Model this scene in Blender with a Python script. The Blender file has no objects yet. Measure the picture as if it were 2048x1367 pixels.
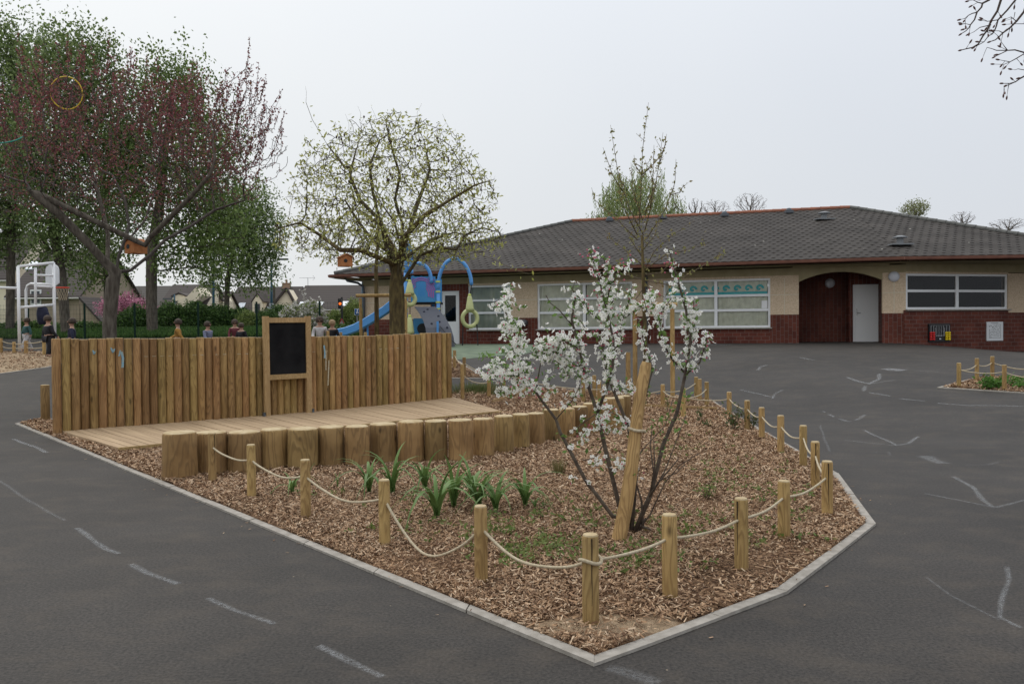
import bpy, math, random
import numpy as np
from mathutils import Vector, Matrix
random.seed(7); rng = np.random.default_rng(7)
sc = bpy.context.scene
COL = sc.collection
PI = math.pi
# ------------------------------------------------------------------ camera
F = 1653.0; CX = 1024.0; CY = 683.5; HOR = 655.0; EYE = 1.6; ROLL = 0.0087
pitch = math.atan((CY - HOR) / F)
fwd = Vector((0, math.cos(pitch), -math.sin(pitch)))
up0 = Vector((0, math.sin(pitch), math.cos(pitch))); r0 = Vector((1, 0, 0))
upv = (math.cos(ROLL) * up0 + math.sin(ROLL) * r0).normalized()
rgt = (math.cos(ROLL) * r0 - math.sin(ROLL) * up0).normalized()
cd = bpy.data.cameras.new('camera'); cam = bpy.data.objects.new('camera', cd); COL.objects.link(cam)
cd.sensor_width = 36; cd.lens = 36 * F / 2048; cd.clip_end = 2000; cd.clip_start = 0.1
Rm = Matrix((rgt, upv, -fwd)).transposed().to_4x4()
cam.matrix_world = Matrix.Translation((0, 0, EYE)) @ Rm
sc.camera = cam
# ------------------------------------------------------------------ overcast sky
SUN_EL, SUN_AZ = 52, -35          # degrees; azimuth from +Y towards +X
w = bpy.data.worlds.new('World'); sc.world = w; w.use_nodes = True
nt = w.node_tree; nt.nodes.clear()
N = nt.nodes.new; L = nt.links.new
out = N('ShaderNodeOutputWorld'); bg = N('ShaderNodeBackground'); bg.inputs['Strength'].default_value = 0.1
sky = N('ShaderNodeTexSky'); sky.sky_type = 'NISHITA'; sky.sun_disc = False
sky.sun_elevation = math.radians(SUN_EL); sky.sun_rotation = math.radians(SUN_AZ)
sky.air_density = 1.5; sky.dust_density = 4
tc = N('ShaderNodeTexCoord'); sep = N('ShaderNodeSeparateXYZ'); L(tc.outputs['Generated'], sep.inputs[0])
ns = N('ShaderNodeTexNoise'); ns.inputs['Scale'].default_value = 1.6; ns.inputs['Detail'].default_value = 5; ns.inputs['Roughness'].default_value = .45
L(tc.outputs['Generated'], ns.inputs['Vector'])
m1 = N('ShaderNodeMath'); m1.operation = 'MULTIPLY_ADD'; m1.inputs[1].default_value = 0.75; m1.inputs[2].default_value = 0.42; L(sep.outputs['X'], m1.inputs[0])
m2 = N('ShaderNodeMath'); m2.operation = 'MULTIPLY_ADD'; m2.inputs[1].default_value = 0.6; L(ns.outputs['Fac'], m2.inputs[0])
m3 = N('ShaderNodeMath'); m3.operation = 'ADD'; m3.inputs[1].default_value = -0.3; L(m1.outputs[0], m3.inputs[0]); L(m3.outputs[0], m2.inputs[2])
cr = N('ShaderNodeValToRGB'); L(m2.outputs[0], cr.inputs['Fac'])
cr.color_ramp.elements[0].position = 0.1; cr.color_ramp.elements[0].color = (.88, .905, .92, 1)
cr.color_ramp.elements[1].position = 0.95; cr.color_ramp.elements[1].color = (.72, .76, .83, 1)
# an overcast sky is brighter towards the zenith
m4 = N('ShaderNodeMath'); m4.operation = 'MAXIMUM'; m4.inputs[1].default_value = 0; L(sep.outputs['Z'], m4.inputs[0])
m5 = N('ShaderNodeMath'); m5.operation = 'POWER'; m5.inputs[1].default_value = 2.0; L(m4.outputs[0], m5.inputs[0])
m6 = N('ShaderNodeMath'); m6.operation = 'MULTIPLY_ADD'; m6.inputs[1].default_value = 10.5; m6.inputs[2].default_value = 9.4; L(m5.outputs[0], m6.inputs[0])
vm = N('ShaderNodeVectorMath'); vm.operation = 'SCALE'; L(cr.outputs[0], vm.inputs[0]); L(m6.outputs[0], vm.inputs['Scale'])
mx = N('ShaderNodeMix'); mx.data_type = 'RGBA'; mx.inputs['Factor'].default_value = 0.93
L(sky.outputs[0], mx.inputs['A']); L(vm.outputs[0], mx.inputs['B']); L(mx.outputs['Result'], bg.inputs[0]); L(bg.outputs[0], out.inputs[0])
sd = bpy.data.lights.new('sun', 'SUN'); sd.energy = 0.8; sd.angle = math.radians(30); sd.color = (1, .96, .9)
sun = bpy.data.objects.new('sun', sd); COL.objects.link(sun)
_el, _az = math.radians(SUN_EL), math.radians(SUN_AZ)
sdir = Vector((math.sin(_az) * math.cos(_el), math.cos(_az) * math.cos(_el), math.sin(_el)))
sun.rotation_euler = sdir.to_track_quat('Z', 'Y').to_euler()
sc.view_settings.view_transform = 'Standard'; sc.view_settings.look = 'None'; sc.view_settings.gamma = 1; sc.view_settings.exposure = 0
sc.cycles.max_bounces = 6; sc.cycles.transparent_max_bounces = 16

# ------------------------------------------------------------------ terrain height and picking helpers
def ss(t): t = min(1, max(0, t)); return t * t * (3 - 2 * t)
def gz(x, y):
    k = ss((x - 4) / 5.0)
    y0 = 15 - 6 * k
    z = .97 * ss((y - y0) / (29 - y0))
    z -= .36 * ss((x - 12.6) / 5.5) * ss((y - 20) / 7)
    z += .66 * ss((y - 31) / 10) * (1 - ss((x + 8) / 6))
    return z
def ray(px, py):
    return (fwd * F + rgt * (px - CX) + upv * (CY - py)).normalized()
def P(px, py, Y):                      # point seen at a pixel, at distance Y
    d = ray(px, py); return Vector((0, 0, EYE)) + d * (Y / d.y)
def G(px, py, dz=0.0):                 # ground point seen at a pixel
    d = ray(px, py); t = 1.5; o = Vector((0, 0, EYE)); pr = t
    while t < 90:
        p = o + d * t
        if p.z < gz(p.x, p.y):
            a, b = pr, t
            for _ in range(24):
                m = (a + b) / 2; q = o + d * m
                if q.z < gz(q.x, q.y): b = m
                else: a = m
            p = o + d * b; return Vector((p.x, p.y, gz(p.x, p.y) + dz))
        pr = t; t += .05
    return o + d * 60
def onG(px, Y, dz=0.0):                # ground point in the direction of column px at distance Y
    x = (px - CX) / F * Y; return Vector((x, Y, gz(x, Y) + dz))

# ------------------------------------------------------------------ object helpers
def tag(o, label=None, cat=None, group=None, kind=None):
    if label: o['label'] = label
    if cat: o['category'] = cat
    if group: o['group'] = group
    if kind: o['kind'] = kind
    return o
def empty(name, loc, rz=0):
    o = bpy.data.objects.new(name, None); COL.objects.link(o); o.location = loc; o.rotation_euler = (0, 0, rz)
    o.empty_display_size = .2; return o
def link(name, me, mat, parent=None, frame=None, smooth=False, world=True):
    o = bpy.data.objects.new(name, me); COL.objects.link(o)
    for m in (mat if isinstance(mat, (list, tuple)) else [mat]): me.materials.append(m)
    if smooth: me.shade_smooth()
    if parent is not None:
        o.parent = parent
        if world:      # mesh given in world (or frame) coordinates; the parent has a location (and maybe a turn)
            pm = Matrix.LocRotScale(parent.location, parent.rotation_euler, parent.scale)
            o.matrix_local = pm.inverted() @ (frame or Matrix.Identity(4))
    elif frame is not None: o.matrix_world = frame
    return o
class MB:
    def __init__(s): s.v = []; s.f = []; s.m = []; s.cur = 0
    def add(s, vs, fs):
        b = len(s.v); s.v.extend([tuple(v) for v in vs]); s.f.extend([tuple(b + i for i in f) for f in fs]); s.m.extend([s.cur] * len(fs))
    def box(s, c, d, rot=None, bev=0):
        x, y, z = d[0] / 2, d[1] / 2, d[2] / 2
        vs = [Vector(p) for p in ((-x,-y,-z),(x,-y,-z),(x,y,-z),(-x,y,-z),(-x,-y,z),(x,-y,z),(x,y,z),(-x,y,z))]
        if rot is not None: vs = [rot @ v for v in vs]
        c = Vector(c); s.add([v + c for v in vs], [(0,3,2,1),(4,5,6,7),(0,1,5,4),(1,2,6,5),(2,3,7,6),(3,0,4,7)])
    def bar(s, a, b, w, h):
        a = Vector(a); b = Vector(b); d = b - a
        s.box((a + b) / 2, (d.length, w, h), d.to_track_quat('X', 'Z').to_matrix())
    def tube(s, pts, rad, n=6, cap=True):
        pts = [Vector(p) for p in pts]; k = len(pts)
        if not hasattr(rad, '__len__'): rad = [rad] * k
        ref = None; vs = []
        for i, p in enumerate(pts):
            t = (pts[min(i + 1, k - 1)] - pts[max(i - 1, 0)])
            if t.length < 1e-9: t = Vector((0, 0, 1))
            t.normalize()
            if ref is None: ref = t.orthogonal()
            ref = (ref - t * ref.dot(t))
            if ref.length < 1e-6: ref = t.orthogonal()
            ref.normalize(); q = t.cross(ref)
            for j in range(n):
                a = 2 * PI * j / n; vs.append(p + (ref * math.cos(a) + q * math.sin(a)) * rad[i])
        fs = [(i*n+j, i*n+(j+1)%n, (i+1)*n+(j+1)%n, (i+1)*n+j) for i in range(k-1) for j in range(n)]
        if cap: fs += [tuple(range(n))[::-1], tuple((k-1)*n+j for j in range(n))]
        s.add(vs, fs)
    def lathe(s, prof, n=16, c=(0, 0, 0), jit=None):
        c = Vector(c); k = len(prof); vs = []
        for (r, z) in prof:
            for j in range(n):
                a = 2 * PI * j / n; q = r * (jit[j] if jit else 1); vs.append(c + Vector((q * math.cos(a), q * math.sin(a), z)))
        fs = [(i*n+j, i*n+(j+1)%n, (i+1)*n+(j+1)%n, (i+1)*n+j) for i in range(k-1) for j in range(n)]
        fs += [tuple(range(n))[::-1], tuple((k-1)*n+j for j in range(n))]
        s.add(vs, fs)
    def prism(s, poly, z0, z1, fn=None):        # poly in xy, extruded in z; fn(x,y) adds a base height
        k = len(poly); h = (lambda x, y: 0) if fn is None else fn
        vs = [(x, y, z0 + h(x, y)) for x, y in poly] + [(x, y, z1 + h(x, y)) for x, y in poly]
        s.add(vs, [tuple(range(k))[::-1], tuple(range(k, 2*k))] + [(i, (i+1)%k, k+(i+1)%k, k+i) for i in range(k)])
    def slab(s, poly, y0, y1):                   # poly in xz, extruded in y
        k = len(poly)
        vs = [(x, y0, z) for x, z in poly] + [(x, y1, z) for x, z in poly]
        s.add(vs, [tuple(range(k)), tuple(range(k, 2*k))[::-1]] + [((i+1)%k, i, k+i, k+(i+1)%k) for i in range(k)])
    def build(s, name, mat, parent=None, frame=None, smooth=False, world=True):
        me = bpy.data.meshes.new(name); me.from_pydata(s.v, [], s.f); me.update()
        if isinstance(mat, (list, tuple)): me.polygons.foreach_set('material_index', s.m)
        return link(name, me, mat, parent, frame, smooth, world)
def quads(name, Q, mat, parent=None, smooth=False):   # Q: (n,4,3) array in world coordinates
    n = len(Q); me = bpy.data.meshes.new(name); me.vertices.add(4*n); me.vertices.foreach_set('co', np.asarray(Q, dtype=np.float32).ravel())
    me.loops.add(4*n); me.loops.foreach_set('vertex_index', np.arange(4*n, dtype=np.int32))
    me.polygons.add(n); me.polygons.foreach_set('loop_start', np.arange(0, 4*n, 4, dtype=np.int32))
    me.polygons.foreach_set('loop_total', np.full(n, 4, dtype=np.int32)); me.update(calc_edges=True); me.validate()
    return link(name, me, mat, parent, None, smooth)
def autosmooth(o, ang=35):
    me = o.data; me.shade_smooth()
    import bmesh
    bm = bmesh.new(); bm.from_mesh(me)
    for e in bm.edges:
        if len(e.link_faces) == 2 and e.calc_face_angle(0) > math.radians(ang): e.smooth = False
    bm.to_mesh(me); bm.free(); return o
def copy_tree(o, parent=None):
    c = o.copy(); COL.objects.link(c); c.parent = parent
    if parent is not None: c.matrix_parent_inverse = o.matrix_parent_inverse
    for ch in list(o.children): copy_tree(ch, c)
    return c

# ------------------------------------------------------------------ materials
def newmat(name):
    m = bpy.data.materials.new(name); m.use_nodes = True; t = m.node_tree; b = t.nodes['Principled BSDF']
    return m, t, b
def rgb(c): return (c[0], c[1], c[2], 1)
def plain(name, c, rough=.6, spec=.4, metal=0, c2=None, scale=6, stretch=(1,1,1), bump=0, lo=.35, hi=.65, detail=5, emit=0, rnd=0, island=False, sub=0, bscale=None):
    m, t, b = newmat(name); n = t.nodes.new; l = t.links.new
    b.inputs['Roughness'].default_value = rough; b.inputs['Specular IOR Level'].default_value = spec; b.inputs['Metallic'].default_value = metal
    b.inputs['Base Color'].default_value = rgb(c)
    if emit: b.inputs['Emission Color'].default_value = rgb(c); b.inputs['Emission Strength'].default_value = emit
    last = None
    if c2 or bump or rnd:
        tc = n('ShaderNodeTexCoord'); mp = n('ShaderNodeMapping'); mp.inputs['Scale'].default_value = stretch; l(tc.outputs['Object'], mp.inputs[0])
        no = n('ShaderNodeTexNoise'); no.inputs['Scale'].default_value = scale; no.inputs['Detail'].default_value = detail; l(mp.outputs[0], no.inputs['Vector'])
    if c2:
        r = n('ShaderNodeValToRGB'); r.color_ramp.elements[0].position = lo; r.color_ramp.elements[1].position = hi
        r.color_ramp.elements[0].color = rgb(c); r.color_ramp.elements[1].color = rgb(c2)
        if island:
            ge = n('ShaderNodeNewGeometry'); l(ge.outputs['Random Per Island'], r.inputs[0]); r.color_ramp.elements[0].position = 0; r.color_ramp.elements[1].position = 1
        else: l(no.outputs['Fac'], r.inputs[0])
        last = r.outputs[0]
    if rnd and last:
        oi = n('ShaderNodeObjectInfo'); ma = n('ShaderNodeMath'); ma.operation = 'MULTIPLY_ADD'; ma.inputs[1].default_value = 2*rnd; ma.inputs[2].default_value = 1 - rnd; l(oi.outputs['Random'], ma.inputs[0])
        sc_ = n('ShaderNodeVectorMath'); sc_.operation = 'SCALE'; l(last, sc_.inputs[0]); l(ma.outputs[0], sc_.inputs['Scale']); last = sc_.outputs[0]
    if last: l(last, b.inputs['Base Color'])
    if bump:
        bp = n('ShaderNodeBump'); bp.inputs['Strength'].default_value = 1; bp.inputs['Distance'].default_value = bump
        if bscale:
            n2 = n('ShaderNodeTexNoise'); n2.inputs['Scale'].default_value = bscale; n2.inputs['Detail'].default_value = 4; l(mp.outputs[0], n2.inputs['Vector']); l(n2.outputs['Fac'], bp.inputs['Height'])
        else: l(no.outputs['Fac'], bp.inputs['Height'])
        l(bp.outputs[0], b.inputs['Normal'])
    return m
def leafmat(name, cols, rough=.55, trans=.35):
    m, t, b = newmat(name); n = t.nodes.new; l = t.links.new
    ge = n('ShaderNodeNewGeometry'); r = n('ShaderNodeValToRGB'); l(ge.outputs['Random Per Island'], r.inputs[0])
    els = r.color_ramp.elements
    els[0].color = rgb(cols[0]); els[1].color = rgb(cols[-1])
    for i, c in enumerate(cols[1:-1]): e = els.new((i + 1) / (len(cols) - 1)); e.color = rgb(c)
    l(r.outputs[0], b.inputs['Base Color']); b.inputs['Roughness'].default_value = rough; b.inputs['Specular IOR Level'].default_value = .25
    if trans:
        tr = n('ShaderNodeBsdfTranslucent'); l(r.outputs[0], tr.inputs[0]); mxs = n('ShaderNodeMixShader'); mxs.inputs[0].default_value = trans
        l(b.outputs[0], mxs.inputs[1]); l(tr.outputs[0], mxs.inputs[2]); l(mxs.outputs[0], t.nodes['Material Output'].inputs[0])
    return m
def woodmat(name, c1, c2, c3, grain=26, axis='Z', rnd=.16, knots=True, dark=.55, hue=.0, hvar=.02):
    m, t, b = newmat(name); n = t.nodes.new; l = t.links.new
    tc = n('ShaderNodeTexCoord'); oi = n('ShaderNodeObjectInfo')
    off = n('ShaderNodeMath'); off.operation = 'MULTIPLY'; off.inputs[1].default_value = 37; l(oi.outputs['Random'], off.inputs[0])
    ad = n('ShaderNodeVectorMath'); ad.operation = 'ADD'; l(tc.outputs['Object'], ad.inputs[0])
    cb = n('ShaderNodeCombineXYZ'); l(off.outputs[0], cb.inputs[0]); l(off.outputs[0], cb.inputs[2]); l(off.outputs[0], cb.inputs[1]); l(cb.outputs[0], ad.inputs[1])
    mp = n('ShaderNodeMapping'); mp.inputs['Scale'].default_value = {'Z': (1,1,.16), 'X': (.16,1,1), 'Y': (1,.16,1)}[axis]; l(ad.outputs[0], mp.inputs[0])
    no = n('ShaderNodeTexNoise'); no.inputs['Scale'].default_value = 7; no.inputs['Detail'].default_value = 2.5; no.inputs['Roughness'].default_value = .45; l(mp.outputs[0], no.inputs['Vector'])
    mu = n('ShaderNodeMath'); mu.operation = 'MULTIPLY'; mu.inputs[1].default_value = grain * 4; l(no.outputs['Fac'], mu.inputs[0])
    si = n('ShaderNodeMath'); si.operation = 'SINE'; l(mu.outputs[0], si.inputs[0])
    f2 = n('ShaderNodeTexNoise'); f2.inputs['Scale'].default_value = 2.2; f2.inputs['Detail'].default_value = 6; l(ad.outputs[0], f2.inputs['Vector'])
    mix = n('ShaderNodeMix'); mix.data_type = 'RGBA'; mix.inputs['A'].default_value = rgb(c1); mix.inputs['B'].default_value = rgb(c2)
    rr = n('ShaderNodeMapRange'); rr.inputs[1].default_value = .35; rr.inputs[2].default_value = .68; l(f2.outputs['Fac'], rr.inputs[0]); l(rr.outputs[0], mix.inputs['Factor'])
    mix2 = n('ShaderNodeMix'); mix2.data_type = 'RGBA'; l(mix.outputs['Result'], mix2.inputs['A']); mix2.inputs['B'].default_value = rgb(c3)
    rg = n('ShaderNodeMapRange'); rg.inputs[1].default_value = .1; rg.inputs[2].default_value = 1; rg.inputs[4].default_value = .55; l(si.outputs[0], rg.inputs[0]); l(rg.outputs[0], mix2.inputs['Factor'])
    last = mix2.outputs['Result']
    if knots:
        vo = n('ShaderNodeTexVoronoi'); vo.inputs['Scale'].default_value = 5.5; mp2 = n('ShaderNodeMapping'); mp2.inputs['Scale'].default_value = (1,1,.5); l(ad.outputs[0], mp2.inputs[0]); l(mp2.outputs[0], vo.inputs['Vector'])
        rk = n('ShaderNodeMapRange'); rk.inputs[1].default_value = .05; rk.inputs[2].default_value = .13; rk.inputs[3].default_value = .4; rk.inputs[4].default_value = 1; l(vo.outputs['Distance'], rk.inputs[0])
        sk = n('ShaderNodeVectorMath'); sk.operation = 'SCALE'; l(last, sk.inputs[0]); l(rk.outputs[0], sk.inputs['Scale']); last = sk.outputs[0]
    hs = n('ShaderNodeHueSaturation'); l(last, hs.inputs['Color'])
    va = n('ShaderNodeMath'); va.operation = 'MULTIPLY_ADD'; va.inputs[1].default_value = 2*rnd; va.inputs[2].default_value = 1-rnd; l(oi.outputs['Random'], va.inputs[0]); l(va.outputs[0], hs.inputs['Value'])
    fr = n('ShaderNodeMath'); fr.operation = 'FRACT'; l(off.outputs[0], fr.inputs[0])
    hu = n('ShaderNodeMath'); hu.operation = 'MULTIPLY_ADD'; hu.inputs[1].default_value = hvar; hu.inputs[2].default_value = .5-hvar/2 + hue; l(fr.outputs[0], hu.inputs[0]); l(hu.outputs[0], hs.inputs['Hue'])
    l(hs.outputs[0], b.inputs['Base Color']); b.inputs['Roughness'].default_value = .75; b.inputs['Specular IOR Level'].default_value = .25
    bp = n('ShaderNodeBump'); bp.inputs['Distance'].default_value = .002; l(si.outputs[0], bp.inputs['Height']); l(bp.outputs[0], b.inputs['Normal'])
    return m
WOOD = woodmat('pine_log', (.37,.24,.095), (.24,.145,.052), (.12,.068,.025), rnd=.26, hvar=.026, hue=-.003)
WOODB = woodmat('big_log', (.33,.215,.09), (.19,.115,.045), (.125,.075,.032), rnd=.28, grain=14, hvar=.012)
WOODT = plain('cut_end', (.52,.42,.26), .8, c2=(.36,.26,.13), scale=9)
WOODP = woodmat('post_wood', (.46,.315,.13), (.32,.21,.08), (.19,.115,.045), rnd=.16, hvar=.012, hue=-.004)
WOODF = woodmat('planed_timber', (.42,.29,.14), (.36,.24,.11), (.27,.17,.07), rnd=.06, knots=False)
DECK = woodmat('deck_board', (.45,.33,.20), (.34,.24,.14), (.25,.17,.095), axis='X', rnd=.05, knots=False)
WHITE = plain('white_paint', (.78,.78,.78), .4)
BLACK = plain('black_board', (.004,.004,.005), .75, .15, c2=(.012,.012,.013), scale=3)
ROPE = plain('hemp_rope', (.50,.43,.31), .9, c2=(.38,.31,.20), scale=60)
KERB = plain('kerb_stone', (.37,.34,.30), .85, .2, c2=(.27,.245,.212), scale=14, bump=.002, bscale=90)
CHALK, _t, _b = newmat('chalk')
def _chalk():
    n = _t.nodes.new; l = _t.links.new; _b.inputs['Base Color'].default_value = (.62,.64,.66,1); _b.inputs['Roughness'].default_value = .95
    tc = n('ShaderNodeTexCoord'); no = n('ShaderNodeTexNoise'); no.inputs['Scale'].default_value = 45; no.inputs['Detail'].default_value = 6; no.inputs['Roughness'].default_value = .75; l(tc.outputs['Object'], no.inputs['Vector'])
    rr = n('ShaderNodeMapRange'); rr.inputs[1].default_value = .36; rr.inputs[2].default_value = .72; rr.inputs[4].default_value = .38; l(no.outputs['Fac'], rr.inputs[0])
    at = n('ShaderNodeAttribute'); at.attribute_name = 'soft'; mu = n('ShaderNodeMath'); mu.operation = 'MULTIPLY'; l(rr.outputs[0], mu.inputs[0]); l(at.outputs['Fac'], mu.inputs[1])
    l(mu.outputs[0], _b.inputs['Alpha'])
_chalk()
def asphalt():
    m, t, b = newmat('asphalt'); n = t.nodes.new; l = t.links.new
    tc = n('ShaderNodeTexCoord')
    a = n('ShaderNodeTexNoise'); a.inputs['Scale'].default_value = 55; a.inputs['Detail'].default_value = 6; a.inputs['Roughness'].default_value = .7; l(tc.outputs['Object'], a.inputs['Vector'])
    r = n('ShaderNodeValToRGB'); r.color_ramp.elements[0].position = .30; r.color_ramp.elements[1].position = .70
    r.color_ramp.elements[0].color = (.010,.009,.0085,1); r.color_ramp.elements[1].color = (.066,.058,.051,1); l(a.outputs['Fac'], r.inputs[0])
    c = n('ShaderNodeTexNoise'); c.inputs['Scale'].default_value = .55; c.inputs['Detail'].default_value = 7; c.inputs['Roughness'].default_value = .62; l(tc.outputs['Object'], c.inputs['Vector'])
    rc = n('ShaderNodeMapRange'); rc.inputs[1].default_value = .3; rc.inputs[2].default_value = .72; rc.inputs[3].default_value = .76; rc.inputs[4].default_value = 1.3; l(c.outputs['Fac'], rc.inputs[0])
    sc_ = n('ShaderNodeVectorMath'); sc_.operation = 'SCALE'; l(r.outputs[0], sc_.inputs[0]); l(rc.outputs[0], sc_.inputs['Scale'])
    d = n('ShaderNodeTexNoise'); d.inputs['Scale'].default_value = 2.6; d.inputs['Detail'].default_value = 8; d.inputs['Roughness'].default_value = .7
    mp = n('ShaderNodeMapping'); mp.inputs['Scale'].default_value = (.8, 1.1, 1); mp.inputs['Rotation'].default_value = (0,0,.5); l(tc.outputs['Object'], mp.inputs[0]); l(mp.outputs[0], d.inputs['Vector'])
    rd = n('ShaderNodeMapRange'); rd.inputs[1].default_value = .48; rd.inputs[2].default_value = .74; rd.inputs[4].default_value = .32; l(d.outputs['Fac'], rd.inputs[0])
    mx = n('ShaderNodeMix'); mx.data_type = 'RGBA'; l(rd.outputs[0], mx.inputs['Factor']); l(sc_.outputs[0], mx.inputs['A']); mx.inputs['B'].default_value = (.120,.094,.068,1)
    # long wear streaks across the yard
    e = n('ShaderNodeTexNoise'); e.inputs['Scale'].default_value = 1; e.inputs['Detail'].default_value = 5; mp3 = n('ShaderNodeMapping'); mp3.inputs['Scale'].default_value = (.35, 1.6, 1); mp3.inputs['Rotation'].default_value = (0,0,.25); l(tc.outputs['Object'], mp3.inputs[0]); l(mp3.outputs[0], e.inputs['Vector'])
    re = n('ShaderNodeMapRange'); re.inputs[1].default_value = .35; re.inputs[2].default_value = .7; re.inputs[3].default_value = .95; re.inputs[4].default_value = 1.06; l(e.outputs['Fac'], re.inputs[0])
    s2 = n('ShaderNodeVectorMath'); s2.operation = 'SCALE'; l(mx.outputs['Result'], s2.inputs[0]); l(re.outputs[0], s2.inputs['Scale'])
    vo = n('ShaderNodeTexVoronoi'); vo.inputs['Scale'].default_value = 7; l(tc.outputs['Object'], vo.inputs['Vector'])
    lt = n('ShaderNodeMath'); lt.operation = 'LESS_THAN'; lt.inputs[1].default_value = .045; l(vo.outputs['Distance'], lt.inputs[0])
    wn = n('ShaderNodeSeparateColor'); l(vo.outputs['Color'], wn.inputs[0]); gt = n('ShaderNodeMath'); gt.operation = 'GREATER_THAN'; gt.inputs[1].default_value = .9; l(wn.outputs[0], gt.inputs[0])
    mm = n('ShaderNodeMath'); mm.operation = 'MULTIPLY'; l(lt.outputs[0], mm.inputs[0]); l(gt.outputs[0], mm.inputs[1])
    m3 = n('ShaderNodeMix'); m3.data_type = 'RGBA'; l(mm.outputs[0], m3.inputs['Factor']); l(s2.outputs[0], m3.inputs['A']); m3.inputs['B'].default_value = (.22,.18,.13,1)
    l(m3.outputs['Result'], b.inputs['Base Color']); b.inputs['Roughness'].default_value = .72; b.inputs['Specular IOR Level'].default_value = .26
    bp = n('ShaderNodeBump'); bp.inputs['Distance'].default_value = .0012; l(a.outputs['Fac'], bp.inputs['Height']); l(bp.outputs[0], b.inputs['Normal'])
    return m
ASPHALT = asphalt()
def brickmat(name, vertical=False, c1=(.138,.042,.028), c2=(.094,.028,.020), mortar=(.17,.13,.115)):
    m, t, b = newmat(name); n = t.nodes.new; l = t.links.new
    tc = n('ShaderNodeTexCoord'); sp = n('ShaderNodeSeparateXYZ'); l(tc.outputs['Object'], sp.inputs[0]); cb = n('ShaderNodeCombineXYZ')
    l(sp.outputs['Z' if vertical else 'X'], cb.inputs[0]); l(sp.outputs['X' if vertical else 'Z'], cb.inputs[1])
    br = n('ShaderNodeTexBrick'); l(cb.outputs[0], br.inputs['Vector']); br.inputs['Scale'].default_value = 1
    br.inputs['Brick Width'].default_value = .28; br.inputs['Row Height'].default_value = .135; br.inputs['Mortar Size'].default_value = .006; br.inputs['Mortar Smooth'].default_value = .2
    br.inputs['Color1'].default_value = rgb(c1); br.inputs['Color2'].default_value = rgb(c2); br.inputs['Mortar'].default_value = rgb(mortar)
    no = n('ShaderNodeTexNoise'); no.inputs['Scale'].default_value = 1.3; no.inputs['Detail'].default_value = 6; l(tc.outputs['Object'], no.inputs['Vector'])
    rr = n('ShaderNodeMapRange'); rr.inputs[1].default_value = .3; rr.inputs[2].default_value = .7; rr.inputs[3].default_value = .75; rr.inputs[4].default_value = 1.25; l(no.outputs['Fac'], rr.inputs[0])
    s = n('ShaderNodeVectorMath'); s.operation = 'SCALE'; l(br.outputs['Color'], s.inputs[0]); l(rr.outputs[0], s.inputs['Scale']); l(s.outputs[0], b.inputs['Base Color'])
    b.inputs['Roughness'].default_value = .6; b.inputs['Specular IOR Level'].default_value = .12
    bp = n('ShaderNodeBump'); bp.inputs['Distance'].default_value = .004; bp.invert = True; l(br.outputs['Fac'], bp.inputs['Height']); l(bp.outputs[0], b.inputs['Normal'])
    return m
BRICK = brickmat('red_tile_cladding'); BRICKV = brickmat('red_tile_cladding_upright', True)
PEBBLE = plain('pebble_dash', (.50,.38,.26), .95, .1, c2=(.70,.56,.41), scale=28, bump=.006, bscale=60, lo=.3, hi=.7)
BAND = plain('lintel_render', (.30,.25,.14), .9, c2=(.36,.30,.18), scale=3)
GUTTER = plain('gutter_brown', (.20,.085,.055), .5, c2=(.15,.062,.042), scale=4)
def glassmat():
    m, t, b = newmat('window_glass'); n = t.nodes.new; l = t.links.new
    fr = n('ShaderNodeFresnel'); fr.inputs['IOR'].default_value = 1.42; tr = n('ShaderNodeBsdfTransparent'); tr.inputs[0].default_value = (.93,.96,.94,1)
    gl = n('ShaderNodeBsdfGlossy'); gl.inputs['Roughness'].default_value = .02; mx = n('ShaderNodeMixShader'); l(fr.outputs[0], mx.inputs[0]); l(tr.outputs[0], mx.inputs[1]); l(gl.outputs[0], mx.inputs[2])
    l(mx.outputs[0], t.nodes['Material Output'].inputs[0]); return m
GLASS = glassmat()
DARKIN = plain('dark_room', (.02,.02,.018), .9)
BARK = plain('grey_bark', (.062,.05,.038), .95, c2=(.14,.12,.095), scale=14, stretch=(1,1,.25), bump=.02)
BARKM = plain('mossy_bark', (.065,.048,.028), .95, .1, c2=(.15,.115,.05), scale=16, stretch=(1,1,.3), bump=.02)
TWIG = plain('twig', (.13,.10,.07), .9)
TWIGD = plain('dark_twig', (.07,.05,.04), .9)
# ================================================================== SETTING
def axis(parts):
    r = []
    for a, b, s in parts:
        k = max(1, int(round((b - a) / s))); r += [a + (b - a) * i / k for i in range(k)]
    r.append(parts[-1][1]); return r
xs = axis([(-260,-60,20),(-60,-24,3),(-24,24,.6),(24,60,3),(60,260,20)]); ys = axis([(-40,-4,4),(-4,48,.6),(48,90,3),(90,420,30)])
vs = [(x, y, gz(x, y)) for y in ys for x in xs]; nx = len(xs)
fs = [(j*nx+i, j*nx+i+1, (j+1)*nx+i+1, (j+1)*nx+i) for j in range(len(ys)-1) for i in range(nx-1)]
me = bpy.data.meshes.new('asphalt_yard'); me.from_pydata(vs, [], fs)
yard = tag(link('asphalt_yard', me, ASPHALT, smooth=True), kind='structure')

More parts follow.
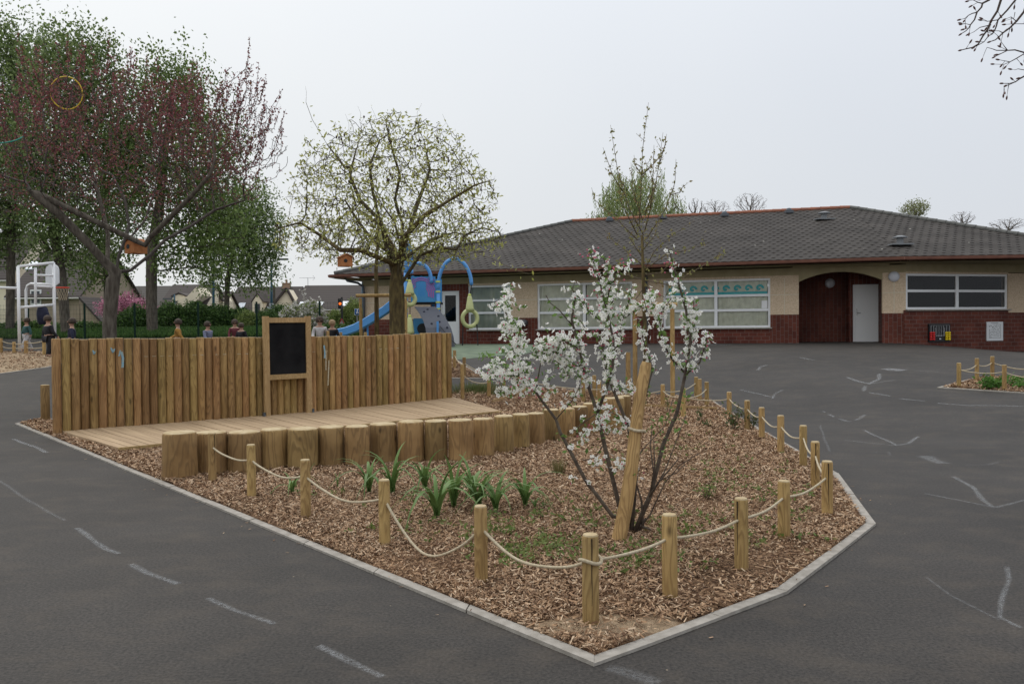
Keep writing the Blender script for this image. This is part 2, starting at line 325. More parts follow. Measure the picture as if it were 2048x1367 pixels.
def inside(p, poly):
    x, y = p; c = False; n = len(poly)
    for i in range(n):
        x1, y1 = poly[i]; x2, y2 = poly[i-1]
        if (y1 > y) != (y2 > y) and x < (x2-x1)*(y-y1)/(y2-y1)+x1: c = not c
    return c
def inside_np(X, Y, poly):
    c = np.zeros(len(X), bool); n = len(poly)
    for i in range(n):
        x1, y1 = poly[i]; x2, y2 = poly[i-1]
        if y1 == y2: continue
        c ^= ((y1 > Y) != (y2 > Y)) & (X < (x2-x1)*(Y-y1)/(y2-y1)+x1)
    return c
def ssn(t): t = np.clip(t, 0, 1); return t*t*(3-2*t)
def gzn(x, y):
    k = ssn((x-4)/5.0); y0 = 15-6*k; z = .97*ssn((y-y0)/(29-y0)); z = z - .36*ssn((x-12.6)/5.5)*ssn((y-20)/7)
    return z + .66*ssn((y-31)/10)*(1-ssn((x+8)/6))
def patch(name, poly, mat, dz, kind='structure', step=.4, mound=0, label=None, cat=None):
    """A sheet that follows the ground inside a polygon (clipped on its outline)."""
    import bmesh
    bm = bmesh.new(); vv = [bm.verts.new((x, y, 0)) for x, y in poly]; f = bm.faces.new(vv); bm.normal_update()
    if f.normal.z < 0: f.normal_flip()
    x0 = min(p[0] for p in poly); x1 = max(p[0] for p in poly); y0 = min(p[1] for p in poly); y1 = max(p[1] for p in poly)
    for co, no, a, b in (((1,0,0),(1,0,0),x0,x1), ((0,1,0),(0,1,0),y0,y1)):
        t = a + step
        while t < b:
            pc = (t,0,0) if co[0] else (0,t,0)
            bmesh.ops.bisect_plane(bm, geom=bm.verts[:]+bm.edges[:]+bm.faces[:], plane_co=pc, plane_no=no); t += step
    for v in bm.verts:
        h = dz
        if mound and not v.is_boundary: h += mound*(.5+.5*math.sin(v.co.x*2.1+1)*math.cos(v.co.y*1.7)) + random.uniform(0,.012)
        v.co.z = gz(v.co.x, v.co.y) + h
    me = bpy.data.meshes.new(name); bm.to_mesh(me); bm.free()
    return tag(link(name, me, mat, smooth=True), label, cat, kind=kind)
def inset(poly, d):
    """Shift a closed outline inwards (mitred)."""
    n = len(poly); A = sum(poly[i][0]*poly[(i+1)%n][1]-poly[(i+1)%n][0]*poly[i][1] for i in range(n)); sg = 1 if A > 0 else -1
    res = []
    for i in range(n):
        p0 = Vector(poly[i-1]); p1 = Vector(poly[i]); p2 = Vector(poly[(i+1)%n])
        a = (p1-p0).normalized(); b = (p2-p1).normalized(); na = Vector((-a.y, a.x))*sg; nb = Vector((-b.y, b.x))*sg
        m = (na+nb); m = m/m.length; k = d/max(.35, m.dot(na)); q = p1+m*k; res.append((q.x, q.y))
    return res
def kerb(name, poly, label, h=.018, w=.07):
    inn = inset(poly, w); n = len(poly); mb = MB()
    for i in range(n):
        a, b, c, d = Vector(poly[i]), Vector(poly[(i+1)%n]), Vector(inn[(i+1)%n]), Vector(inn[i])
        ln = (b-a).length; k = max(1, int(round(ln/1.0)))
        for j in range(k):
            g = .006/ln; t0 = j/k + (g if j else 0); t1 = (j+1)/k - (g if j < k-1 else 0)
            q = [a.lerp(b,t0), a.lerp(b,t1), d.lerp(c,t1), d.lerp(c,t0)]
            e = random.uniform(-.003,.003)
            vs = [(p.x, p.y, gz(p.x,p.y)-.1) for p in q] + [(p.x, p.y, gz(p.x,p.y)+h+e) for p in q]
            mb.add(vs, [(3,2,1,0),(4,5,6,7),(0,1,5,4),(1,2,6,5),(2,3,7,6),(3,0,4,7)])
    return tag(mb.build(name, KERB), label, 'kerb'), inn
xy = lambda v: (v.x, v.y)
sand_c = [(G(1225,1258), .42, .15)]
def soilmat():
    m, t, b = newmat('mulch_soil'); n = t.nodes.new; l = t.links.new
    tc = n('ShaderNodeTexCoord'); vo = n('ShaderNodeTexVoronoi'); vo.inputs['Scale'].default_value = 45
    mp = n('ShaderNodeMapping'); mp.inputs['Scale'].default_value = (1,.5,1); mp.inputs['Rotation'].default_value = (0,0,.6); l(tc.outputs['Object'], mp.inputs[0])
    wp = n('ShaderNodeTexNoise'); wp.inputs['Scale'].default_value = 12; l(tc.outputs['Object'], wp.inputs['Vector'])
    va = n('ShaderNodeVectorMath'); va.operation = 'MULTIPLY_ADD'; va.inputs[1].default_value = (.25,.25,.25); l(wp.outputs['Color'], va.inputs[0]); l(mp.outputs[0], va.inputs[2]); l(va.outputs[0], vo.inputs['Vector'])
    sp = n('ShaderNodeSeparateColor'); l(vo.outputs['Color'], sp.inputs[0]); r = n('ShaderNodeValToRGB'); l(sp.outputs[0], r.inputs[0])
    e = r.color_ramp.elements; e[0].color = (.045,.024,.014,1); e[1].color = (.34,.215,.125,1); x = e.new(.5); x.color = (.13,.072,.04,1)
    no = n('ShaderNodeTexNoise'); no.inputs['Scale'].default_value = .7; no.inputs['Detail'].default_value = 6; l(tc.outputs['Object'], no.inputs['Vector'])
    rr = n('ShaderNodeMapRange'); rr.inputs[1].default_value = .3; rr.inputs[2].default_value = .7; rr.inputs[3].default_value = .6; rr.inputs[4].default_value = 1.2; l(no.outputs['Fac'], rr.inputs[0])
    s = n('ShaderNodeVectorMath'); s.operation = 'SCALE'; l(r.outputs[0], s.inputs[0]); l(rr.outputs[0], s.inputs['Scale'])
    last = s.outputs[0]
    for c, rx, ry in sand_c:
        ve = n('ShaderNodeVectorMath'); ve.operation = 'SUBTRACT'; ve.inputs[1].default_value = (c.x,c.y,c.z); l(tc.outputs['Object'], ve.inputs[0])
        vd = n('ShaderNodeVectorMath'); vd.operation = 'MULTIPLY'; vd.inputs[1].default_value = (1/rx,1/ry,0); l(ve.outputs[0], vd.inputs[0]); le = n('ShaderNodeVectorMath'); le.operation = 'LENGTH'; l(vd.outputs[0], le.inputs[0])
        n9 = n('ShaderNodeTexNoise'); n9.inputs['Scale'].default_value = 9; n9.inputs['Detail'].default_value = 6; l(tc.outputs['Object'], n9.inputs['Vector'])
        ad = n('ShaderNodeMath'); ad.operation = 'MULTIPLY_ADD'; ad.inputs[1].default_value = 1.6; l(n9.outputs['Fac'], ad.inputs[0]); l(le.outputs['Value'], ad.inputs[2])
        rm_ = n('ShaderNodeMapRange'); rm_.inputs[1].default_value = 1.55; rm_.inputs[2].default_value = 1.95; rm_.inputs[3].default_value = 1; rm_.inputs[4].default_value = 0; l(ad.outputs[0], rm_.inputs[0])
        m9 = n('ShaderNodeMix'); m9.data_type = 'RGBA'; l(rm_.outputs[0], m9.inputs['Factor']); l(last, m9.inputs['A']); m9.inputs['B'].default_value = (.33,.24,.155,1); last = m9.outputs['Result']
    l(last, b.inputs['Base Color']); b.inputs['Roughness'].default_value = .95; b.inputs['Specular IOR Level'].default_value = .1
    bp = n('ShaderNodeBump'); bp.inputs['Distance'].default_value = .012; l(vo.outputs['Distance'], bp.inputs['Height']); l(bp.outputs[0], b.inputs['Normal'])
    return m
SOIL = soilmat()
SAND = plain('bare_sandy_soil', (.30,.22,.14), .95, c2=(.20,.135,.08), scale=9, bump=.01, bscale=30)
CHIPS = leafmat('wood_chips', [(.08,.042,.024),(.17,.095,.052),(.31,.185,.105),(.44,.285,.17),(.60,.46,.32),(.24,.135,.075),(.50,.34,.21),(.12,.065,.038),(.37,.235,.135)], rough=.9, trans=0)

# ---- main bed
main_px = [(30,848),(1188,1332),(1312,1287),(1442,1238),(1575,1187),(1672,1113),(1752,1050),(1677,949),(1568,886),(1486,838),(1430,804),(1418,800),(1378,795),(1240,785),(1100,777),(1000,775)]
main = [xy(G(*p)) for p in main_px]
palA, palB = G(106, 872), G(903, 801)
pdir = (palB-palA).normalized(); pnor = Vector((pdir.y, -pdir.x, 0)).normalized()   # towards the camera
bk = palB - pnor*1.2; main += [xy(bk - pdir*.1), xy(palA - pnor*.75 + pdir*.5), xy(G(95,836))]
kb, main_in = kerb('kerb', main, 'pale concrete edging stones around the large rope fenced mulch bed')
bed = patch('mulch_bed', main_in, SOIL, .008, mound=.013)
def chips(name, poly, dens, ymax=99, seed=1, size=(.012,.058), excl=(), hole=None):
    """Loose wood chips lying on a bed: thin tilted slivers, more where the bed is near."""
    r = np.random.default_rng(seed)
    x0, x1 = min(p[0] for p in poly), max(p[0] for p in poly); y0, y1 = min(p[1] for p in poly), min(ymax, max(p[1] for p in poly))
    n = int((x1-x0)*(y1-y0)*dens(0)); X = r.uniform(x0,x1,n); Y = r.uniform(y0,y1,n)
    keep = r.random(n) < np.array([dens(y) for y in Y])/dens(0)
    keep &= inside_np(X, Y, poly)
    for c, rx, ry in excl: keep &= (((X-c.x)/rx)**2+((Y-c.y)/ry)**2 > 1) | (r.random(n) < .22)
    patch_ = np.sin(X*2.9+1.3*np.sin(Y*1.7))+np.sin(Y*3.3+1.1*np.sin(X*2.3))+r.normal(0,.9,n); keep &= patch_ > -1.45+.25*(Y < 6.2)
    if hole: keep &= ~inside_np(X, Y, hole)
    X, Y = X[keep], Y[keep]; n = len(X)
    far = np.clip(Y/7, 1, 2.2)
    ln = (size[0]+(size[1]-size[0])*r.random(n)**1.8)*far; wd = r.uniform(.0035,.0125,n)*far; a = r.uniform(0, 2*PI, n); ti = r.normal(0,.35,n); ro = r.normal(0,.5,n)
    d = np.stack([np.cos(a)*np.cos(ti), np.sin(a)*np.cos(ti), np.sin(ti)], 1); s = np.stack([-np.sin(a)*np.cos(ro), np.cos(a)*np.cos(ro), np.sin(ro)], 1)
    c = np.stack([X, Y, gzn(X,Y)+.022+r.uniform(0,.022,n)+.006*np.abs(np.sin(X*2))], 1)
    d = d*ln[:,None]/2; s = s*wd[:,None]/2; k = r.uniform(.3,1,n)[:,None]
    return quads(name, np.stack([c-d-s, c+d-s*k, c+d+s*k, c-d+s], 1), CHIPS)
deck_xy = [xy(G(*p)) for p in [(237,906),(1003,829),(906,800),(112,867)]]
dens = lambda y: 7600 if y < 6 else (7600*(6/y)**1.25)
ch = tag(chips('wood_chips', main_in, dens, excl=sand_c, hole=deck_xy), 'light brown wood chips spread over the large planted bed', 'wood chips', kind='stuff')
r_ = np.random.default_rng(9); Q9 = []
for a_, b_ in zip(main[:9], main[1:10]):
    a_, b_ = Vector(a_), Vector(b_); d_ = b_-a_; n_ = Vector((d_.y,-d_.x)).normalized(); 
    if inside(tuple((a_+b_)/2+n_*.2), main): n_ = -n_
    for k in range(int(d_.length*2.2)):
        p = a_+d_*r_.random()+n_*(abs(r_.normal(0,.16))-.04); L9 = r_.uniform(.006,.018); an = r_.uniform(0,6.28); e = Vector((math.cos(an),math.sin(an)))*L9; f = Vector((-e.y,e.x))*.28; z = gz(p.x,p.y)+(.006 if not inside(tuple(p), main) else .026)
        Q9.append([(p.x-e.x-f.x,p.y-e.y-f.y,z),(p.x+e.x-f.x,p.y+e.y-f.y,z+.003),(p.x+e.x+f.x,p.y+e.y+f.y,z+.004),(p.x-e.x+f.x,p.y-e.y+f.y,z)])
tag(quads('spilled_chips', np.array(Q9), CHIPS), 'few wood chips spilled over the kerb onto the asphalt', 'wood chips', kind='stuff')
# ---- small bed beside the palisade end, right bed, far left bed
b2 = [xy(G(*p)) for p in [(972,757),(905,715)]]; d2 = (Vector(b2[1])-Vector(b2[0])).normalized()
q = Vector(b2[1])+d2*3.5; b2 = [b2[0], b2[1], (q.x,q.y), (q.x-6.5,q.y-1.0), (b2[0][0]-7.2, b2[0][1]+.3)]
_, b2i = kerb('kerb', b2, 'pale edging stones of the small mulch bed behind the palisade end')
patch('mulch_bed', b2i, SOIL, .018, mound=.01)
tag(chips('wood_chips', b2i, lambda y: 700, seed=3), 'wood chips of the small bed behind the log palisade', 'wood chips', kind='stuff')
b3 = [xy(G(*p)) for p in [(1874,776),(1952,756),(1975,754),(2048,755),(2160,757),(2230,775),(2230,799),(2048,787)]]
_, b3i = kerb('kerb', b3, 'pale edging stones of the pointed mulch bed on the right')
patch('mulch_bed', b3i, SOIL, .018, mound=.01)
tag(chips('wood_chips', b3i, lambda y: 1200, seed=4), 'wood chips of the pointed bed at the right edge', 'wood chips', kind='stuff')
b4 = [xy(G(*p)) for p in [(-60,762),(0,748),(95,735),(150,722)]]+[xy(onG(300,26.5)), xy(onG(60,27.5)), xy(onG(-100,27.5)), xy(onG(-140,20))]
_, b4i = kerb('kerb', b4, 'pale edging stones of the far mulch bed left of the palisade')
patch('mulch_bed', b4i, plain('dry_mulch', (.22,.15,.085), .95, c2=(.40,.30,.19), scale=14, stretch=(1,1,1), bump=.02), .018, mound=.01)
tag(chips('wood_chips', b4i, lambda y: 350, seed=5), 'pale dry wood chips of the far bed by the goal frame', 'wood chips', kind='stuff')

# ---- soft green play surface
gp = [(700,690),(905,690)]
gpoly = [xy(onG(x, y)) for x, y in [(560,31),(880,33),(1000,32),(1055,31),(1078,28.6)]]
for (px, py) in [(1075,700),(1050,708),(1020,711),(990,712),(950,716),(905,720)]: gpoly.append(xy(G(px,py)))
gpoly += [xy(onG(700,21.5)), xy(onG(560,23))]
patch('rubber_surface', gpoly, plain('green_rubber', (.10,.135,.09), .9, c2=(.15,.19,.125), scale=2.5, bump=.003, bscale=60), .006, step=1.0)
# ---- grass verge behind the fence
GRASSM = plain('grass_ground', (.035,.075,.018), .95, c2=(.07,.12,.03), scale=3, bump=.03, bscale=40)
patch('grass_verge', [(-60,36),(-6,36),(-6,75),(-60,75)], GRASSM, .01, step=3)
n = 60000; X = rng.uniform(-34,-6,n); Y = 36+rng.random(n)**1.6*14; a = rng.uniform(0,2*PI,n); h = rng.uniform(.06,.2,n)
c = np.stack([X,Y,gzn(X,Y)+.01],1); s = np.stack([np.cos(a),np.sin(a),0*a],1)*.025; u = np.stack([rng.normal(0,.05,n), rng.normal(0,.05,n), h],1)
tag(quads('grass', np.stack([c-s, c+s, c+s*.3+u, c-s*.3+u],1), leafmat('grass_blade', [(.03,.07,.015),(.06,.13,.03),(.10,.16,.04)])), 'rough green grass behind the wire fence', 'grass', kind='stuff')

# ---- chalk marks on the asphalt (parts of the yard)
def chalk(pts, w, label, soft=.9):
    p = [G(*q) for q in pts]; fine = []
    for a, b in zip(p, p[1:]):
        k = max(2, int((b-a).length/.06))
        for i in range(k): fine.append(a.lerp(b, i/k))
    fine.append(p[-1]); vs = []; sf = []
    ph = random.uniform(0,9)
    for i, q in enumerate(fine):
        t = (fine[min(i+1,len(fine)-1)]-fine[max(i-1,0)]); t.z = 0; t.normalize(); s = Vector((-t.y,t.x,0))
        ww = w*1.25*(.75+.25*abs(math.sin(i*.35+ph))); off = s*.25*w*math.sin(i*.31+ph)
        for k, e in ((-1,0),(-.35,soft),(.35,soft),(1,0)):
            v = q+s*ww*k+off; vs.append((v.x,v.y,gz(v.x,v.y)+.004+.02*ss((v.y-15)/10))); sf.append(e)
    fs = [(4*i+j,4*i+j+1,4*i+j+5,4*i+j+4) for i in range(len(fine)-1) for j in range(3)]
    me = bpy.data.meshes.new('chalk_line'); me.from_pydata(vs, [], fs); at = me.attributes.new('soft','FLOAT','POINT'); at.data.foreach_set('value', sf)
    o = link('chalk_line', me, CHALK, yard); o['label'] = label; return o
near = [[(25,878),(60,890),(95,905)], [(0,962),(60,1003),(100,1025),(130,1040)], [(153,1056),(185,1080),(215,1098),(240,1107)], [(263,1128),(300,1147),(355,1168)], [(417,1196),(470,1220),(548,1248)], [(635,1292),(690,1320),(765,1354)], [(1215,1336),(1260,1345),(1320,1366)]]
for i, c in enumerate(near): chalk(c, (.035,.02,.028,.028,.022,.026,.05)[i], 'white chalk dash on the asphalt beside the bed kerb', (1,.45,.8,.8,.7,.75,.45)[i])
for c, w_, s_ in [([(1850,987),(1990,1015),(2048,1000)],.022,.6),([(1908,953),(1945,975),(1968,1000),(1985,1013)],.03,.8),([(1727,860),(1793,890),(1815,887),(1838,873)],.03,.9),([(1688,880),(1740,886),(1795,891)],.025,.6),
    ([(1645,822),(1695,843),(1705,843),(1730,829)],.035,.8),([(1612,836),(1695,843)],.02,.4),([(1480,780),(1520,788),(1548,796)],.035,.8),([(1545,797),(1552,786),(1565,780)],.035,.7),([(1693,755),(1725,765),(1740,768),(1757,758),(1760,748)],.05,1),([(1740,768),(1790,760)],.04,.5),
    ([(1730,772),(1729,782)],.05,.8),([(1738,785),(1780,792)],.04,.9),([(1800,797),(1850,802)],.04,.8),([(1875,806),(1940,811),(2048,812)],.04,.9),([(2012,1133),(2017,1160),(2005,1200),(2000,1235),(2040,1255)],.018,.7),([(1852,1155),(1900,1190),(2000,1240)],.012,.4),
    ([(1515,741),(1520,735),(1535,731)],.05,.8),([(1600,716),(1628,721)],.06,.8),([(1830,742),(1880,744)],.05,.5),([(1640,850),(1652,885),(1660,903)],.02,.4),([(1415,790),(1450,793)],.03,.3),([(1930,930),(1975,929),(1998,924)],.03,.3),([(1745,905),(1778,903),(1781,912)],.02,.3)]:
    chalk(c, w_, 'thin white chalk stroke drawn on the asphalt right of the bed', s_)
chalk([(1770,738),(1785,740),(1803,742)], .22, 'bright white chalk patch on the asphalt', 1.3); chalk([(1855,912),(1870,922),(1885,927)], .1, 'smudged white chalk patch on the asphalt', .7)
chalk([(1392,690),(1425,690),(1462,690)], .12, 'white painted line at the foot of the school wall', 1.6)

# ================================================================== SCHOOL BUILDING
ZF = .97
U = Vector((.952,-.3065,0)).normalized(); NB = Vector((.3065,.952,0)).normalized()   # along the wall, and into the building
def wp(px, c0=32.3, m=-.322):          # wall line Y = c0 + m X
    k = (px-CX)/F; Y = c0/(1-m*k); return Vector((k*Y, Y, 0))
O1 = wp(726); 
def wa(px): return (wp(px)-O1).dot(U)
FR1 = Matrix.Translation(O1) @ Matrix((U, NB, Vector((0,0,1)))).transposed().to_4x4()
school = tag(empty('school_building', O1+Vector((0,0,ZF))), 'long low school building with grey tiled hip roof and red tile plinth', 'school building')
TH = .3
a_end = wa(1812); a725 = 0
K1 = MB(); K2 = MB(); K3 = MB(); K4 = MB()      # pebble, brick, upright brick, band
bt = 1.98; sill = 1.53; wtop = 3.28; top = 3.62; lint = 3.36
NMS = {}
def seg(mb, a, b, z0, z1, d0=0, d1=TH):
    if b > a and z1 > z0:
        nm, mt, fr = NMS[id(mb)]; q = MB(); q.box(((a+b)/2,(d0+d1)/2,(z0+z1)/2),(b-a,d1-d0,z1-z0)); q.build(nm, mt, school, fr)
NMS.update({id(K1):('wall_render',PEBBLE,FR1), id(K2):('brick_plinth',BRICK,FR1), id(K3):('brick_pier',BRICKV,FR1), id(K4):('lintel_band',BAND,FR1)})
xd0, xd1 = wa(862), wa(935); dr0, dr1 = wa(881), wa(919)
W1 = (wa(937), wa(1021)); W2 = (wa(1075), wa(1265)); W3 = (wa(1327), wa(1541)); PO = (wa(1598), wa(1765))
base = .2
pip = [(0,xd0),(W1[1],W2[0]),(W2[1],W3[0]),(W3[1],PO[0]),(PO[1],a_end)]
for i,(a,b) in enumerate(pip):
    seg(K2 if i == 0 else K3, a, b, base, bt-.0)
    seg(K1, a, b, bt, lint, .012, TH)
for a, b in (W1, W2, W3): seg(K2, a, b, base, sill-.03); seg(K1, a, b, wtop, lint, .012, TH)
seg(K3, xd0, dr0, base, lint); seg(K3, dr1, xd1, base, lint); seg(K3, dr0, dr1, ZF+2.12, lint); seg(K2, dr0, dr1, base, ZF)
seg(K3, xd1, W1[0], base, lint)
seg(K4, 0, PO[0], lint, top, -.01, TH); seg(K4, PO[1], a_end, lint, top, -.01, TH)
# arch over the porch
pa, pb = PO; n = 14; arc = []
for k in range(n+1):
    t = k/n; arc.append((pa+(pb-pa)*t, 3.12+.32*(1-(2*t-1)**2)))
poly = arc+[(pb,top),(pa,top)]
for k in range(n):
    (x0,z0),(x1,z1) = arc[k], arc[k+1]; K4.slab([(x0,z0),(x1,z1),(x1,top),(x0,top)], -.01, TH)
# porch recess
PD = 2.15
seg(K3, pa-.3, pb+.3, base, top, PD, PD+.2)
seg(K2, pa-.25, pa-.05, base, top, TH, PD); seg(K2, pb+.05, pb+.25, base, top, TH, PD)
# left end wall, back wall, right end wall
seg(K1, .005, .295, bt, top, .31, 14.2); seg(K2, 0, .3, base, bt, .305, 14.2)
seg(K1, 0, 23, base, top, 14.25, 14.55)
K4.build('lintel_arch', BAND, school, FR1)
# score lines in the render
sl = MB(); NMS[id(sl)] = ('score_line', plain('pale_joint', (.62,.56,.45), .9), FR1)
for a, b in (pip[1], pip[2], pip[3], pip[4], pip[0]):
    seg(sl, a, b, 2.669, 2.691, .002, .014)
    if b-a < 1.2 and (a, b) != pip[1]: seg(sl, (a+b)/2-.011, (a+b)/2+.011, 1.98, 3.26, .001, .015)
# second wall, bending away under a deeper overhang
K0 = O1+U*a_end; U2 = Vector((1,.25,0)).normalized(); N2 = Vector((-.25,1,0)).normalized()
FR2 = Matrix.Translation(K0) @ Matrix((U2, N2, Vector((0,0,1)))).transposed().to_4x4()
def wa2(px):
    k = (px-CX)/F; # K0 + a U2, x = k y
    return (k*K0.y-K0.x)/(U2.x-k*U2.y)
W4 = (.04, wa2(2017)); e2 = 11.0
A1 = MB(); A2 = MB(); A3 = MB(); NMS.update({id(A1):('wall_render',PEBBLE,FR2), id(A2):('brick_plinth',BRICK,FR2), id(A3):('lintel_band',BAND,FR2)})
seg(A2, -.06, W4[1], base, 1.98+.1); seg(A2, W4[1], e2, base, 1.98)
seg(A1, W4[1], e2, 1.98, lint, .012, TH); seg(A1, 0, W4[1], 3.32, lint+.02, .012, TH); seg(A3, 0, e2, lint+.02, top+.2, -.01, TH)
# ---- windows
CUR = plain('curtain', (.74,.72,.61), .9, c2=(.60,.585,.49), scale=5)
BLIND = plain('grey_blind', (.40,.42,.36), .9, c2=(.50,.52,.45), scale=2)
WAVE = plain('turquoise_paper_wave', (.04,.42,.46), .8)
FRAME = plain('white_window_frame', (.80,.81,.82), .4)
def window(fr, a, b, z0, z1, cols, rows, curtain, label, extra=None):
    m = MB(); f = .075; dep = (.06, .13); cy = sum(dep)/2; dd = dep[1]-dep[0]
    m.box(((a+b)/2,cy,z0+f/2),(b-a,dd,f)); m.box(((a+b)/2,cy,z1-f/2),(b-a,dd,f)); m.box((a+f/2,cy,(z0+z1)/2),(f,dd-.004,z1-z0-2*f)); m.box((b-f/2,cy,(z0+z1)/2),(f,dd-.004,z1-z0-2*f))
    cw = (b-a)/cols
    for k in range(1, cols): m.box((a+cw*k,cy-.004,(z0+z1)/2),(.11,dd,z1-z0-2*f))
    fr_ = rows
    for r in fr_: m.box(((a+b)/2,cy+.003,z0+(z1-z0)*r),(b-a-2*f,dd-.01,.085))
    wo = m.build('window', FRAME, school, fr); wo['label'] = label
    g = MB(); g.add([(a+.05,.105,z0+.05),(b-.05,.105,z0+.05),(b-.05,.105,z1-.05),(a+.05,.105,z1-.05)],[(0,1,2,3)]); go = g.build('glass_pane', GLASS); go.parent = wo
    s = MB(); s.box(((a+b)/2,-.01,z0-.02),(b-a+.1,.16,.045)); so = s.build('sill', KERB); so.parent = wo
    if curtain is not None:
        c = MB(); k = int((b-a)/.04); gaps = {int(k/cols*j) for j in range(1,cols)}
        pts = [(a+.05+(b-a-.1)*i/k, .165+.022*math.sin(i*1.15+.8*math.sin(i*.21))) for i in range(k+1)]
        for i in range(k):
            if any(abs(i-gp_) < 2 for gp_ in gaps) or (curtain is CUR and i > k-2): continue
            (x0,y0),(x1,y1) = pts[i], pts[i+1]; c.add([(x0,y0,z0+.03),(x1,y1,z0+.03),(x1,y1,z1-.03),(x0,y0,z1-.03)], [(0,1,2,3)])
        co = c.build('curtain', curtain, smooth=True); co.parent = wo
    return wo
w1 = window(FR1, *W1, sill, wtop, 1, (.38,.66), BLIND, 'narrow window beside the red door surround, grey blind')
w2 = window(FR1, *W2, sill, wtop, 2, (.36,.66), CUR, 'wide window with drawn pale curtains behind the blossom')
w3 = window(FR1, *W3, sill, wtop, 2, (.36,.66), CUR, 'wide window with turquoise paper waves in its top row')
w4 = window(FR2, W4[0], W4[1], 2.10, 3.32, 2, (.52,), None, 'dark two row window right of the porch')
# turquoise paper waves behind the top row of window three
wv = MB(); a, b = W3; zt = sill+(wtop-sill)*.66+.05
for k in range(9):
    cx = a+.28+k*(b-a-.5)/8.4; pl = []
    r1 = .17
    for j in range(22):
        t = j/21*2.6*PI/1.3; r = r1*(1-.035*j); pl.append((cx+r*math.cos(t), zt+.2+r*math.sin(t), r))
    pts3 = [Vector((x_,.135,z_)) for x_, z_, _ in pl]
    for i in range(len(pts3)-1):
        c0 = Vector((cx,.135,zt+.2)); w_ = .085
        d0 = (pts3[i]-c0).normalized()*w_; d1 = (pts3[i+1]-c0).normalized()*w_
        wv.add([pts3[i], pts3[i+1], pts3[i+1]-d1, pts3[i]-d0], [(0,1,2,3)])
wv.add([(a+.1,.136,zt-.02),(b-.1,.136,zt-.02),(b-.1,.136,zt+.09),(a+.1,.136,zt+.09)], [(0,1,2,3)])
x_ = wv.build('paper_wave_border', WAVE); x_.parent = w3
nt_ = MB(); nt_.box((b-.2,.09,2.35),(.2,.004,.27)); x_ = nt_.build('notice_sheet', WHITE); x_.parent = w3
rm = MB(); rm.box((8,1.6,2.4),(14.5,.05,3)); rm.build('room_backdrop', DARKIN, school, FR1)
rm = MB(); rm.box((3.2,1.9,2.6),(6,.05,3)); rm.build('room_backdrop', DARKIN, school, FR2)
# ---- doors
def door(fr, a, b, z0, z1, glass, dy, label):
    m = MB(); t = .05
    m.box((a+.035,dy,(z0+z1)/2),(.07,.1,z1-z0)); m.box((b-.035,dy,(z0+z1)/2),(.07,.1,z1-z0)); m.box(((a+b)/2,dy,z1-.035),(b-a-.14,.1,.07))
    if glass:
        m.box(((a+b)/2,dy+.01,z0+.45),(b-a-.14,t,.9)); m.box(((a+b)/2,dy+.01,z1-.12),(b-a-.14,t,.11))
        m.box((a+.12,dy+.01,(z0+.9+z1-.17)/2),(.1,t,z1-z0-1.07)); m.box((b-.12,dy+.01,(z0+.9+z1-.17)/2),(.1,t,z1-z0-1.07))
    else: m.box(((a+b)/2,dy+.01,(z0+z1-.07)/2),(b-a-.14,t,z1-z0-.07)); m.box(((a+b)/2,dy-.017,z0+.95),(b-a-.16,.006,.012))
    do = m.build('door', WHITE, school, fr); do['label'] = label
    if glass: g = MB(); g.add([(a+.17,dy+.015,z0+.88),(b-.17,dy+.015,z0+.88),(b-.17,dy+.015,z0+1.93),(a+.17,dy+.015,z0+1.93)],[(0,1,2,3)]); x = g.build('door_glass', GLASS); x.parent = do
    h = MB(); h.tube([(a+.13,dy-.02,z0+1.05),(a+.13,dy-.08,z0+1.05),(a+.26,dy-.08,z0+1.05)], .012, 6); h.box((a+.13,dy-.022,z0+1.08),(.045,.02,.24)); x = h.build('handle', plain('grey_metal', (.35,.35,.34), .35, metal=.8)); x.parent = do
door(FR1, dr0, dr1, ZF, ZF+2.12, True, .1, 'white door with a dark glass upper half')
pdx = (wa(1708), wa(1765))
door(FR1, pdx[0]+.1, pdx[1]+.18, ZF+.01, 3.05, False, 1.7, 'plain white door inside the arched porch')
m = MB(); m.box((pdx[0]+.02,1.7,(base+top)/2-.01),(.14,.2,top-base-.02)); m.box(((pdx[0]+pdx[1])/2+.15,1.7,3.34),(pdx[1]-pdx[0]+.1,.2,.56)); m.build('door_surround', BRICKV, school, FR1)
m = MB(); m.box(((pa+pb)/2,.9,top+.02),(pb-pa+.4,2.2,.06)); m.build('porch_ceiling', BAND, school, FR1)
# ---- wall lamps
LAMP = plain('opal_lamp_glass', (.62,.63,.68), .35)
def lamp(fr, x, y, z, r=.17):
    m = MB(); m.lathe([(r*1.05,0),(r*1.05,.03),(r*.98,.05),(r*.85,.085),(r*.55,.115),(r*.1,.125)], 24)
    o = m.build('wall_lamp', LAMP, school, fr @ Matrix.Translation((x,y,z)) @ Matrix.Rotation(PI/2, 4, 'X')); autosmooth(o, 60)
lamp(FR1, wa(1788), 0.0, 3.22); lamp(FR1, wa(1652)+.25, PD-.01, 3.15); lamp(FR2, W4[1]+.95, 0.0, 3.22)
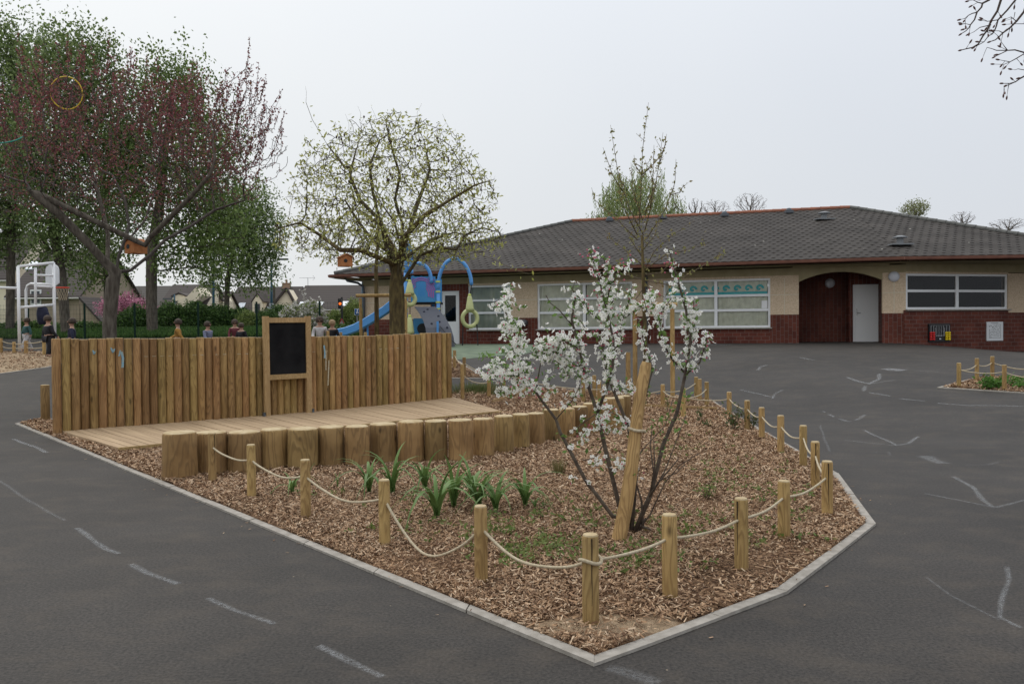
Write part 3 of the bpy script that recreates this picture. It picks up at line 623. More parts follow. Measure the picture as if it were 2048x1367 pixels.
# ---- hooded vent by window two and downpipes
m = MB(); c = wa(1037); m.tube([(c-.12,-.05,1.62),(c-.02,-.2,1.74),(c+.12,-.22,1.80),(c+.26,-.12,1.80),(c+.28,.0,1.80)], [.06,.11,.12,.12,.12], 12); m.build('vent_hood', plain('grey_vent', (.16,.16,.17), .4, metal=.3), school, FR1, smooth=True)
PIPE = plain('dark_downpipe', (.09,.10,.115), .5)
m = MB(); c = wa(1294); m.tube([(c,-.06,.9),(c,-.06,3.5)], .045, 10); m.build('downpipe', PIPE, school, FR1, smooth=True)
m = MB(); m.tube([(-.5,-.55,3.72),(-.42,-.5,3.58),(-.1,-.2,3.5),(.08,-.09,3.35),(.1,-.07,3.1),(.1,-.07,.9)], .05, 10); m.build('downpipe', PIPE, school, FR1, smooth=True)
# ---- roof
ze, zr = 3.83, 6.53
def ep(px): return wp(px, 31.4)
Av = ep(672); Kv = ep(1806); Rs = Av+U*8+NB*8; Re = Rs+U*((14.4-Rs.x)/U.x); Re = Rs+U*12.1
Bv = Kv+Vector((1,-.075,0))*7.0
for v in (Av,Kv,Bv): v.z = ze
Rs.z = Re.z = zr
A2v = Av+NB*16; B2v = Bv+NB*14.5+U*.5
def tilemat():
    m, t, b = newmat('roof_tile'); n = t.nodes.new; l = t.links.new
    tc = n('ShaderNodeTexCoord'); no = n('ShaderNodeTexNoise'); no.inputs['Scale'].default_value = .8; no.inputs['Detail'].default_value = 9; no.inputs['Roughness'].default_value = .7; l(tc.outputs['Object'], no.inputs['Vector'])
    r = n('ShaderNodeValToRGB'); l(no.outputs['Fac'], r.inputs[0]); e = r.color_ramp.elements; e[0].position = .3; e[1].position = .75; e[0].color = (.033,.029,.026,1); e[1].color = (.080,.071,.064,1)
    vo = n('ShaderNodeTexVoronoi'); vo.inputs['Scale'].default_value = 2.2; l(tc.outputs['Object'], vo.inputs['Vector'])
    lt = n('ShaderNodeMath'); lt.operation = 'LESS_THAN'; lt.inputs[1].default_value = .09; l(vo.outputs['Distance'], lt.inputs[0])
    sp = n('ShaderNodeSeparateColor'); l(vo.outputs['Color'], sp.inputs[0]); gt = n('ShaderNodeMath'); gt.operation = 'GREATER_THAN'; gt.inputs[1].default_value = .8; l(sp.outputs[0], gt.inputs[0]); mm = n('ShaderNodeMath'); mm.operation = 'MULTIPLY'; l(lt.outputs[0], mm.inputs[0]); l(gt.outputs[0], mm.inputs[1])
    mx = n('ShaderNodeMix'); mx.data_type = 'RGBA'; l(mm.outputs[0], mx.inputs['Factor']); l(r.outputs[0], mx.inputs['A']); mx.inputs['B'].default_value = (.36,.34,.30,1)
    l(mx.outputs['Result'], b.inputs['Base Color']); b.inputs['Roughness'].default_value = .75; b.inputs['Specular IOR Level'].default_value = .12
    return m
TILE = tilemat()
def roofplane(p0, p1, t0, t1):
    """Courses of interlocking tiles on a plane: eave p0->p1, upper edge t0->t1."""
    u = (p1-p0); Lw = u.length; u.normalize(); nn = u.cross(((t0+t1)/2-(p0+p1)/2)).normalized()
    if nn.z < 0: nn = -nn
    s = nn.cross(u).normalized()
    if s.z < 0: s = -s
    H = (t0-p0).dot(s); a0, a1 = (t0-p0).dot(u), (t1-p0).dot(u)
    k = int(round(H/.34)); vs = []; fs = []; step = .05
    for r in range(k):
        s0, s1 = H*r/k, H*(r+1)/k
        lo0, hi0 = a0*s0/H, Lw+(a1-Lw)*s0/H; lo1, hi1 = a0*s1/H, Lw+(a1-Lw)*s1/H
        lo, hi = min(lo0,lo1), max(hi0,hi1); m = int((hi-lo)/step)+1; b = len(vs)
        for i in range(m+1):
            x = lo+(hi-lo)*i/m; ph = (x/.30+.5*(r%2))%1; hgt = .020*(math.sin(ph*2*PI)*.5+.5)**.7
            x0 = min(max(x,lo0),hi0); x1 = min(max(x,lo1),hi1)
            for (xx, ssl, hh) in ((x0,s0-.02,.0),(x0,s0-.02,.014+hgt),(x1,s1,.010+hgt)):
                q = p0+u*xx+s*ssl+nn*hh; vs.append(q)
        for i in range(m):
            c = b+3*i; fs += [(c,c+3,c+4,c+1),(c+1,c+4,c+5,c+2)]
    me = bpy.data.meshes.new('roof_slope'); me.from_pydata(vs, [], fs); me.update()
    o = link('roof_slope', me, TILE, school); 
    base_ = MB(); base_.add([p0-nn*.02, p1-nn*.02, t1-nn*.02, t0-nn*.02] if (t1-t0).length > .01 else [p0-nn*.02,p1-nn*.02,t1-nn*.02], [(0,1,2,3)] if (t1-t0).length > .01 else [(0,1,2)])
    bo = base_.build('roof_deck', DARKIN, school); return o
roofplane(Av, Kv, Rs, Re); roofplane(Kv, Bv, Re, Re); roofplane(A2v, Av, Rs, Rs); roofplane(B2v, A2v, Re, Rs); roofplane(Bv, B2v, Re, Re)
def caps(name, a, b, mat, r=.085):
    m = MB(); d = b-a; k = int(d.length/.38); 
    for i in range(k):
        p, q = a+d*(i/k), a+d*((i+1)/k); m.tube([p-d.normalized()*.03, p+d.normalized()*.05, q], [r*1.12, r*1.05, r*.92], 10)
    return m.build(name, mat, school, smooth=False)
RED = plain('red_ridge_tile', (.34,.13,.075), .75, c2=(.24,.10,.065), scale=5)
GREYC = plain('grey_hip_tile', (.085,.085,.08), .7, c2=(.13,.13,.12), scale=5)
zz = Vector((0,0,.05)); caps('ridge_cap', Rs+zz, Re+zz, RED); caps('hip_cap', Av+zz, Rs+zz, GREYC); caps('hip_cap', Bv+zz, Re+zz, GREYC)
# gutters and soffit
m = MB()
prof = [(-.0,.0),(.0,-.12),(.02,-.15),(-.12,-.155),(-.15,-.12),(-.155,-.02),(-.13,-.02),(-.12,-.1)]
def gut(a, b, nrm):
    vs = []; 
    for p in (a,b):
        for (d, z) in ((0,-.02),(0,-.13),(.07,-.14),(.125,-.11),(.14,-.02),(.115,-.02),(.1,-.1),(.03,-.1)): vs.append(p+nrm*d+Vector((0,0,z)))
    k = 8; m.add(vs, [(j,(j+1)%k,k+(j+1)%k,k+j) for j in range(k)]+[tuple(range(k))[::-1], tuple(range(k,2*k))])
gut(Av-NB*.13-U*.13, Kv-NB*.0-NB*.13, -NB); n2 = Vector((-.075,-1,0)).normalized(); gut(Kv-NB*.12, Bv+n2*.12, n2); gut(A2v-U*.13, Av-U*.13-NB*.13, -U)
m.build('gutter', GUTTER, school)
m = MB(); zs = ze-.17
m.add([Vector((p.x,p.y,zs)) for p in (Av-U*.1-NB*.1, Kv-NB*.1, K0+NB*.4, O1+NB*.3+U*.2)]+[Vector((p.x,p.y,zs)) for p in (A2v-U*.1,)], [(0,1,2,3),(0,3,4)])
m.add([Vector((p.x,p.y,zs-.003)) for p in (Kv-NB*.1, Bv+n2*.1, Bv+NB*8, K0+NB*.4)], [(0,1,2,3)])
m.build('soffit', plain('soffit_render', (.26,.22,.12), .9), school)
# roof vents
VENT = plain('roof_vent_metal', (.20,.21,.22), .5)
for px, py, Y, big in ((1648,433,33.6,1),(1800,485,28.6,1),(1578,428,35.5,0),(1449,437,36.3,0),(1326,442,37.2,0),(1219,448,38,0)):
    p = P(px,py,Y); f_ = (p-Av).dot(NB)
    p = Vector((p.x,p.y,ze+(zr-ze)*max(0,min(1,f_/8))))
    m = MB()
    if big: m.box(p+Vector((0,0,.03)),(.75,.5,.04)); m.tube([p,p+Vector((0,0,.26))],.11,10); m.lathe([(.24,0),(.24,.03),(.08,.08)],14,p+Vector((0,0,.26)))
    else: m.box(p+Vector((0,0,.08)),(.3,.3,.12)); m.lathe([(.13,0),(.1,.08),(.03,.1)],8,p+Vector((0,0,.14)))
    m.build('roof_vent', VENT if big else PIPE, school)
# ---- panels hung on the brick wall
def board_frame(px, y=-.03): return FR2 @ Matrix.Translation((wa2(px), y, 0))
ab = tag(empty('abacus_panel', (FR2 @ Vector((wa2(1877),-.03,1.0)))), 'black wall panel with red and yellow counting beads', 'counting panel')
fa = board_frame(1877)
m = MB(); m.box((0,0,1.3),(.86,.05,.62)); m.build('board', plain('black_plastic', (.012,.012,.013), .45), ab, fa)
m = MB()
for x in (-.37,-.26,.26,.37): m.tube([(x,-.05,1.13),(x,-.05,1.55)], .008, 6)
m.tube([(-.37,-.05,1.55),(.37,-.05,1.55)], .008, 6)
for x in (-.13,-.04,.05,.14): m.tube([(x,-.04,1.2),(x,-.04,1.55)], .007, 6)
pts = [(-.19,-.04,1.48)]+[(-.19,-.04,1.25-.0)]+[(-.19+.38*i/16,-.04,1.21-.02*abs(math.sin(i*PI/4))) for i in range(17)]+[(.19,-.04,1.48)]; m.tube(pts,.007,5)
m.build('rail', plain('steel_rail', (.45,.45,.46), .3, metal=.7), ab, fa)
for cols_, nm, cl in (((-.37,-.26),'red',(.55,.02,.02)),((.26,.37),'yellow',(.75,.55,.01))):
    mt = plain(nm+'_bead', cl, .35)
    for x in cols_:
        for k in range(4):
            b_ = MB(); b_.lathe([(.025,0),(.045,.015),(.05,.035),(.045,.055),(.025,.07)], 12, (x,-.055,1.04+.074*k)); o = b_.build('bead', mt, ab, fa, smooth=True); o['label'] = nm+' bead'
m = MB(); m.lathe([(.01,0),(.03,.01),(.035,.03),(.02,.05)], 12, (0,-.05,1.06)); m.build('knob', LAMP, ab, fa, smooth=True)
mz = tag(empty('maze_panel', (FR2 @ Vector((wa2(1988),-.03,1.0)))), 'white square wall panel printed with a black maze', 'maze panel')
fm = board_frame(1988)
m = MB(); m.box((0,0,1.33),(.68,.04,.66)); m.build('board', plain('white_board', (.66,.67,.68), .5), mz, fm)
m = MB(); r_ = random.Random(5); gx, gy, cs = 9, 9, .052
ox, oz = -.24, 1.10; seen = {(0,0)}; st = [(0,0)]; walls = set()
for i in range(gx+1):
    for j in range(gy+1):
        if i < gx: walls.add((i,j,'h'))
        if j < gy: walls.add((i,j,'v'))
while st:
    i, j = st[-1]; nb = [(i+1,j,(i+1,j,'v')),(i-1,j,(i,j,'v')),(i,j+1,(i,j+1,'h')),(i,j-1,(i,j,'h'))]
    nb = [q for q in nb if 0 <= q[0] < gx and 0 <= q[1] < gy and (q[0],q[1]) not in seen]
    if not nb: st.pop(); continue
    q = r_.choice(nb); walls.discard(q[2]); seen.add((q[0],q[1])); st.append((q[0],q[1]))
for (i,j,t) in walls:
    if (i < 3 and j > 5): continue
    if t == 'h': m.box((ox+(i+.5)*cs,-.0215,oz+j*cs),(cs+.006,.003,.007))
    else: m.box((ox+i*cs,-.0225,oz+(j+.5)*cs),(.007,.003,cs+.006))
for x, z in ((-.24,1.5),(-.17,1.52),(-.1,1.47)): m.lathe([(.02,0),(.018,.002)],10,(x,0,0)) if 0 else m.box((x,-.0215,z),(.035,.003,.03), Matrix.Rotation(.6,3,'Y'))
m.box((-.02,-.0215,1.615),(.3,.003,.012))
m.build('maze_lines', plain('black_print', (.03,.03,.03), .6), mz, fm)
# ================================================================== WOODEN THINGS
ORD = ['first','second','third','fourth','fifth','sixth','seventh','eighth','ninth','tenth','eleventh','twelfth','thirteenth','fourteenth','fifteenth','sixteenth','seventeenth','eighteenth','nineteenth','twentieth','twenty-first','twenty-second','twenty-third','twenty-fourth','twenty-fifth']
def log_mesh(r, h, n=18, wob=.05, bev=.015, seed=0, lean=0, flare=0):
    q = random.Random(seed); ph = [q.uniform(0,6.3) for _ in range(3)]
    jit = [1+wob*(math.sin(2*PI*j/n*2+ph[0])*.5+math.sin(2*PI*j/n*3+ph[1])*.3+math.sin(2*PI*j/n*5+ph[2])*.2) for j in range(n)]
    m = MB(); m.lathe([(r*(1+flare),-.15),(r*(1+flare),0),(r*(1+flare*.4),h*.3),(r,h*.6),(r*.98,h-bev),(r*.93,h-bev*.35)], n, jit=jit)
    m.f.pop(); m.m.pop()
    b = len(m.v)-n; m.cur = 1; top = m.v[b:b+n]; c = (0,0,h+ (bev*.3))
    k = len(m.v); m.v += [(x*.9, y*.9, h) for x, y, z in top]
    m.f += [(b+j, b+(j+1)%n, k+(j+1)%n, k+j) for j in range(n)]; m.m += [1]*n
    m.f.append(tuple(k+j for j in range(n))); m.m.append(1)
    me = bpy.data.meshes.new('log'); me.from_pydata(m.v, [], m.f); me.polygons.foreach_set('material_index', m.m); me.update()
    return me
def log_obj(name, me, mats, loc, parent=None, rz=0, tilt=0):
    o = bpy.data.objects.new(name, me); COL.objects.link(o)
    if not me.materials:
        for m in mats: me.materials.append(m)
        autosmooth(o, 40)
    o.location = loc; o.rotation_euler = (tilt, 0, rz)
    if parent is not None: o.parent = parent
    return o
# palisade
pal = tag(empty('log_palisade', palA), 'tall straight wall of upright round pine logs behind the deck', 'palisade')
L_ = (palB-palA).length; npal = 58; H_ = 1.49
pmesh = [log_mesh(L_/npal*.5, 1, 16, .03, .012/1.5, seed=i) for i in range(6)]
for me in pmesh:
    for v in me.vertices: v.co.z *= 1
for i in range(npal):
    p = palA+(palB-palA)*((i+.5)/npal); z = gz(p.x,p.y)
    hh = H_+random.uniform(-.012,.012)-.05*i/npal
    o = log_obj('log', pmesh[i%6], (WOOD,WOODT), p-palA+pnor*random.uniform(-.006,.006), pal, random.uniform(0,6.28)); o.location.z = z-palA.z; o.scale = (random.uniform(.97,1.03),)*2+(hh,)
# blue chalk scribbles on the logs: parts of the palisade
BCH = plain('blue_chalk', (.16,.36,.50), .95, c2=(.30,.34,.28), scale=40); WCH = plain('white_chalk', (.50,.47,.38), .95, c2=(.36,.28,.15), scale=50)
def pal_pt(px, py):
    d = ray(px,py); o = Vector((0,0,EYE)); n = pnor; t = (palA+pnor*(L_/npal*.5+.006)-o).dot(n)/d.dot(n); return o+d*t
for pts, w_, mt in (([(243,703),(246,716),(245,735)],.018,BCH),([(241,700),(238,712)],.012,BCH),([(222,695),(226,705),(229,697)],.012,BCH),([(186,700),(188,708),(191,702)],.012,BCH),([(648,690),(650,705),(649,716)],.016,BCH),([(652,700),(652,740)],.010,WCH),([(658,720),(656,770)],.012,WCH)):
    m = MB(); pp = [pal_pt(*q) for q in pts]; side = pdir
    for a, b in zip(pp, pp[1:]): m.add([a-side*w_,a+side*w_,b+side*w_,b-side*w_], [(0,1,2,3)])
    m.build('chalk_scribble', mt, pal)
m = MB()
for i in range(9,50):
    p = palA+(palB-palA)*((i+.5)/npal)+pnor*(L_/npal*.5+.004); z = gz(p.x,p.y)+1.18
    if random.random() < .7: m.add([p+Vector((0,0,z-p.z))+pdir*a_+Vector((0,0,c_)) for a_,c_ in ((-.03,random.uniform(-.004,.004)),(.03,random.uniform(-.004,.004)),(.03,.008),(-.03,.008))], [(0,1,2,3)])
m.build('chalk_line', WCH, pal)
sp_ = log_obj('wooden_post', log_mesh(.075,.66,14,seed=40), (WOOD,WOODT), G(91,843)); tag(sp_, 'short round post just left of the palisade end', 'post')
# blackboard stand
def on_pal(px, off=.16):
    d = ray(px, 700); o = Vector((0,0,0)); A_ = palA+pnor*off; dd = Vector((d.x,d.y)); t = ((A_.x)*pdir.y-(A_.y)*pdir.x)/(dd.x*pdir.y-dd.y*pdir.x)
    x, y = dd.x*t, dd.y*t; return Vector((x,y,gz(x,y)))
bl, br = on_pal(533), on_pal(617)
bb = tag(empty('blackboard_stand', (bl+br)/2), 'framed blackboard on two square timber posts before the palisade', 'blackboard')
FB = Matrix.Translation(bl) @ Matrix(((pdir), (-pnor), Vector((0,0,1)))).transposed().to_4x4(); bw = (br-bl).length
for x in (0, bw): m = MB(); m.box((x,0,.92),(.10,.07,1.84)); m.build('post', WOODF, bb, FB)
for z in (1.77,.755): m = MB(); m.box((bw/2,-.004,z),(bw-.10,.06,.09)); m.build('rail', woodf_x if 'woodf_x' in globals() else WOODF, bb, FB)
m = MB(); m.box((bw/2,.004,1.262),(bw-.10,.02,.925)); m.build('writing_board', BLACK, bb, FB)
for x in (-.06, bw+.06):
    m = MB(); m.box((x,-.01,.10),(.05,.05,.08)); m.lathe([(.015,0),(.02,.02),(.01,.04)],8,(x,-.03,.06)); m.build('bolt_bracket', plain('steel_bracket', (.10,.11,.12), .4, metal=.6), bb, FB)
# deck
def deckmat():
    m = plain('deck_timber', (.46,.33,.20), .8, c2=(.30,.205,.12), scale=5, detail=7, lo=.3, hi=.7); mp = [n for n in m.node_tree.nodes if n.type == 'MAPPING'][0]
    mp.vector_type = 'TEXTURE'; mp.inputs['Rotation'].default_value = (0,0,math.atan2(pnor.y,pnor.x)); mp.inputs['Scale'].default_value = (9,.32,1); return m
F0, F1 = G(237,906), G(1003,829); B0, B1 = G(112,867), G(906,800)
DK = deckmat()
nb = int((B1-B0).length/.145); m = MB(); m2 = MB()
dk = tag(empty('wooden_deck', B0), 'low deck of narrow brown boards in front of the palisade', 'deck')
ang = math.atan2(pnor.y, pnor.x)-PI/2
for i in range(nb):
    t0, t1 = i/nb+.0006, (i+1)/nb-.0006
    a, b, c, d = B0.lerp(B1,t0), B0.lerp(B1,t1), F0.lerp(F1,t1), F0.lerp(F1,t0)
    z = random.uniform(-.003,.003); fn = lambda p: Vector((p.x,p.y,gz(p.x,p.y)))
    q = [fn(a),fn(b),fn(c),fn(d)]; m.add([p+Vector((0,0,.03)) for p in q]+[p+Vector((0,0,.075+z)) for p in q], [(0,1,2,3),(7,6,5,4),(1,0,4,5),(2,1,5,6),(3,2,6,7),(0,3,7,4)])
o = m.build('deck_boards', DK, dk)
m = MB(); m.bar(F0+Vector((0,0,.04)), F1+Vector((0,0,.04)), .03, .07); m.build('edge_beam', WOODF, dk)
# upright logs along the deck: (left px, right px, base py, top py)
rows = [(323,388,962,868),(389,451,952,866),(452,516,949,866),(517,573,941,862),(573,633,941,858),(633,688,937,856),(689,736,936,854),(736,793,930,850),(793,847,930,846),(847,894,928,843),(894,944,927,840),(944,986,918,838),(986,1026,909,834),(1026,1055,900,830),(1055,1086,894,826),(1086,1117,886,820),(1117,1147,880,816),(1147,1170,876,812),(1170,1190,871,806),(1190,1210,867,802),(1210,1227,862,797),(1227,1242,857,794),(1242,1254,853,791)]
prev = None; spots = []
for i, (a, b, by, ty) in enumerate(rows):
    g = G((a+b)/2, by); r = (b-a)/F*g.y/2
    r = max(r, .115); c = g+Vector((0, r*.9, 0)); c.x = ((a+b)/2-CX)/F*c.y; spots.append([c, r, ty, a])
for i, (c, r, ty, a) in enumerate(spots):
    top = P(0, ty, c.y-r); hz = P((a+10), ty, c.y-r).z; h = hz-gz(c.x,c.y)+random.uniform(-.012,.014)
    me = log_mesh(r*1.0, max(.38,h), 26, .09, .028, seed=60+i, flare=.05 if i == 0 else .02)
    o = log_obj('upright_log', me, (WOODB,WOODT), Vector((c.x,c.y,gz(c.x,c.y))), rz=random.uniform(0,6.28), tilt=random.uniform(-.01,.01))
    lab = 'thick cracked upright log at the kerb end of the deck edging' if i == 0 else ('upright log at the far right end of the deck edging' if i == len(rows)-1 else 'upright edging log along the deck, %s from the kerb end' % ORD[i])
    tag(o, lab, 'upright log', 'upright logs edging the deck')
# rope posts: px, top, base, label
def post(px, ty, by, label, group, r=.042, seed=0, name='rope_post'):
    g = G(px, by); Y = g.y+r; c = Vector(((px-CX)/F*Y, Y, 0)); c.z = gz(c.x,c.y); h = max(.36, P(px, ty, Y).z-c.z)
    me = log_mesh(r, h, 16, .03, .022, seed=seed)
    o = log_obj(name, me, (WOODP,WOODT), c, rz=random.uniform(0,6.28)); tag(o, label, 'rope post', group)
    return c, h
GM = 'rope posts around the main bed'
PS = {}
plist = [('a',421,865,967,'rope post in front of the second upright log'),('b',499,888,1001,'rope post left of the small strap leaf clump'),('c',607,918,1041,'rope post directly right of the small strap leaf clump'),('d',765,958,1098,'rope post at the left end of the deeply sagging rope'),
 ('e',958,1010,1172,'rope post at the right end of the deeply sagging rope'),('f',1178,1067,1258,'nearest rope post with the rope wound round it'),('g',1337,1027,1203,'rope post beside the leaning stake, first right of the nearest one'),('h',1481,995,1148,'split rope post, second right of the nearest one'),
 ('i',1567,960,1084,'rope post third right of the nearest one'),('j',1654,921,1037,'rope post at the right corner of the bed, dark split in its face'),('k',1630,882,983,'rope post directly behind the right corner post'),('l',1606,850,938,'rope post second behind the right corner post'),('m',1561,830,910,'rope post third behind the right corner post'),
 ('n',1523,814,880,'rope post fourth behind the right corner post'),('o',1494,800,862,'rope post fifth behind the right corner post'),('p',1458,783,835,'rope post beside the rose bush, sixth behind the corner post'),('q',1413,763,815,'lone rope post at the far kerb bend'),('r',1399,757,805,'rope post touching the far bend post from the left'),('s',1392,753,798,'hindmost rope post of the group at the far kerb bend'),
 ('t',1366,775,838,'rope post between the blossom bush and the far kerb bend'),('u',1325,768,815,'far rope post right of the leaning stake'),('v',1208,768,806,'far rope post behind the blossom, right one of four'),('w',1198,760,802,'far rope post behind the blossom, second of four from right'),('x',1188,750,798,'far rope post behind the blossom, third of four from right'),('y',1166,752,806,'far rope post behind the blossom, left one of four'),
 ('z',1034,749,777,'rope post at the back kerb left of the blossom'),('aa',1007,738,775,'rope post at the back kerb under the left blossom ball'),('ab',977,750,796,'rope post in the mulch left of the curved timber edging'),('ac',924,728,801,'rope post nearest to the right end of the palisade')]
for i, (k, x, t, b, lab) in enumerate(plist): PS[k] = post(x, t, b, lab, GM, seed=100+i, r=.045 if k in 'fghij' else .042)
GB = 'rope posts of the small bed behind the palisade'
for i, (k, x, t, b, lab) in enumerate([('ba',928,714,757,'rope post at the corner of the small bed behind the palisade'),('bb',909,700,737,'rope post at the kerb of the small bed by the palisade end')]): PS[k] = post(x, t, b, lab, GB, seed=140+i)
def postY(px, ty, Y, label, group, seed):
    c = onG(px, Y); h = P(px, ty, Y).z-c.z; o = log_obj('rope_post', log_mesh(.045, h, 14, .03, .02, seed=seed), (WOODP,WOODT), c); tag(o, label, 'rope post', group); return c, h
PS['bc'] = postY(871,663,20.5,'rope post top peeking over the palisade right of the tree trunk',GB,150) if 0 else None
for k, x, t, Y, lab in (('bd',656,661,24,'rope post top peeking over the palisade right of the blackboard'),('be',682,664,25.5,'thin rope post top peeking over the palisade left of the slide end'),('bf',731,664,21.5,'rope post top peeking over the palisade under the timber crossbar')): PS[k] = postY(x,t,Y,lab,GB,160+x)
GR = 'rope posts of the pointed bed on the right'
for i, (k, x, t, b, lab) in enumerate([('ra',1918,725,775,'rope post at the tip of the pointed bed on the right'),('rb',1954,716,764,'rope post second from the tip of the right bed'),('rc',1985,712,758,'rope post at the back kerb of the right bed'),('rd',2009,729,782,'rope post standing in the weeds of the right bed')]): PS[k] = post(x,t,b,lab,GR,seed=170+i)
PS['re'] = post(2085,722,765,'rope post beyond the picture edge at the back of the right bed',GR,seed=176); PS['rf'] = post(2090,738,792,'rope post beyond the picture edge at the front of the right bed',GR,seed=177)
GL = 'rope posts of the far bed by the goal'
for i, (k, x, t, b, lab) in enumerate([('la',2,676,707,'rope post at the left picture edge of the far bed'),('lb',28,683,707,'thin rope post left of the white goal pole'),('lc',52,681,708,'thick rope post right of the white goal pole'),('ld',88,676,711,'rope post of the far bed touching the palisade end')]): PS[k] = post(x,t,b,lab,GL,seed=180+i, r=.06 if k == 'lc' else .05)
PS['le'] = post(-60,676,708,'rope post of the far bed beyond the left picture edge',GL,seed=190)
CRK = plain('dark_crack', (.03,.018,.01), .95)
for k_, ang_, wd_ in (('f',.15,.003),('h',-.55,.004),('j',.2,.004),('k',.1,.004),('a',.6,.002),('o',.3,.003)):
    c_p, h_p = PS[k_]; o_p = [o for o in COL.objects if o.name.startswith('rope_post') and (o.location-c_p).length < .001][0]; m = MB(); r_p = .0455 if k_ in 'fghij' else .0425
    a_p = math.atan2(-c_p.y,-c_p.x)+ang_; vs_ = []
    for i in range(9):
        z_ = h_p*(1-.09*i)-.015; w_p = wd_*(1-i/9)+.0006; a_i = a_p+.02*math.sin(i*1.3); n_p = Vector((math.cos(a_i),math.sin(a_i),0)); t_p = Vector((-n_p.y,n_p.x,0)); vs_ += [c_p+n_p*(r_p+.0012)-t_p*w_p+Vector((0,0,z_)), c_p+n_p*(r_p+.0012)+t_p*w_p+Vector((0,0,z_))]
    m.add(vs_, [(2*i,2*i+1,2*i+3,2*i+2) for i in range(8)]); m.build('crack', CRK, o_p)
def rope(keys, label, sags=.10, z=.36, r=.0095):
    m = MB(); k = 0
    for a, b in zip(keys, keys[1:]):
        (p, hp), (q, hq) = PS[a], PS[b]; sg = sags[k] if hasattr(sags,'__len__') else sags; k += 1
        A_ = p+Vector((0,0,hp*z/.5)); B_ = q+Vector((0,0,hq*z/.5)); pts = []
        for i in range(17):
            t = i/16; v = A_.lerp(B_, t); v.z -= sg*4*t*(1-t)*(1+.06*math.sin(t*9+k)); pts.append(v)
        m.tube(pts, r*(1+.5*max(0,(A_.y-14)/14)), 6)
    return m, label
def rope_build(keys, label, sags=.10, z=.36, extra=None):
    m, _ = rope(keys, label, sags, z)
    if extra: extra(m)
    return tag(m.build('rope', ROPE, smooth=True), label, 'rope')
def wind(m):
    p, h = PS['f']; c = p+Vector((0,0,h*.36/.5)); 
    m.tube([c+Vector((.058*math.cos(a),.058*math.sin(a),.01*math.sin(a*2))) for a in [2*PI*i/18 for i in range(19)]], .0105, 6)
rope_build(['a','b','c','d','e','f'], 'beige rope along the left front of the main bed, one length sagging to the ground', (.05,.07,.10,.285,.13), extra=wind)
rope_build(['f','g','h','i','j'], 'nearly taut beige rope along the right front of the main bed', (.025,.03,.03,.04))
rope_build(['j','k','l','m','n','o','p'], 'beige rope along the right side of the main bed beside the asphalt', (.05,.06,.06,.06,.05,.05))
rope_build(['p','t','u'], 'beige rope from the rose bush post towards the blossom', (.05,.06)); rope_build(['t','q'], 'short beige rope to the lone far bend post', .08); rope_build(['u','s'], 'far beige rope below the tree support frame', .09); rope_build(['v','u'], 'far beige rope behind the leaning stake', .08)
rope_build(['v','aa','ba'], 'far beige rope at the back kerb left of the blossom', (.1,.1)); rope_build(['ab','ac'], 'beige rope beside the palisade end', .1); rope_build(['ba','bb'], 'beige rope of the small bed behind the palisade end', .1)
rope_build(['ra','rb','rc','re'], 'back rope of the pointed bed on the right', (.05,.05,.08)); rope_build(['ra','rd','rf'], 'front rope of the pointed bed on the right', (.05,.06))
rope_build(['le','la','lb','lc','ld'], 'upper rope of the far bed by the goal', .03, z=.42); rope_build(['le','la','lb','lc','ld'], 'lower rope of the far bed by the goal', .03, z=.24)
# low timber edging strips in the bed
for pts, lab in (([(985,808),(1020,797),(1068,779)],'thin curved timber edging strip in the mulch behind the upright logs'),([(1282,817),(1340,819),(1432,823)],'thin straight timber edging strip crossing the far end of the mulch')):
    m = MB(); p = [G(*q)+Vector((0,0,.05)) for q in pts]
    for a, b in zip(p, p[1:]): m.bar(a, b+(b-a).normalized()*.02, .03, .08)
    tag(m.build('timber_edging', WOODF), lab, 'edging')
# leaning stake
sb = G(1233,1088); st_ = P(1298,722,sb.y+.12)
stk = tag(empty('leaning_stake', sb), 'thick round stake leaning through the blossoming bush', 'stake')
m = MB(); pts = [sb.lerp(st_, t)+Vector((.02*math.sin(t*5+.5),.01*math.sin(t*9),0)) for t in [-.08,0,.2,.4,.6,.8,.97,.995]]; m.tube(pts, [.057,.055,.052,.049,.047,.045,.042,.034], 20); autosmooth(m.build('pole', WOODP, stk), 50)
m = MB(); c = sb.lerp(st_,.62); ax = (st_-sb).normalized(); s1 = ax.orthogonal().normalized(); s2 = ax.cross(s1)
m.tube([c+(s1*math.cos(a)+s2*math.sin(a))*.060+ax*(.004*math.sin(3*a)) for a in [2*PI*i/20 for i in range(21)]], .012, 6); m.build('rope_tie', ROPE, stk)
# tree support frames
def frame(label, posts, bars, name='tree_support_frame'):
    o = tag(empty(name, posts[0][0]), label, 'tree support')
    for p, h in posts: m = MB(); m.tube([p-Vector((0,0,.1)), p+Vector((0,0,h*.5)), p+Vector((0,0,h))], [.05,.048,.046], 14); autosmooth(m.build('post', WOODP, o), 50)
    for a, b in bars: m = MB(); m.tube([a, (a+b)/2, b], .05, 14); autosmooth(m.build('crossbar', WOODP, o), 50)
    return o
Yf = 17.5
f1 = [(onG(1345,Yf),1.9),(onG(1270,Yf+.1),1.9),(onG(1256,Yf-.9),1.05)]
frame('timber tree support frame behind the blossoming bush', f1, [(P(1256,611,Yf),P(1354,609,Yf))])
frame('timber tree support frame between palisade and slide', [(onG(722,24),1.80),(onG(812,24),1.80)], [(P(712,591,24),P(822,590,24))])

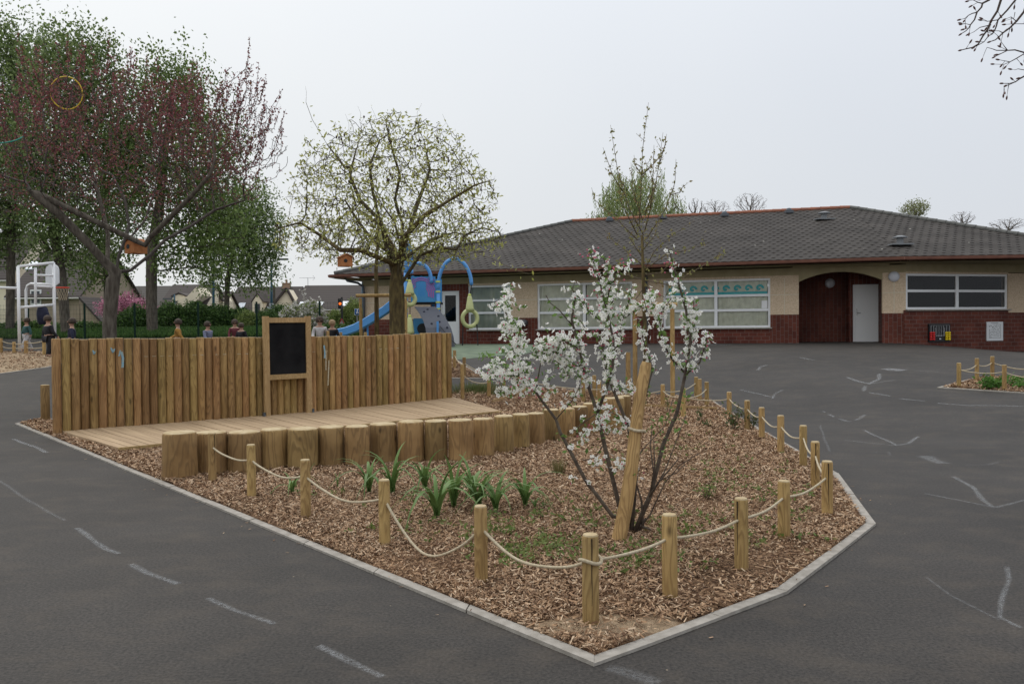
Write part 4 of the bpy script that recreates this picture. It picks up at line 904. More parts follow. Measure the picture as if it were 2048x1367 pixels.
# ================================================================== PLAYGROUND
BLUE = plain('blue_play_plastic', (.085,.28,.62), .4, c2=(.10,.31,.66), scale=2); LIME = plain('lime_plastic', (.50,.56,.14), .4); POD = plain('pale_green_pod', (.44,.46,.20), .4, c2=(.50,.52,.25), scale=4); PANEL = plain('blue_panel', (.06,.26,.52), .45); PINK = plain('pink_print', (.45,.10,.40), .5); RUB = plain('grey_climbing_ramp', (.085,.09,.11), .6); BLK = plain('black_rubber', (.02,.02,.022), .6)
Yp = 29.3
def Q(px, py, dY=0): return P(px, py, Yp+dY)
pg = tag(empty('playground_slide', onG(850,Yp)), 'blue playground tower with slide, climbing ramp and arched poles', 'playground tower')
gzp = gz(-3,Yp)
def bpost(px, py, dY=0, name='post'):
    a = Q(px, py, dY); m = MB(); m.tube([Vector((a.x,a.y,gzp-.05)), a], .065, 14); return m.build(name, BLUE, pg, smooth=True)
bpost(811,545); bpost(876,580); bpost(866,560,1.3); bpost(800,560,1.3)
def arch(x0,y0,x1,y1,top,dY=0,r=.065,name='arch'):
    a, b = Q(x0,y0,dY), Q(x1,y1,dY); pts = []; zc = Q(0,top,dY).z
    for i in range(25):
        t = i/24; an = PI*(1-t); pts.append(Vector(((a.x+b.x)/2+(b.x-a.x)/2*math.cos(an), a.y, (a.z+b.z)/2*(1)+(zc-(a.z+b.z)/2)*math.sin(an)+ (a.z-b.z)/2*math.cos(PI-an) if 0 else a.z+(b.z-a.z)*t+(zc-(a.z+(b.z-a.z)*t))*math.sin(an))))
    m = MB(); m.tube(pts, r, 12); return m.build(name, BLUE, pg, smooth=True)
arch(811,545,863,566,534); arch(876,580,943,570,525); arch(812,545,823,540,494,-.5,.06)
m = MB(); a = Q(823,540,-.5); m.tube([a, a-Vector((0,0,.12))], .065, 12); m.build('post', BLUE, pg, smooth=True)
for x, ys in ((811,(560,608,615,622,662)),(876,(563,583,604,617,624))):
    for y in ys: a = Q(x,y,-.0); m = MB(); m.lathe([(.05,-.03),(.085,-.03),(.085,.03),(.05,.03)],14,a); m.build('clamp_ring', LIME, pg, smooth=False)
# printed panel with window hole
xa, xb = Q(822,600,.02), Q(871,600,.02); zt_, zb_ = Q(0,560).z, Q(0,611).z; wdt = xb.x-xa.x; hgt = zt_-zb_
m = MB(); y0, y1 = xa.y+.02, xa.y+.06
def pc(u, v): return (xa.x+u*wdt, zb_+v*hgt)
top_ = [(i/12, 1+.045*math.sin(i*1.5)) for i in range(13)]
hu0, hu1, hv0, hv1 = .25, .58, .38, .80
m.slab([pc(0,0), pc(hu0,0), pc(hu0,1.0), pc(0,1.0)], y0, y1); m.slab([pc(hu1,0), pc(1,0), pc(1,1.0), pc(hu1,1.0)], y0, y1)
m.slab([pc(hu0,0), pc(hu1,0), pc(hu1,hv0*.6), pc(hu0,hv0*.6)], y0+.001, y1-.001); m.slab([pc(hu0,hv1), pc(hu1,hv1), pc(hu1,1), pc(hu0,1)], y0+.001, y1-.001)
m.slab([pc(u,.995) if 0 else pc(u, v) for u, v in [(0,.99),(1,.99)]+top_[::-1]], y0+.002, y1-.002)
m.build('printed_panel', PANEL, pg)
m = MB()
for k in range(7):
    R0 = .36+.085*k; cu, cv = .42, .30; pts = []
    for i in range(22):
        an = math.radians(-15+165*i/21*(1 if k%2 else .9)); u, v = cu+R0*.78*math.cos(an)*1.05, cv+R0*.92*math.sin(an)
        if 0.02 < u < .98 and .03 < v < .97 and not (hu0-.02 < u < hu1+.02 and .2 < v < hv1+.02): pts.append(Vector((xa.x+u*wdt, y0-.004-.0005*k, zb_+v*hgt)))
        else:
            if len(pts) > 1: m.tube(pts, [.018]*len(pts), 4)
            pts = []
    if len(pts) > 1: m.tube(pts, [.018]*len(pts), 4)
x_ = m.build('pink_swirl', PINK, pg)
m = MB(); a = Q(842,606,.3); m.box((a.x,Yp+.9,Q(0,612).z),(1.35,1.5,.07)); m.build('platform', BLK, pg)
m = MB(); m.box(((xa.x+xb.x)/2+.05,Yp+1.35,zb_+.45),(1.0,.05,.85)); m.build('rear_panel', PANEL, pg)
m = MB(); m.box((Q(836,0).x,Yp+.75,gzp+.55),(.75,.05,.9)); m.build('lower_panel', PANEL, pg)
m = MB(); a = Q(845,640,.7); m.lathe([(.2,0),(.2,.02)],18,(0,0,0)); x_ = m.build('lower_panel_hole', BLK, pg, Matrix.Translation((a.x,Yp+.72,gzp+.62)) @ Matrix.Rotation(PI/2,4,'X'))
# climbing ramp
HHM = plain('hand_hole_dark', (.012,.014,.03), .8)
m = MB(); pts = [(829,613,.0),(838,625,-.3),(846,640,-.6),(851,655,-.85),(853,672,-1.0)]; off = (871-829, 0)
R1 = [P(x,y,Yp+d) for x,y,d in pts]; R2 = [P(x+42+ (i*3.0),y,Yp+d) for i,(x,y,d) in enumerate(pts)]
R1.append(Vector((R1[-1].x+.02,R1[-1].y-.05,gzp))); R2.append(Vector((R2[-1].x+.05,R2[-1].y-.05,gzp)))
for i in range(len(R1)-1): m.add([R1[i],R2[i],R2[i+1],R1[i+1]]+[p+Vector((0,.05,-.02)) for p in (R1[i],R2[i],R2[i+1],R1[i+1])], [(3,2,1,0),(4,5,6,7),(0,4,7,3),(1,2,6,5)])
m.build('climbing_ramp', RUB, pg, smooth=False)
for u, v in ((.25,.18),(.5,.1),(.75,.3),(.3,.5),(.65,.45),(.85,.6),(.4,.72),(.7,.78),(.2,.75)):
    i = min(4,int(v*5)); t = v*5-i; a = R1[i].lerp(R1[i+1],t); b = R2[i].lerp(R2[i+1],t); p = a.lerp(b,u); nn = Vector((0,-1,.45)).normalized(); o_ = nn.orthogonal().normalized(); q_ = nn.cross(o_)
    m = MB(); m.add([p+nn*.012+(o_*math.cos(2*PI*j/10)+q_*math.sin(2*PI*j/10))*.042 for j in range(10)], [tuple(range(10))]); m.build('hand_hole', HHM, pg)
# slide: an open trough from the platform down to the left
sl_pts = [(806,592,.8),(792,604,.9),(775,618,.95),(755,631,1.0),(735,643,1.0),(715,654,1.0),(695,661,1.0),(670,666,1.0),(655,668,1.0)]
c_ = [P(x,y+6,Yp+d) for x,y,d in sl_pts]
m = MB(); prof_ = [(-.30,.22),(-.27,.24),(-.23,.05),(-.12,0),(.12,0),(.23,.05),(.27,.24),(.30,.22),(.28,-.02),(.12,-.06),(-.12,-.06),(-.28,-.02)]
vs_ = []
for i, p in enumerate(c_):
    t = (c_[min(i+1,len(c_)-1)]-c_[max(i-1,0)]).normalized(); s = Vector((0,1,0)); nn = t.cross(s).normalized(); nn = nn if nn.z > 0 else -nn
    vs_ += [p+s*x+nn*z for x, z in prof_]
k = len(prof_); m.add(vs_, [(i*k+j,i*k+(j+1)%k,(i+1)*k+(j+1)%k,(i+1)*k+j) for i in range(len(c_)-1) for j in range(k)]+[tuple(range(k)),tuple(range((len(c_)-1)*k,len(c_)*k))[::-1]])
m.build('slide_chute', BLUE, pg)
m = MB()
for i in (4,6,8): p = c_[i]; m.tube([Vector((p.x,p.y,gzp-.05)), p], .04, 8)
m.build('slide_leg', BLUE, pg)
m = MB(); a = Q(878,640,.2); m.box((a.x+.05,Yp-.9,gzp+.62),(.07,.12,.5)); m.build('ramp_cheek', BLUE, pg)
m = MB(); m.tube([Q(880,652,-.9),Q(893,668,-1.1),Q(905,683,-1.3)], .015, 5); m.tube([Q(897,674,-1.2),Q(912,688,-1.3)], .015, 5); m.build('rope_net_line', BLK, pg)
# hanging step pods
def pod(px, py_top, py_bot, wpx, dY, label, side=False):
    Y = Yp+dY; t = P(px,py_top,Y); b = P(px,py_bot,Y); h = t.z-b.z; W = wpx/F*Y; R = W/2-.055; zc = b.z+W/2*1.0
    m = MB(); n = 28; pts = []
    ex = 1.0
    ring = [Vector((R*math.sin(a), 0, R*math.cos(a)*1.05)) for a in [2*PI*i/n for i in range(n+1)]]
    m2_ = MB(); m2_.tube(ring, .075, 12, cap=False)
    m2_.tube([Vector((0,0,R)),Vector((0,0,R+.08)),Vector((0,0,h-W/2-.06)),Vector((0,0,h-W/2))], [.17,.15,.085,.05], 14)
    rot = Matrix.Rotation(PI/2 if side else .35, 4, 'Z')
    o = m2_.build('step_pod', POD, pg, Matrix.Translation((b.x,Y,zc)) @ rot, smooth=True); o['label'] = label
    c = MB(); c.lathe([(.03,-.02),(.06,0),(.06,.04),(.03,.07)],12,(0,0,h-W/2)); x = c.build('cap', LIME); x.parent = o
    return Vector((b.x,Y,b.z)), t
b, t = pod(940,591,655,37,0,'large pale green ring pod under the right arch')
m = MB(); m.tube([t, Q(943,570)], .018, 6); 
for dx in (-.24,.24): m.tube([b+Vector((dx,0,.12)), b+Vector((dx*1.05,0,-.05)), Vector((b.x+dx*1.15,b.y,gzp+.01))], .02, 6)
m.build('pod_leg', BLK, pg)
b, t = pod(820,563,612,27,-.5,'pale green ring pod hanging left of the ramp'); m = MB(); m.tube([t, Q(823,545,-.5)], .015, 6); m.tube([b, Q(820,632,-.5)], .015, 6); m.build('pod_cable', BLK, pg)
b, t = pod(820,633,680,16,-.5,'pale green ring pod seen edge on, lowest of three', True)

# ================================================================== GOAL FRAME
Yg = 27.0
gf = tag(empty('goal_frame', onG(36,Yg)), 'white tubular sports goal frame with a round basketball backboard', 'sports goal')
zg = gz(-16,Yg)
def gp_(px, py, d=0): return P(px, py, Yg+d)
def pole(pts, r=.05, name='pole', m_=WHITE): m = MB(); m.tube(pts, r, 12); return m.build(name, m_, gf, smooth=True)
def ground(p): return Vector((p.x,p.y,gz(p.x,p.y)-.02))
A_, B_ = gp_(36,533), gp_(107,525,1.2); pole([ground(A_),A_]); pole([ground(B_),B_]); pole([A_,B_],.045,'crossbar')
pole([gp_(36,615),gp_(107,609,1.2)],.045,'crossbar'); pole([gp_(36,576),gp_(-60,573,-.5)],.045,'crossbar')
c1_ = gp_(52,600,1.6); pole([ground(c1_),c1_,gp_(52,580,1.6),gp_(55,571,1.6),gp_(62,567,1.5),gp_(107,569,1.2)],.045,'side_frame')
pole([gp_(71,612,.6),gp_(71,535,.6)],.045,'upright'); pole([gp_(72,550,.6),gp_(107,551,1.2)],.04,'strut'); pole([gp_(72,572,.6),gp_(107,574,1.2)],.04,'strut')
m = MB(); c = gp_(105,555,1.5); poly = [(-.34,.30),(-.28,.42),(-.15,.50),(0,.53),(.15,.50),(.28,.42),(.34,.30),(.34,-.22),(.0,-.42),(-.34,-.22)]
m.slab([(x*.9,z*.9) for x, z in poly[::-1]], -.015, .015); m.build('backboard', plain('backboard_white', (.62,.63,.65), .5), gf, Matrix.Translation(c) @ Matrix.Rotation(-.35,4,'Z'))
hc = gp_(125,575,.9); m = MB(); m.tube([hc+Vector((.20*math.cos(a),.20*math.sin(a),0)) for a in [2*PI*i/20 for i in range(21)]], .018, 6); m.tube([hc-Vector((.18,0,0)),hc-Vector((.32,-.2,0))],.02,6); m.build('hoop', plain('red_hoop', (.60,.06,.03), .5), gf)
m = MB()
for i in range(12):
    for sg in (1,-1):
        m.tube([hc+Vector(((.20-.085*t)*math.cos(2*PI*i/12+sg*t*1.1),(.20-.085*t)*math.sin(2*PI*i/12+sg*t*1.1),-.42*t)) for t in (0,.25,.5,.75,1)], .004, 3)
m.build('net', ROPE, gf)
# goal net on the lower half
m = MB(); a, b = gp_(36,618), gp_(-60,618,-.5)
for i in range(40): p = a.lerp(b,i/39); m.tube([p, Vector((p.x,p.y+.1,zg))], .003, 3)
for j in range(14): z = zg+.1+(a.z-zg-.1)*j/13; m.tube([Vector((a.x,a.y,z)),Vector((b.x,b.y+.1,z))], .003, 3)
m.build('goal_net', BLK, gf)
# coat on the crossbar
CO = plain('navy_cloth', (.015,.017,.035), .9, c2=(.03,.033,.06), scale=6); CO2 = plain('black_cloth', (.010,.010,.013), .85, c2=(.02,.02,.026), scale=8)
cp = gp_(84,612,.9); m = MB(); m.lathe([(.10,-.62),(.15,-.5),(.17,-.3),(.16,-.15),(.13,-.05),(.05,.02)],14,cp,jit=[1+.2*math.sin(j*2.1) for j in range(14)]); m.tube([cp+Vector((.1,0,-.08)),cp+Vector((.18,0,-.3)),cp+Vector((.15,0,-.95))],[.07,.07,.05],8)
tag(m.build('hanging_coat', CO, smooth=True), 'dark navy coat hanging over the goal crossbar', 'coat')

# ================================================================== CHILDREN
SKIN = plain('skin', (.42,.25,.18), .6); HAIR = plain('brown_hair', (.035,.022,.015), .7, c2=(.06,.04,.025), scale=20)
def cloth(nm, c): return plain(nm, c, .9, c2=tuple(x*.7 for x in c), scale=7)
def person(px, head_py, Y, top, trous, label, hair=HAIR, face=0, walk=.2, arm=.3, skirt=False, wide=1):
    """A small child: one skinned body, clothing and hair as parts. Height from the head's place in the picture."""
    g = onG(px, Y); H = P(px, head_py, Y).z-g.z; s = H
    root = tag(empty('person', g, face), label, 'child')
    J = {'pel':(0,0,.47),'ch':(0,0,.66),'sh':(0,0,.735),'nk':(0,.005,.79),'hd0':(0,-.005,.84),'hd':(0,-.01,.91),'hd1':(0,0,.965)}
    ed = [('pel','ch'),('ch','sh'),('sh','nk'),('nk','hd0'),('hd0','hd'),('hd','hd1')]; R = {'pel':.078,'ch':.082,'sh':.075,'nk':.036,'hd0':.055,'hd':.075,'hd1':.045}
    for sd_, k in ((-1,'l'),(1,'r')):
        sw = walk*sd_; aw = -arm*sd_
        J['s'+k]=(sd_*.115,0,.725); J['e'+k]=(sd_*.15,-.10*aw-.0,.59); J['w'+k]=(sd_*.145,-.30*aw-.05,.48); J['f'+k]=(sd_*.14,-.34*aw-.07,.435)
        J['h'+k]=(sd_*.055,0,.45); J['n'+k]=(sd_*.06,-.18*sw*1.2-.02,.25); J['a'+k]=(sd_*.06,-.35*sw+.02*abs(sw),.05); J['t'+k]=(sd_*.062,-.35*sw-.085,.02)
        ed += [('sh','s'+k),('s'+k,'e'+k),('e'+k,'w'+k),('w'+k,'f'+k),('pel','h'+k),('h'+k,'n'+k),('n'+k,'a'+k),('a'+k,'t'+k)]
        R.update({'s'+k:.042,'e'+k:.032,'w'+k:.024,'f'+k:.022,'h'+k:.06,'n'+k:.042,'a'+k:.03,'t'+k:.024})
    def skin(keys, mul, name, mat, sub=1):
        ks = [k for k in J if k in keys]; idx = {k:i for i,k in enumerate(ks)}; me = bpy.data.meshes.new(name)
        me.from_pydata([tuple(c*s for c in J[k]) for k in ks], [(idx[a],idx[b]) for a,b in ed if a in idx and b in idx], [])
        o = bpy.data.objects.new(name, me); COL.objects.link(o); o.parent = root
        md = o.modifiers.new('skin','SKIN'); md.use_smooth_shade = True
        for i, k in enumerate(ks):
            v = me.skin_vertices[0].data[i]; r = R[k]*s*mul; v.radius = (r*(wide if k in ('pel','ch','sh') else 1), r); v.use_root = (k in ('pel','hl','sh') and ((k == 'pel') or 'pel' not in idx) and i == idx.get('pel', idx.get('sh',0)))
        sm_ = o.modifiers.new('sub','SUBSURF'); sm_.levels = sub+1; sm_.render_levels = sub+1; me.materials.append(mat); return o
    skin(list(J), 1, 'body', SKIN)
    skin(['pel','ch','sh','sl','sr','el','er','wl','wr'], 1.22, 'jacket', top)
    skin(['pel','hl','hr','nl','nr','al','ar'], 1.15, 'trousers', trous)
    m = MB(); hz = J['hd'][2]*s+.01*s
    prof_h = [(.082,-.055),(.088,-.02),(.084,.03),(.06,.065),(.02,.085)]
    m.lathe([(r*s,z*s) for r,z in prof_h], 12, (0,.012*s,hz)); m.build('hair', hair, root, world=False, smooth=True)
    for sd_ in (-1,1): m = MB(); m.box((sd_*.06*s, -.35*walk*sd_*s-.035*s, .018*s), (.055*s,.13*s,.036*s)); m.build('shoe', CO2, root, world=False)
    m = MB(); m.box((0,-.082*s,J['hd'][2]*s-.008*s),(.014*s,.02*s,.022*s)); 
    for sd_ in (-1,1): m.box((sd_*.028*s,-.079*s,J['hd'][2]*s+.01*s),(.014*s,.008*s,.01*s))
    m.build('face_features', SKIN, root, world=False)
    return root
teal = cloth('teal_cloth', (.05,.12,.12)); must = cloth('mustard_cloth', (.42,.22,.05)); denim = cloth('denim_cloth', (.04,.07,.14)); greyb = cloth('grey_blue_cloth', (.20,.22,.32)); whitec = cloth('white_cloth', (.55,.53,.53)); beige = cloth('beige_cloth', (.42,.32,.20)); redc = cloth('dark_red_cloth', (.14,.03,.04)); BLOND = plain('fair_hair', (.30,.20,.11), .7)
person(54,635,27.6,teal,whitec,'child in a teal coat with pale trousers behind the goal frame',face=-.6,walk=.5)
person(97,630,25.5,CO2,CO2,'child in a black puffer jacket leaning at the goal pole',face=2.6,wide=1.2)
person(144,635,24.5,CO,CO2,'dark haired child in a navy jacket right of the goal frame',face=-1.2,wide=1.2)
person(356,637,24.5,must,CO,'child in a mustard top walking behind the palisade',face=-1.3,walk=.4,arm=.7)
person(416,642,24.5,greyb,CO,'child in a grey blue top behind the palisade',face=1.2,walk=.3)
person(470,638,25.5,redc,beige,'child in a dark red top left of the blackboard',face=.3)
person(483,645,25,CO2,beige,'child in a black top beside the child in red',face=2.8)
person(640,632,24,whitec,redc,'child in white sleeves right of the blackboard',face=.2,arm=.5)
person(665,639,24.5,CO2,whitec,'pale haired child in a black jacket right of the blackboard',hair=BLOND,face=2.9)

# ================================================================== FENCE, STREET AND HOUSES
GREENP = plain('dark_green_metal', (.006,.022,.014), .7, .15)
Yw = 34.0
wf = tag(empty('wire_fence', onG(300,Yw)), 'dark green wire mesh fence behind the children', 'fence')
for px in (-110,-10,57,170,270,397,514,640): p = onG(px,Yw); m = MB(); m.box(p+Vector((0,0,.8)),(.065,.06,1.7)); m.build('fence_post', GREENP, wf)
m = MB(); xa_, xb_ = onG(-120,Yw).x, onG(690,Yw).x
for j in range(9):
    z = gz(-15,Yw)+.06+j*.19; m.tube([(xa_,Yw,z),(xb_,Yw,z)], .0035, 3)
k = int((xb_-xa_)/.12)
for i in range(k): x = xa_+i*.12; m.tube([(x,Yw,gz(x,Yw)+.04),(x,Yw,gz(x,Yw)+1.62)], .0025, 3, cap=False)
m.build('wire_mesh', GREENP, wf)
TILEB = plain('brown_house_tiles', (.085,.065,.055), .8, c2=(.13,.105,.09), scale=3)
def linemat(nm, c1, c2):
    m, t, b = newmat(nm); n = t.nodes.new; l = t.links.new; tc = n('ShaderNodeTexCoord'); w_ = n('ShaderNodeTexWave'); w_.bands_direction = 'Z'; w_.inputs['Scale'].default_value = 1.5; w_.inputs['Distortion'].default_value = .6; l(tc.outputs['Object'], w_.inputs['Vector'])
    r = n('ShaderNodeValToRGB'); r.color_ramp.elements[0].color = rgb(c1); r.color_ramp.elements[1].color = rgb(c2); l(w_.outputs['Fac'], r.inputs[0]); l(r.outputs[0], b.inputs['Base Color']); b.inputs['Roughness'].default_value = .85; return m
TILEB = linemat('brown_house_tiles', (.038,.029,.025), (.062,.050,.044)); TILEG = linemat('grey_house_tiles', (.065,.058,.052), (.10,.09,.08))
CREAM = plain('cream_render', (.72,.64,.48), .9, c2=(.78,.70,.54), scale=1); DULL = plain('beige_render', (.30,.24,.175), .9, c2=(.34,.28,.21), scale=1)
DGL = plain('dark_window_glass', (.05,.06,.07), .15); SKYL = plain('skylight_glass', (.45,.50,.55), .1)
class House:
    """px = picture column of the front left/right wall ends; Y distance of the front wall."""
    def __init__(s, label, x0, x1, Y, eave_py, ridge_py, depth=8, wall=CREAM, tile=TILEB, rx0=None, rx1=None, z0=.8):
        s.Y = Y; s.X0 = (x0-CX)/F*Y; s.X1 = (x1-CX)/F*Y; s.ze = P((x0+x1)/2,eave_py,Y).z; s.zr = P((x0+x1)/2,ridge_py,Y+depth/2).z; s.d = depth
        s.root = tag(empty('house', (s.X0,Y,z0)), label, 'house'); m = MB(); yr = Y+depth/2
        m.add([(s.X0,Y,z0-1),(s.X1,Y,z0-1),(s.X1,Y,s.ze),(s.X0,Y,s.ze),(s.X0,Y+depth,z0-1),(s.X1,Y+depth,z0-1),(s.X1,Y+depth,s.ze),(s.X0,Y+depth,s.ze),(s.X0,yr,s.zr-.1),(s.X1,yr,s.zr-.1)],
              [(0,1,2,3),(5,4,7,6),(1,5,6,9,2),(4,0,3,8,7)]); m.build('wall', wall, s.root)
        m = MB(); sl_ = (s.zr-s.ze)/(depth/2); ov = .35; a, b = s.X0-.25, s.X1+.25; th = .16
        ra = s.X0-.25 if rx0 is None else (rx0-CX)/F*yr; rb = s.X1+.25 if rx1 is None else (rx1-CX)/F*yr
        for sg, yy in ((-1,Y-ov),(1,Y+depth+ov)):
            e0, e1, r1, r0_ = Vector((a,yy,s.ze-ov*sl_)), Vector((b,yy,s.ze-ov*sl_)), Vector((rb,yr,s.zr)), Vector((ra,yr,s.zr)); q = [e0,e1,r1,r0_]; up_ = Vector((0,0,th))
            m.add([v for v in q]+[v+up_ for v in q], [(3,2,1,0),(4,5,6,7),(0,1,5,4),(1,2,6,5),(2,3,7,6),(3,0,4,7)] if sg < 0 else [(0,1,2,3),(7,6,5,4),(4,5,1,0),(5,6,2,1),(6,7,3,2),(7,4,0,3)])
        s.roof = m.build('roof', tile, s.root)
        m = MB(); m.tube([(a,Y-ov,s.ze-ov*sl_),(b,Y-ov,s.ze-ov*sl_)], .07, 6); m.build('gutter', plain('pale_gutter', (.5,.48,.44), .6), s.root)
    def window(s, px0, py0, px1, py1, label=None):
        a, b = P(px0,py0,s.Y-.02), P(px1,py1,s.Y-.02); cx, cz, w_, h_ = (a.x+b.x)/2, (a.z+b.z)/2, b.x-a.x, a.z-b.z
        m = MB(); m.box((cx,s.Y-.03,cz),(w_,.1,h_)); fo = m.build('window', WHITE, s.root)
        m = MB(); 
        for k in (-1,1): m.box((cx+k*w_*.22,s.Y-.075,cz),(w_*.34,.02,h_*.8))
        x = m.build('pane', DGL, None); x.parent = fo; x.matrix_local = Matrix.Translation(-Vector(fo.location)) if 0 else Matrix.Identity(4); return fo
    def roofpt(s, px, py):      # point of the front roof slope seen at a pixel
        sl_ = (s.zr-s.ze)/(s.d/2); d = ray(px,py); n = Vector((0,-sl_,1)).normalized(); p0 = Vector((0,s.Y,s.ze+.17)); o = Vector((0,0,EYE)); t = (p0-o).dot(n)/d.dot(n); return o+d*t
    def skylight(s, px0, py0, px1, py1, lean=0):
        m = MB(); q = [s.roofpt(px0,py1), s.roofpt(px1-lean,py1), s.roofpt(px1,py0), s.roofpt(px0+lean,py0)]; u = Vector((0,-.3,.95))*.06; m.add([v+u for v in q]+[v-u for v in q], [(0,1,2,3),(7,6,5,4),(0,4,5,1),(1,5,6,2),(2,6,7,3),(3,7,4,0)]); x = m.build('skylight', SKYL); x.parent = s.roof; x.matrix_local = s.roof.matrix_local.inverted() if 0 else Matrix.Identity(4)
    def chimney(s, px, py, w_=.9):
        yr = s.Y+s.d/2; p = P(px,py,yr); m = MB(); m.box((p.x,yr,(p.z+s.zr-.6)/2),(w_,.6,p.z-s.zr+.6)); m.box((p.x,yr,p.z+.04),(w_+.12,.72,.08)); m.tube([(p.x,yr,p.z),(p.x,yr,p.z+.5)],.12,8); x = m.build('chimney', plain('brick_chimney', (.30,.20,.14), .9)); x.parent = s.roof
    def dormer(s, px0, px1, py_e, py_r, py_b):
        a, b = P(px0,py_e,s.Y), P(px1,py_e,s.Y); zr_ = P((px0+px1)/2,py_r,s.Y).z; zb_ = P(px0,py_b,s.Y).z; c = (a.x+b.x)/2; y0, y1 = s.Y-.06, s.Y+3.2
        m = MB(); m.slab([(a.x,zb_),(b.x,zb_),(b.x,a.z),(c,zr_),(a.x,a.z)], y0, y1); dm = m.build('dormer', CREAM, s.root)
        m = MB()
        for x0_, sg in ((a.x-.12,1),(b.x+.12,-1)): m.add([(x0_,y0-.1,a.z-.08),(c,y0-.1,zr_+.06),(c,y1,zr_+.06),(x0_,y1,a.z-.08),(x0_,y0-.1,a.z+.04),(c,y0-.1,zr_+.18),(c,y1,zr_+.18),(x0_,y1,a.z+.04)], [(0,1,2,3),(7,6,5,4),(0,4,5,1),(3,2,6,7),(0,3,7,4)])
        x = m.build('dormer_roof', TILEB); x.parent = dm
        m = MB(); w_ = (b.x-a.x)*.5; m.box((c,y0-.03,(zb_+a.z)/2),(w_,.06,(a.z-zb_)*.72)); x = m.build('dormer_window', DGL); x.parent = dm
h1 = House('beige house with a brown roof behind the goal frame', 22, 160, 62, 590, 505, 10, wall=DULL, z0=1.0); h1.window(61,579,83,609); h1.skylight(50,524,78,539,12)
h1.window(130,582,138,622)
h0 = House('cream house gable at the left picture edge', -140, 17, 66, 555, 470, 9, z0=1.0); h0.window(-40,580,-10,610)
# low half-gable outbuilding next to house one
ob = tag(empty('outbuilding', P(165,650,60)), 'low beige outbuilding with a sloping gable right of the beige house', 'outbuilding')
m = MB(); q = [P(161,600,60),P(207,650,60),P(207,690,60),P(161,690,60)]; m.slab([(p.x,p.z) for p in q], 60, 66); m.build('wall', DULL, ob)
m = MB(); a, b = P(160,598,60), P(209,651,60); m.add([a+Vector((0,-.2,0)),b+Vector((0,-.2,0)),b+Vector((0,7,0)),a+Vector((0,7,0)),a+Vector((0,-.2,.2)),b+Vector((0,-.2,.2)),b+Vector((0,7,.2)),a+Vector((0,7,.2))], [(3,2,1,0),(4,5,6,7),(0,1,5,4),(1,2,6,5),(2,3,7,6),(3,0,4,7)]); m.build('roof', TILEB, ob)
h2 = House('grey brown roofed house behind the pink cherry tree', 168, 330, 88, 640, 575, 9, tile=TILEG, rx0=172)
h3 = House('cream house with a dark roof behind the second trunk', 316, 402, 84, 622, 572, 9); h3.dormer(345,372,592,588,660)

h4 = House('cream house with one dormer and a chimney', 440, 584, 95, 632, 576, 9, rx0=478); h4.dormer(505,525,603,588,634); h4.skylight(474,606,492,616,5); h4.chimney(573,567)
h3c = House('small cream house with a dark roof left of the dormer house', 394, 440, 90, 626, 586, 7, rx0=402)
h5 = House('long brown roofed house left of the school eave', 590, 738, 90, 616, 573, 9, rx0=612); h5.skylight(596,604,612,613,5); h5.skylight(680,603,698,612,6); h5.skylight(630,604,648,612,5)
def gable(h, pts, dY=-.4, th=3.0):
    q = [P(x,y,h.Y+dY) for x,y in pts]; m = MB(); m.slab([(p.x,p.z) for p in q], h.Y+dY, h.Y+dY+th); m.build('gable_wall', CREAM, h.root)
def verge(h, pts, dY=-.5):
    q = [P(x,y,h.Y+dY) for x,y in pts]; m = MB()
    for a, b in zip(q, q[1:]): m.bar(a, b, .5, .22)
    m.build('roof_verge', TILEB, h.root)
gable(h4, [(545,640),(545,610),(573,578),(592,610),(592,640)]); verge(h4, [(544,613),(573,576),(593,612)])
gable(h3, [(340,640),(340,622),(358,600),(375,592),(392,574),(404,590),(372,624),(372,640)]); gable(h3c, [(424,640),(424,612),(437,588),(446,600),(446,640)]); verge(h3c, [(423,614),(437,586),(447,602)])
m = MB(); p = P(616,573,94.5); m.tube([p, p+Vector((0,0,1.0))], .03, 5); m.tube([p+Vector((-1,0,1)),p+Vector((.8,0,1))], .02, 4)
for i in range(5): m.tube([p+Vector((-.8+.35*i,-.3,1)),p+Vector((-.8+.35*i,.3,1))], .015, 4)
m.tube([p+Vector((.8,0,1)),p+Vector((.55,0,1.3))], .015, 4); m.tube([p+Vector((.8,0,1)),p+Vector((.55,0,.7))], .015, 4)
m.build('roof_aerial', plain('aerial_metal', (.3,.3,.3), .5), h5.root)
TEALP = plain('dark_teal_pole', (.02,.07,.11), .5)
def street(px, base_Y, top_py, label, arm=None, name='street_lamp'):
    g = onG(px, base_Y); g.z = 1.0; t = P(px, top_py, base_Y); o = tag(empty(name, g), label, 'street lamp'); m = MB(); m.tube([g,(g+t)/2,t], [.11,.09,.06], 10); m.build('pole', TEALP, o, smooth=True)
    if arm:
        m = MB(); e = P(px+arm[0], top_py+arm[1], base_Y); m.tube([t-Vector((0,0,.1)), e], .04, 6); m.build('arm', TEALP, o); m = MB(); m.box(e+Vector((.25 if arm[0]>0 else -.25,0,.02)),(.7,.25,.12)); m.build('lamp_head', plain('lamp_housing', (.12,.13,.14), .5), o)
street(427,58,512,'tall teal street lamp pole under the tree leaves'); street(543,58,521,'tall teal street lamp with its head to the right, above the dormer house',(16,-2)); street(349,70,588,'low street lamp with its head to the left, beside the second trunk',(-8,10)); street(725,62,560,'teal street pole at the corner of the school')
o = tag(empty('telephone_pole', (onG(548,60).x,60,1)), 'grey wooden pole beside the teal street lamp', 'pole'); m = MB(); t = P(548,571,60); m.tube([(t.x,60,1),t], [.13,.09], 8); m.build('pole', BARK, o)
